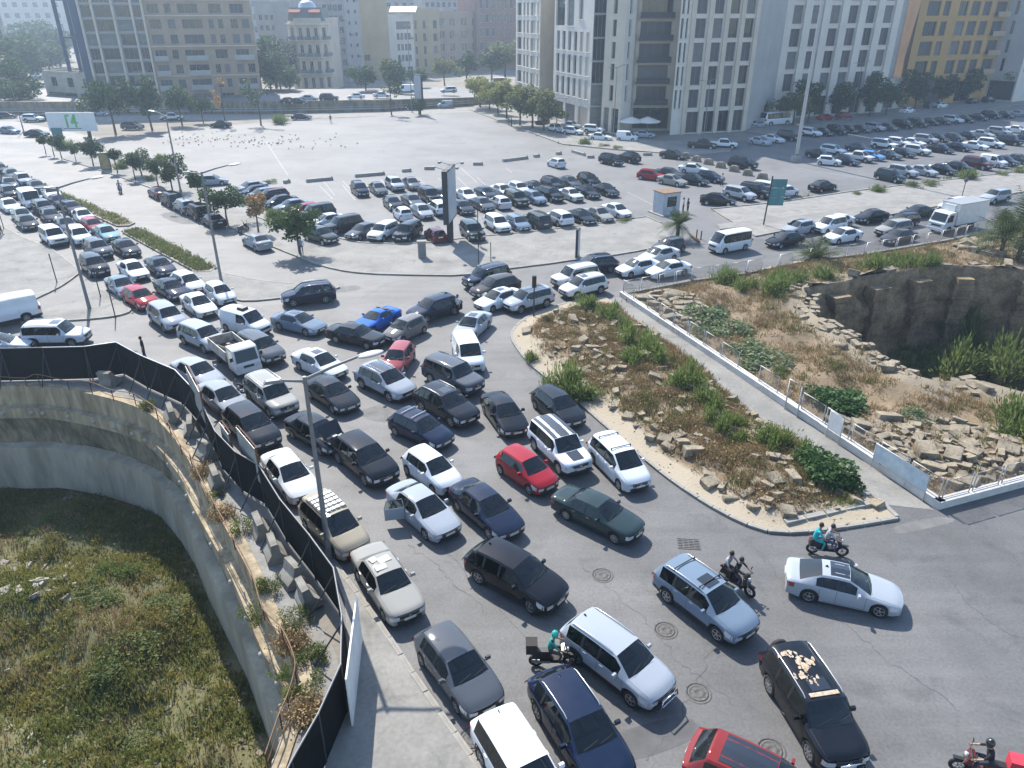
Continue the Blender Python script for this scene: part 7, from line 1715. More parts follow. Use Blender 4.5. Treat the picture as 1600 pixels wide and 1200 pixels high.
def facade(bld, A, C, H, ops, m, thick=.4, fr='win_frame', gl='win_glass', mull=1, sill=True, zb=0.0, ac=0.0):
    """wall from A (left) to C (right) with real openings; each opening (x0, x1, z0, z1) gets its own window set back in it"""
    d = C-A; L = d.length; rz = atan2(d.y, d.x)
    ops = [o for o in ops if o[1] <= L+.01 and o[3] <= H]
    xs = sorted({0.0, L} | {round(o[0], 3) for o in ops} | {round(o[1], 3) for o in ops}); zs = sorted({zb, H} | {round(o[2], 3) for o in ops} | {round(o[3], 3) for o in ops})
    b = MB()
    for i in range(len(xs)-1):
        for j in range(len(zs)-1):
            cx, cz = (xs[i]+xs[i+1])/2, (zs[j]+zs[j+1])/2
            if any(o[0] < cx < o[1] and o[2] < cz < o[3] for o in ops): continue
            b.quadv([(xs[i], 0, zs[j]), (xs[i+1], 0, zs[j]), (xs[i+1], 0, zs[j+1]), (xs[i], 0, zs[j+1])])
    for x0, x1, z0, z1, *_ in ops:
        for q in ([(x0, 0, z0), (x0, thick, z0), (x0, thick, z1), (x0, 0, z1)], [(x1, 0, z0), (x1, 0, z1), (x1, thick, z1), (x1, thick, z0)], [(x0, 0, z0), (x1, 0, z0), (x1, thick, z0), (x0, thick, z0)], [(x0, 0, z1), (x0, thick, z1), (x1, thick, z1), (x1, 0, z1)]): b.quadv(q)
        if sill and x1-x0 < 4: b.box(((x0+x1)/2, -.06, z0-.08), (x1-x0+.3, .16, .14))
    w = b.build('wall', m, bld, fix=False); w.location = (A.x, A.y, 0); w.rotation_euler = (0, 0, rz)
    for x0, x1, z0, z1, *e in ops:
        g0 = e[0] if e else gl; u = rnd.random()
        if u < .22: g0 = {'blind': 'blind_grey', 'win_glass': 'blind_grey', 'green_glass': 'curtain'}.get(g0, g0)
        elif u < .45: g0 = {'blind': 'win_glass', 'win_glass': 'blind', 'green_glass': 'win_glass'}.get(g0, g0)
        o = link('window', window_mesh(x1-x0, z1-z0, fr, g0, (e[1] if len(e) > 1 else mull)), w, (x0, thick*.55, z0))
        if rnd.random() < ac and z0 > 3: link('air_conditioner', AC, w, (x1+.55, -.25, z0+.2))
    return w
def grid(L, cols, rows, mx=0.0):
    """cols: list of (start, end) as shares of L; rows: list of (z0, z1)"""
    return [(a*L, c*L, z0, z1) for a, c in cols for z0, z1 in rows]
def even(n, w, m0=.04, m1=.04):
    st = (1-m0-m1)/n; return [(m0+st*(i+.5)-w/2, m0+st*(i+.5)+w/2) for i in range(n)]
def block(bld, pts, H, m, par=.6, z0=-.5):
    b = MB(); b.prism(pts, z0, H, 0); o = b.build('block', m, bld)
    c = sum(pts, V3())/len(pts)
    b = MB()
    for i in range(len(pts)):
        a, e = pts[i], pts[(i+1) % len(pts)]; d = e-a; b.box((*((a+e)/2).xy, H+par/2), (d.length, .3, par+(i % 2)*.01), atan2(d.y, d.x))
    b.build('parapet', m, bld); return o
def behind(A, C, dep, ins=.35):
    d = (C-A).normalized(); n = V3((-d.y, d.x, 0)); return [A+n*ins, C+n*ins, C+n*dep, A+n*dep]
def bld(label): r = empty('building', (0, 0, 0)); return tag(r, label, 'building')
F = lambda z0, dz, h, n: [(z0+dz*i, z0+dz*i+h) for i in range(n)]
def roofstuff(b_, pts, H, n, seed):
    q = random.Random(seed); c = sum(pts, V3())/len(pts)
    for k in range(n):
        b = MB(); p = c+(pts[k % len(pts)]-c)*q.uniform(.1, .55); b.box((p.x, p.y, H+.9), (q.uniform(1.5, 4), q.uniform(1.5, 3), 1.8), q.random()); b.build('roof_unit', 'grey_stone', b_)
# -- left: glass front and stone front of one big block
A, Bm, C = G(158, 171), G(254, 168), G(412, 163); LB = bld('large block with greenish glass bays and brown stone front at left')
L = (Bm-A).length; H = 30
facade(LB, A, Bm, H, [(x0*L, x1*L, z0, z1, 'green_glass', 2) for x0, x1 in ((.04, .20), (.24, .50), (.56, .80), (.84, .98)) for z0, z1 in F(2.0, 3.1, 2.5, 9)], 'grey_stone', .5)
for x in (.02, .22, .53, .82, .99):
    b = MB(); p = A+(Bm-A)*x; b.box((p.x, p.y-.25, H/2), (.45, .7, H), atan2((Bm-A).y, (Bm-A).x)); b.build('fin', 'cream_stone', LB)
for k in range(9):
    b = MB(); p = (A+Bm)/2; b.box((p.x, p.y-.2, 1.75+3.1*k), (L, .5, .18), atan2((Bm-A).y, (Bm-A).x)); b.build('floor_band', 'grey_stone', LB)
L = (C-Bm).length
ops = []
for i, (z0, z1) in enumerate(F(1.0, 3.4, 2.1, 9)):
    cols = [(.03, .14), (.2, .27), (.33, .52), (.58, .63), (.67, .72), (.79, .86), (.9, .97)] if i % 3 else [(.03, .14), (.19, .25), (.31, .50), (.60, .72), (.80, .93)]
    ops += [(a*L, c*L, z0, z1) for a, c in cols]
facade(LB, Bm, C, 31, ops, 'tan_stone', .5, mull=2)
for z in (7.3, 14.1, 20.9, 24.3):
    b = MB(); p = (Bm+C)/2; b.box((p.x, p.y-.15, z), (L, .4, .25), atan2((C-Bm).y, (C-Bm).x)); b.build('cornice', 'cream_stone', LB)
for (x0, x1, z) in ((.32, .53, 4.1), (.32, .53, 7.5), (.32, .53, 10.9), (.02, .15, 7.5), (.02, .15, 10.9), (.02, .15, 4.1), (.78, .98, 4.1), (.78, .98, 10.9)):
    b = MB(); p = Bm+(C-Bm)*((x0+x1)/2); dd = (C-Bm).normalized(); nn = V3((dd.y, -dd.x, 0)); p = p+nn*.6; b.box((p.x, p.y, z), ((x1-x0)*L, 1.2, .2), atan2(dd.y, dd.x)); q = p+nn*.55; b.box((q.x, q.y, z+.6), ((x1-x0)*L, .08, 1.0), atan2(dd.y, dd.x)); b.build('balcony', 'grey_stone', LB)
pts = behind(A, Bm, 26); block(LB, pts, H, 'grey_stone'); pts = behind(Bm, C, 26); block(LB, pts, 31, 'tan_stone')
# annex and blue steel frame
AX = bld('low pale annex left of the glass fronted block'); A2, C2 = G(78, 163), G(156, 169.5); L = (C2-A2).length
facade(AX, A2, C2, 7.6, grid(L, [(.15, .27), (.48, .60), (.8, .92)], [(4.6, 6.8)])+[(.05*L, .62*L, .3, 3.2), (.68*L, .95*L, .3, 3.2)], 'old_plaster'); block(AX, behind(A2, C2, 10), 7.6, 'old_plaster')
fr = empty('rooftop_structure', (0, 0, 0)); tag(fr, 'dark blue open steel frame standing on the low annex', 'steel frame')
p0, p1 = G(113, 166)+V3((0, 3, 0)), G(139, 168)+V3((0, 3, 0))
for p in (p0, (p0+p1)/2+V3((.8, 0, 0)), p1):
    b = MB(); b.box((p.x, p.y, 16), (.7, .7, 17.5)); b.build('column', 'blue_steel', fr)
for z in (8, 16, 24.4):
    b = MB(); m_ = (p0+p1)/2; b.box((m_.x, m_.y+.02, z), ((p1-p0).length, .5, .5), atan2((p1-p0).y, (p1-p0).x)); b.build('beam', 'blue_steel', fr)
b = MB(); p = G(150, 170)+V3((0, .8, 0)); b.box((p.x, p.y, 15), (2.2, .5, 30)); b.build('wall_slab', 'blue_steel', fr)
# -- ornate cream house
OR = bld('ornate cream corner house with red roof pieces and balconies'); k0, k1, k2, k3 = G(461, 141), G(474, 143.5), G(509, 143.5), G(523, 141)
for a, c, cols in ((k0, k1, [(.3, .7)]), (k1, k2, [(.08, .24), (.42, .58), (.76, .92)]), (k2, k3, [(.3, .7)])):
    L = (c-a).length; facade(OR, a, c, 19, grid(L, cols, F(1.0, 4.5, 3.0, 4)), 'cream_stone', .5, 'win_white')
    for z in (5.0, 9.5, 14.0, 18.4):
        b = MB(); p = (a+c)/2; dd = (c-a).normalized(); p = p+V3((dd.y, -dd.x, 0))*.3; b.box((p.x, p.y, z), (L*1.06, .7, .35), atan2(dd.y, dd.x)); b.build('cornice', 'white_stone', OR)
    for z in (5.3, 9.8, 14.3):
        for cx in cols:
            b = MB(); dd = (c-a).normalized(); p = a+(c-a)*((cx[0]+cx[1])/2)+V3((dd.y, -dd.x, 0))*.7; b.box((p.x, p.y, z+.45), ((cx[1]-cx[0])*L*1.5, .9, .9), atan2(dd.y, dd.x)); b.build('balcony', 'shutter', OR)
pts = [k0+V3((.4, .4, 0)), k1+V3((.2, .4, 0)), k2+V3((-.2, .4, 0)), k3+V3((-.4, .4, 0)), k3+V3((0, 14, 0)), k0+V3((0, 14, 0))]; block(OR, pts, 19, 'cream_stone', 1.0)
top = sum(pts, V3())/6
b = MB(); b.box((top.x, top.y-2, 21.0), (10.5, 9, 3.4), top=.86); b.build('attic', 'shutter', OR)
for s in (-1, 1):
    b = MB(); b.box((top.x+s*2.9, top.y-6.6, 21.9), (3.4, 2.2, .3), rot=Matrix.Rotation(.5, 3, 'X')); b.build('roof_piece', 'red_roof', OR)
b = MB(); b.lathe([(2.6, 0), (2.4, .9), (1.6, 1.7), (0, 2.1)], 14); o = b.build('dome', 'rail_metal', OR); o.location = (top.x, top.y-3, 22.7)
# -- the houses behind the raised road, from left to right
def plain(label, a, c, H, m, ops, dep=16, fr='win_frame', seed=1, mull=1, sill=True):
    r = bld(label); facade(r, a, c, H, ops((c-a).length), m, .4, fr, mull=mull, sill=sill, ac=.18); pts = behind(a, c, dep); block(r, pts, H, m); roofstuff(r, pts, H, 2, seed); return r
plain('pale grey house with small windows left of the ornate house', G(408, 128)+V3((0, 4, 0)), G(466, 126), 24, 'grey_plaster', lambda L: grid(L, [(.08, .18), (.25, .35), (.42, .5)], F(3, 3.2, 1.6, 6)), seed=2)
plain('grey apartment block right behind the ornate house', G(500, 131), G(548, 128), 31, 'grey_plaster', lambda L: grid(L, even(4, .13, .3, .05), F(2, 3.3, 1.9, 8)), seed=3)
plain('narrow grey block with tiny stair windows', G(548, 128), G(571, 126), 33, 'grey_stone', lambda L: grid(L, [(.2, .32), (.6, .75)], F(4, 3.4, 1.1, 8)), seed=4)
plain('tall yellowish blank gable wall', G(568, 124), G(612, 122), 30, 'yellow_plaster', lambda L: [(.1*L, .3*L, 6, 8)], seed=5)
WH = plain('narrow white house with sloped white roof sheet', G(609, 121), G(650, 119), 20, 'white_stone', lambda L: grid(L, [(.36, .46), (.5, .6), (.64, .74), (.78, .88)], F(5.2, 3.6, 2.2, 3))+[(.36*L, .9*L, 15.8, 18.4), (.42*L, .62*L, .6, 3.4), (.7*L, .9*L, .6, 3.4)], seed=6)
pp = G(635, 120); b = MB(); b.box((pp.x, pp.y+2, 22.2), (9.5, 6, .3), rot=Matrix.Rotation(.3, 3, 'X')); b.build('roof_sheet', 'white_paint', WH)
plain('yellow-brown old house with arched double windows', G(648, 116), G(690, 113.5), 22, 'yellow_plaster', lambda L: grid(L, [(.08, .16), (.38, .48), (.75, .88)], F(2.5, 4.4, 2.8, 4)), seed=7)
plain('brown stone house with paired windows', G(686, 113), G(748, 110), 21, 'tan_stone', lambda L: grid(L, [(.05, .1), (.12, .17), (.3, .35), (.37, .42), (.58, .64), (.66, .72), (.86, .91), (.93, .98)], F(3, 4.5, 2.8, 4)), fr='win_white', seed=8, mull=0)
plain('grey tower house with many windows behind the brown stone house', G(664, 97), G(745, 95), 40, 'grey_plaster', lambda L: grid(L, even(9, .06), F(20, 3.2, 2, 6)), seed=9)
plain('red-brown stone palace with white window surrounds', G(746, 111), G(815, 108), 31, 'red_stone', lambda L: grid(L, even(7, .065), F(2.5, 5.0, 3.2, 5)), fr='win_white', seed=10, mull=0)
plain('pale tall block far behind the ornate house', G(415, 105)+V3((0, 20, 0)), G(500, 105)+V3((0, 20, 0)), 44, 'old_plaster', lambda L: grid(L, even(6, .08), F(3, 3.4, 1.7, 12)), seed=11)
plain('grey tall block behind the yellowish gable', G(555, 100)+V3((0, 40, 0)), G(670, 98)+V3((0, 40, 0)), 46, 'grey_stone', lambda L: grid(L, even(8, .06), F(3, 3.4, 1.8, 12)), seed=12)
# -- the pale complex right of the lot
PC = bld('pale stone block with slit windows and blank right wall by yellow trees'); a, c, e = G(806, 165), G(842, 178), G(868, 175)
L = (c-a).length; facade(PC, a, c, 33, grid(L, [(.06, .24), (.32, .4), (.46, .54), (.62, .82), (.88, .96)], F(2.2, 3.75, 2.7, 8)), 'white_stone', .6)
facade(PC, c, e, 33, [], 'cream_stone', .5); block(PC, [a+V3((.6, .6, 0)), c+V3((0, .7, 0)), e+V3((0, .6, 0)), e+V3((14, 26, 0)), a+V3((10, 26, 0))], 33, 'cream_stone')
PD = bld('pale block with rows of narrow windows and green glass above'); a, c, e = G(863, 186), G(920, 204), G(940, 203)
L = (c-a).length; ops = grid(L, even(6, .085), F(5.8, 4.4, 3.6, 3))+[(.04*L, .28*L, 19.2, 32, 'green_glass', 1), (.34*L, .52*L, 19.2, 32, 'green_glass', 1), (.64*L, .76*L, 20.5, 31, 'green_glass', 0)]+[(.04*L, .3*L, .4, 4.2), (.36*L, .62*L, .4, 4.2), (.7*L, .95*L, .4, 4.2)]
facade(PD, a, c, 34, ops, 'white_stone', .6, mull=0); L = (e-c).length
facade(PD, c, e, 34, [(.05*L, .95*L, z0, z1, 'green_glass', 2) for z0, z1 in F(.6, 4.2, 3.9, 8)], 'grey_stone', .3, sill=False); block(PD, [a+V3((.6, .6, 0)), c+V3((0, .7, 0)), e+V3((0, .6, 0)), e+V3((16, 24, 0)), a+V3((12, 24, 0))], 34, 'cream_stone')
PT = bld('pale corner tower with tall arched slit windows'); a, c, e = G(938, 206), G(967, 211), G(982, 207)
L = (c-a).length; facade(PT, a, c, 37, grid(L, [(.36, .56)], F(6.1, 3.85, 2.9, 7))+[(.12*L, .4*L, .2, 4.8), (.55*L, .9*L, .2, 4.8)], 'cream_stone', .6, mull=0); L = (e-c).length
facade(PT, c, e, 37, grid(L, [(.35, .6)], F(6.1, 3.85, 2.9, 7)), 'white_stone', .6, mull=0); block(PT, [a+V3((.5, .5, 0)), c+V3((0, .8, 0)), e+V3((-.3, .6, 0)), e+V3((10, 20, 0)), a+V3((8, 20, 0))], 37, 'cream_stone')
PR = bld('recessed dark balcony bay between tower and main pale facade'); a, c = G(979, 204), G(1050, 204); L = (c-a).length
facade(PR, a, c, 34, [(.15*L, .8*L, z0, z1, 'win_glass', 3) for z0, z1 in F(5.4, 3.9, 3.1, 7)]+[(.1*L, .9*L, .3, 4.4)], 'cream_stone', 1.2)
for k in range(7):
    b = MB(); dd = (c-a).normalized(); p = a+(c-a)*.47+V3((dd.y, -dd.x, 0))*.7; b.box((p.x, p.y, 5.2+3.9*k), (L*.7, 1.5, .2), atan2(dd.y, dd.x)); p = p+V3((dd.y, -dd.x, 0))*.7; b.box((p.x, p.y, 5.75+3.9*k), (L*.7, .06, .9), atan2(dd.y, dd.x)); b.build('balcony', 'dark_steel', PR)
block(PR, behind(a, c, 18, 1.3), 34, 'cream_stone')
PM = bld('main pale facade with columns of tall dark windows behind the guard booth'); a, c, e = G(1046, 211), G(1163, 205), G(1204, 189); L = (c-a).length
facade(PM, a, c, 34, grid(L, [(.0+.02, .05), (.08, .105), (.2, .33), (.42, .54), (.62, .74), (.82, .94)], F(4.9, 4.15, 3.4, 7))+grid(L, [(.2, .36), (.42, .56), (.62, .76), (.82, .95)], [(.2, 4.2)]), 'white_stone', .6, gl='blind', mull=1)
for x in (.16, .375, .58, .78, .97):
    b = MB(); p = a+(c-a)*x; dd = (c-a).normalized(); b.box((p.x+dd.y*.1, p.y-dd.x*.1, 17), (.9, .5, 34), atan2(dd.y, dd.x)); b.build('pilaster', 'cream_stone', PM)
facade(PM, c, e, 34, [], 'grey_stone', .4); block(PM, [a+V3((.2, .7, 0)), c+V3((-.3, .7, 0)), e+V3((-.4, .4, 0)), e+V3((-10, 16, 0)), a+V3((4, 20, 0))], 34, 'cream_stone')
for px in (1010, 985):
    p = G(px, 212); r = empty('parasol', p); tag(r, 'pale terrace parasol at the foot of the pale tower, %s' % ('right' if px == 1010 else 'left'), 'parasol', 'terrace parasols'); b = MB(); b.lathe([(2.6, 2.6), (2.5, 2.75), (0, 3.6)], 8); b.build('canopy', 'white_stone', r); b = MB(); b.tube([(0, 0, 0), (0, 0, 3.5)], .05, 6); b.build('pole', 'lamp_steel', r)
ST = bld('long white facade with six columns of dark windows behind the trees'); a, c, e = G(1196, 187), G(1372, 176), G(1386, 165); L = (c-a).length
facade(ST, a, c, 33, grid(L, even(6, .085, .06, .02), F(5.8, 4.55, 3.6, 6))+grid(L, even(6, .11, .06, .02), [(.3, 4.5)]), 'white_stone', .6, gl='blind', mull=1)
for i in range(7):
    b = MB(); p = a+(c-a)*(.06+.92/6*i); dd = (c-a).normalized(); b.box((p.x+dd.y*.12, p.y-dd.x*.12, 16.5), (2.0, .6, 33), atan2(dd.y, dd.x)); b.build('pilaster', 'white_stone', ST)
facade(ST, c, e, 33, [], 'grey_stone', .4); block(ST, [a+V3((.2, .7, 0)), c+V3((-.3, .7, 0)), e+V3((-.4, .4, 0)), e+V3((-8, 20, 0)), a+V3((-6, 24, 0))], 33, 'white_stone')
ann = bld('low white annex between the white facade and the ochre block'); a, c = G(1366, 172), G(1402, 170); L = (c-a).length; facade(ann, a, c, 6.5, [(.3*L, .75*L, .3, 3.0)], 'white_stone'); block(ann, behind(a, c, 8), 6.5, 'white_stone')
YE = bld('ochre block with brown side wall and balcony column'); s0, a, c = G(1376, 160), G(1404, 167), G(1536, 158); L = (c-a).length
facade(YE, s0, a, 32, [], 'brown_wall', .4)
facade(YE, a, c, 32, grid(L, [(.08, .22), (.26, .33), (.43, .53), (.57, .67), (.71, .80), (.86, .99)], F(7.3, 4.5, 3.3, 6))+[(.06*L, .18*L, 3.9, 6.2), (.26*L, .46*L, .4, 6.4), (.62*L, .8*L, .4, 5.5)], 'ochre', .5, gl='blind')
for k in range(6):
    b = MB(); dd = (c-a).normalized(); p = a+(c-a)*.925+V3((dd.y, -dd.x, 0))*.6; b.box((p.x, p.y, 7.1+4.5*k), (L*.15, 1.3, .2), atan2(dd.y, dd.x)); b.box((p.x+dd.y*.6, p.y-dd.x*.6, 7.7+4.5*k), (L*.15, .08, 1.1), atan2(dd.y, dd.x)); b.build('balcony', 'tan_stone', YE)
block(YE, [s0+V3((.5, .4, 0)), a+V3((.1, .7, 0)), c+V3((0, .6, 0)), c+V3((-8, 20, 0)), s0+V3((0, 20, 0))], 32, 'ochre')
GW = bld('grey stone block with slit windows at the right edge'); a, c, e = G(1534, 157), G(1580, 160), G(1680, 150); L = (c-a).length
facade(GW, a, c, 36, grid(L, [(.3, .42)], F(7.5, 4.5, 3.2, 6))+[(.1*L, .95*L, .4, 5.2)], 'grey_stone', .6, mull=0); L = (e-c).length
facade(GW, c, e, 36, grid(L, [(.05, .12), (.2, .34), (.45, .6), (.72, .88)], F(7.5, 4.5, 3.4, 6)), 'white_stone', .6, gl='blind'); block(GW, [a+V3((.3, .7, 0)), c+V3((0, .8, 0)), e+V3((0, .7, 0)), e+V3((-5, 24, 0)), a+V3((-2, 24, 0))], 36, 'white_stone')
# -- distant blocks that close the horizon
plain('cream apartment tower at the far left edge', G(-40, 118), G(26, 114), 42, 'old_plaster', lambda L: grid(L, even(5, .09), F(3, 3.6, 1.8, 10)), seed=13)
q = random.Random(12); k = 0
for X, Y, Wd, Hh in [(-330, 560, 60, 46), (-255, 620, 50, 75), (-400, 700, 80, 90), (-290, 800, 70, 110), (-215, 560, 40, 40), (-480, 640, 70, 60), (-180, 650, 60, 62), (-110, 600, 70, 58), (-30, 560, 70, 60), (60, 520, 70, 62), (150, 480, 70, 66), (250, 470, 80, 64), (350, 520, 90, 70), (-560, 800, 120, 80), (-360, 980, 160, 120), (-230, 1000, 90, 90), (430, 420, 90, 60), (-135, 460, 40, 42), (-160, 520, 40, 55), (-240, 480, 36, 30)]:
    k += 1; a, c = V3((X-Wd/2, Y, 0)), V3((X+Wd/2, Y+q.uniform(-8, 8), 0))
    n = int(Wd/7)
    plain('hazy distant city block, %s of those closing the horizon' % ORD[k-1], a, c, Hh, q.choice(['grey_plaster', 'old_plaster', 'cream_stone', 'grey_stone']), lambda L: grid(L, even(n, .45/n), F(4, 6.5, 3.0, int(Hh/6.5)-1)), 30, seed=k, mull=0, sill=False)
# ================================================================== PEOPLE, MOTORCYCLES, BIRDS, HAZE
def finger_mesh():
    b = MB()
    for i, (y, l) in enumerate(((-.026, .055), (-.009, .065), (.009, .06), (.026, .048))):
        b.tube([(0, y, 0), (.006, y, -l*.55), (.022, y, -l)], .009, 5, r2=.006)
    b.tube([(.0, .03, .035), (.03, .045, .005), (.04, .04, -.02)], .010, 5, r2=.007); return b.mesh('fingers', 'skin')
FING = finger_mesh()
BODY = {}
def person(parent_or_p, key, shirt, legs, label=None, rz=0.0, hair='hair', helmet=None, z=0.0, grp='people on foot', pose_sit=False):
    r = empty('person', parent_or_p, rz); tag(r, label, 'person', grp)
    J = POSES[key]; me = FIG[key].copy()
    for m in ('skin', shirt, legs, 'shoe'): me.materials.append(MATS[m])
    seg = []
    for a, b in SEG: seg.append((V3(J[a]), V3(J[b]), a, b))
    for p in me.polygons:
        c = p.center; best = min(seg, key=lambda s: (c-(s[0]+(s[1]-s[0])*max(0, min(1, (c-s[0]).dot(s[1]-s[0])/max(1e-6, (s[1]-s[0]).length_squared))))).length)
        a, b = best[2], best[3]
        if b in ('head', 'crown') or b[:2] in ('ha', 'wr'): i = 0
        elif b[:2] == 'el' or b[:2] == 'sh' or b in ('chest', 'neck'): i = 1
        elif b[:3] == 'toe': i = 3
        else: i = 2
        p.material_index = i; p.use_smooth = True
    link('body', me, r)
    h = V3(J['head'])
    if helmet:
        b = MB(); b.lathe([(0, .15), (.09, .125), (.135, .04), (.135, -.05), (.115, -.11)], 12); o = b.build('helmet', helmet, r); o.location = h+V3((0, 0, .07))
    else:
        b = MB(); b.lathe([(0, .125), (.07, .105), (.108, .03), (.10, -.04), (.085, -.07)], 12); o = b.build('hair', hair, r); o.location = h+V3((-.015, 0, .07))
    f = MB(); hx = .098
    for y in (-.034, .034): f.box(h+V3((hx-.004, y, .035)), (.012, .022, .012), mi=1)
    f.box(h+V3((hx+.01, 0, .005)), (.03, .022, .045), mi=0); f.box(h+V3((hx-.006, 0, -.04)), (.01, .045, .01), mi=1)
    for s in (1, -1): f.box(h+V3((-.01, s*.094, .01)), (.03, .016, .05), mi=0)
    f.build('face', ['skin', 'hair'], r)
    for s in ('haL', 'haR'): o = link('fingers', FING, r); o.location = V3(J[s])-V3((0, 0, .015)); o.rotation_euler = (0, -.9 if pose_sit else 0, 0); o.scale = (1, 1 if s == 'haL' else -1, 1)
    return r
for n_, c_ in dict(cloth_white=(.62, .62, .62), cloth_teal=(.02, .36, .40), cloth_grey=(.33, .34, .36), cloth_black=(.015, .015, .017), cloth_blue=(.16, .27, .40), cloth_green=(.03, .30, .24), cloth_red=(.5, .03, .04), cloth_olive=(.07, .075, .05)).items(): mat(n_, c_, .9, var=.2, scale=9)
person(G(716, 493), 'a', 'cloth_white', 'dark_cloth', 'man in white shirt and dark trousers standing by the navy crossover', radians(-120))
person(G(472, 398, .13), 'b', 'cloth_blue', 'jeans', 'man in light blue shirt standing under the leafy street tree', radians(-80))
person(G(1067, 332), 'c', 'cloth_white', 'dark_cloth', 'person in white shirt standing right of the guard booth', radians(160))
person(G(1074, 333), 'd', 'dark_cloth', 'cloth_black', 'person in dark clothes, second right of the guard booth', radians(200))
person(G(1127, 291), 'e', 'cloth_white', 'dark_cloth', 'person in white shirt behind the booth cluster of cars', radians(-60))
person(G(3, 368, .1), 'f', 'cloth_black', 'cloth_black', 'person in black at the left edge beside the jam', radians(20))
person(G(750, 385, .13), 'c', 'cloth_black', 'dark_cloth', 'dark figure standing behind the thin street pole', radians(-100))
for i, (x, y) in enumerate([(795, 196), (799, 198), (517, 192)]): person(G(x, y), 'f', 'dark_cloth', 'cloth_black', ['pedestrian under the yellow trees, left one', 'pedestrian under the yellow trees, right one', 'pedestrian alone at the back edge of the lot'][i], i)
person(G(219, 571, .1)+V3((0, .9, 0)), 'c', 'cloth_black', 'dark_cloth', 'person in dark clothes just behind the hoarding bend', radians(200))

def moto(p, h, label, colour, big=False, box=None, lean=0.0):
    r = empty('motorcycle', p, h); tag(r, label, 'motorcycle', 'motorcycles'); r.rotation_euler.x = lean
    R_ = .29
    for x in (.66, -.62):
        b = MB(); b.lathe([(R_*.62, -.05), (R_*.85, -.06), (R_, -.02), (R_, .02), (R_*.85, .06), (R_*.62, .05)], 18, 'Y', close=True); w = b.build('wheel', 'tyre', r); w.location = (x, 0, R_)
        b = MB(); b.lathe([(R_*.64, -.03), (R_*.64, .03)], 18, 'Y')
        for k in range(6): a = k*pi/3; b.box((cos(a)*R_*.32, 0, sin(a)*R_*.32), (R_*.6, .02, .03), rot=Matrix.Rotation(-a, 3, 'Y'))
        b.build('rim', 'rim', w, fix=False)
    b = MB()
    for s in (.07, -.07): b.tube([(.66, s, R_), (.46, s, .92)], .025, 6)
    b.build('fork', 'chrome', r)
    b = MB(); b.tube([(.47, -.32, 1.0), (.43, -.12, 1.02), (.45, .12, 1.02), (.47, .32, 1.0)], .016, 6); b.build('handlebar', 'black_trim', r)
    b = MB(); pr = [(.5, .62), (.52, .95), (.40, .98), (.30, .62), (.25, .42), (-.1, .36), (-.2, .62), (-.8, .72), (-.85, .80), (-.15, .80), (.02, .72), (.22, .36), (-.1, .28), (.3, .28), (.42, .45)]
    b.box((.44, 0, .78), (.16, .34, .42), rot=Matrix.Rotation(-.25, 3, 'Y')); b.box((.12, 0, .36), (.5, .3, .14)); b.box((-.42, 0, .6), (.8, .28, .26), top=.8); b.box((-.25, 0, .42), (.5, .24, .24)); o = b.build('bodywork', 'tint_gloss', r); o.color = (*colour, 1)
    b = MB(); b.box((-.4, 0, .775), (.85, .27, .1), top=.85); b.build('seat', 'black_trim', r)
    b = MB(); b.tube([(-.1, -.14, .32), (-.55, -.17, .36), (-.8, -.17, .42)], .045, 7); b.build('exhaust', 'lamp_steel', r)
    b = MB(); b.lathe([(0, .05), (.08, .04), (.09, 0), (.06, -.06)], 10, 'X'); o = b.build('headlight', 'head_lamp', r); o.location = (.56, 0, .86)
    b = MB(); b.box((-.86, 0, .72), (.04, .14, .08)); b.build('tail_light', 'tail_lamp', r)
    b = MB(); b.box((.68, 0, .61), (.4, .13, .03)); b.build('front_mudguard', 'black_trim', r)
    for s in (1, -1):
        b = MB(); b.tube([(.44, s*.2, 1.02), (.4, s*.3, 1.2)], .008, 4); b.box((.39, s*.31, 1.23), (.02, .12, .07)); b.build('mirror', 'black_trim', r)
    if box:
        b = MB(); b.box((-.8, 0, 1.0), (.42, .44, .42)); o = b.build('cargo_box', box, r); b = MB(); b.box((-.8, 0, 1.225), (.44, .46, .035)); b.build('lid', box, o)
    return r
def on_bike(px_r, px_f, label, colour, riders, box=None, off=None):
    a, c = G(*px_r), G(*px_f); d = c-a; h = atan2(d.y, d.x); p = (a+c)/2; moto((p.x, p.y, .006), h, label, colour, box=box)
    for back, shirt, legs, lab, helm in riders:
        person((p.x, p.y, .006), 'q' if back else 'r', shirt, legs, lab, h, helmet=helm, grp='motorcycle riders', pose_sit=True)
mat('teal_shell', (.02, .34, .28), .3, coat=.5); mat('black_shell', (.012, .012, .014), .25, coat=.6); mat('red_bag', (.5, .035, .06), .7, var=.2, scale=4); mat('brown_box', (.03, .024, .02), .85)
on_bike((1268, 864), (1312, 869), 'dark motorcycle carrying two riders beside the silver coupe', (.02, .02, .022), [(False, 'cloth_grey', 'jeans', 'rider in grey shirt steering the motorcycle by the silver coupe', None), (True, 'cloth_teal', 'cloth_teal', 'passenger in turquoise clothes on the motorcycle by the silver coupe', None)])
on_bike((1128, 905), (1172, 934), 'black motorcycle carrying two riders beside the blue-grey wagon', (.012, .012, .013), [(False, 'cloth_black', 'dark_cloth', 'rider in black steering the motorcycle by the blue-grey wagon', None), (True, 'cloth_grey', 'cloth_black', 'passenger in grey and black behind him by the blue-grey wagon', None)])
on_bike((842, 1040), (884, 1040), 'dark delivery motorcycle squeezed behind the silver off-road wagon', (.03, .02, .018), [(False, 'cloth_green', 'cloth_olive', 'rider in green shirt and teal helmet between the cars', 'teal_shell')], 'brown_box')
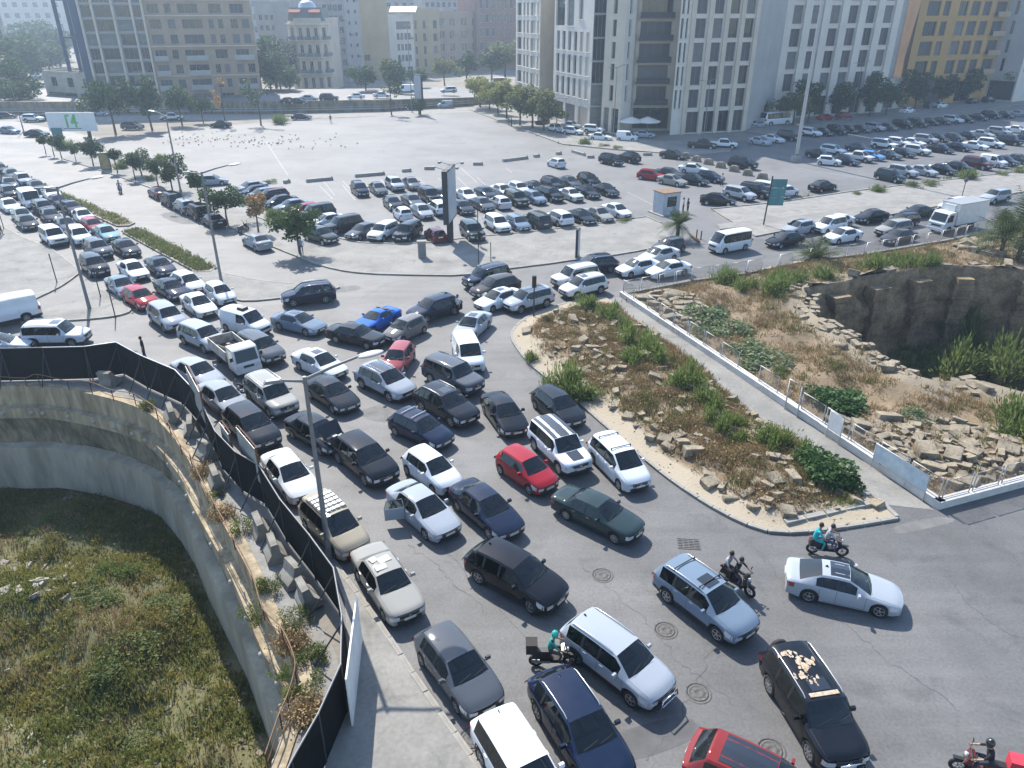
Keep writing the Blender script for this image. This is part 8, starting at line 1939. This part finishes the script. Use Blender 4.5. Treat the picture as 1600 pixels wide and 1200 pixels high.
on_bike((1558, 1222), (1500, 1206), 'motorcycle with red delivery box at the bottom right corner', (.10, .02, .02), [(False, 'cloth_black', 'dark_cloth', 'rider in black before the red delivery box at bottom right', 'black_shell')], 'red_bag')
on_bike((184, 298), (193, 305), 'motorcycle alone on the wide pale road at left', (.05, .05, .06), [(False, 'cloth_blue', 'jeans', 'rider in pale blue alone on the wide road', None)])
on_bike((376, 365), (386, 361), 'dark motorcycle parked at the kerb before the dry tree', (.06, .02, .02), [])
on_bike((392, 613), (378, 622), 'dark motorcycle beside the beige off-roader', (.02, .02, .02), [])
on_bike((915, 213), (921, 215), 'dark motorcycle in the street below the pale buildings', (.02, .02, .02), [])
# --- pigeons feeding on the bare lot
b = MB(); b.lathe([(0, -.17), (.05, -.14), (.085, -.02), (.075, .08), (.035, .14), (.0, .15)], 8, 'X'); b.lathe([(0, -.045), (.04, -.02), (.042, .02), (0, .05)], 7, 'X', c=(.16, 0, .09)); b.box((-.24, 0, .0), (.16, .08, .015)); b.box((.225, 0, .085), (.04, .012, .012))
for s in (.03, -.03): b.tube([(0, s, -.05), (.01, s, -.16)], .008, 4)
mat('pigeon', (.09, .095, .11), .8, var=.4, scale=9)
PG = b.mesh('pigeon', 'pigeon'); recalc(PG); q = random.Random(31)
for k in range(120):
    x = q.gauss(0, 1); x, y = (q.uniform(255, 470), 0); y = 216+q.gauss(0, 6)+(x-255)*.02
    if q.random() < .25: x, y = q.uniform(420, 580), 222+q.gauss(0, 6)
    o = link('pigeon', PG, None, G(x, y, .17), q.uniform(0, 6.3)); s = q.uniform(.8, 1.05); o.scale = (s, s, s); o.location.z = .17*s
    tag(o, 'small dark pigeon in the flock on the bare lot', 'pigeon', 'pigeons on the bare lot')
# --- air: thin haze over the town
b = MB(); b.box((0, 640, 60), (2400, 1500, 170)); hz = b.mesh('haze', []); 
m = bpy.data.materials.new('haze_air'); m.use_nodes = True; nt = m.node_tree; nt.nodes.remove(nt.nodes['Principled BSDF'])
pv = nt.nodes.new('ShaderNodeVolumePrincipled'); pv.inputs['Color'].default_value = (.62, .80, 1.0, 1); pv.inputs['Density'].default_value = HAZE; pv.inputs['Anisotropy'].default_value = .45
nt.links.new(pv.outputs[0], nt.nodes['Material Output'].inputs['Volume']); hz.materials.append(m)
if HAZE > 0: ho_ = link('haze', hz); tag(ho_, 'thin bluish haze over the town', 'haze', kind='stuff')
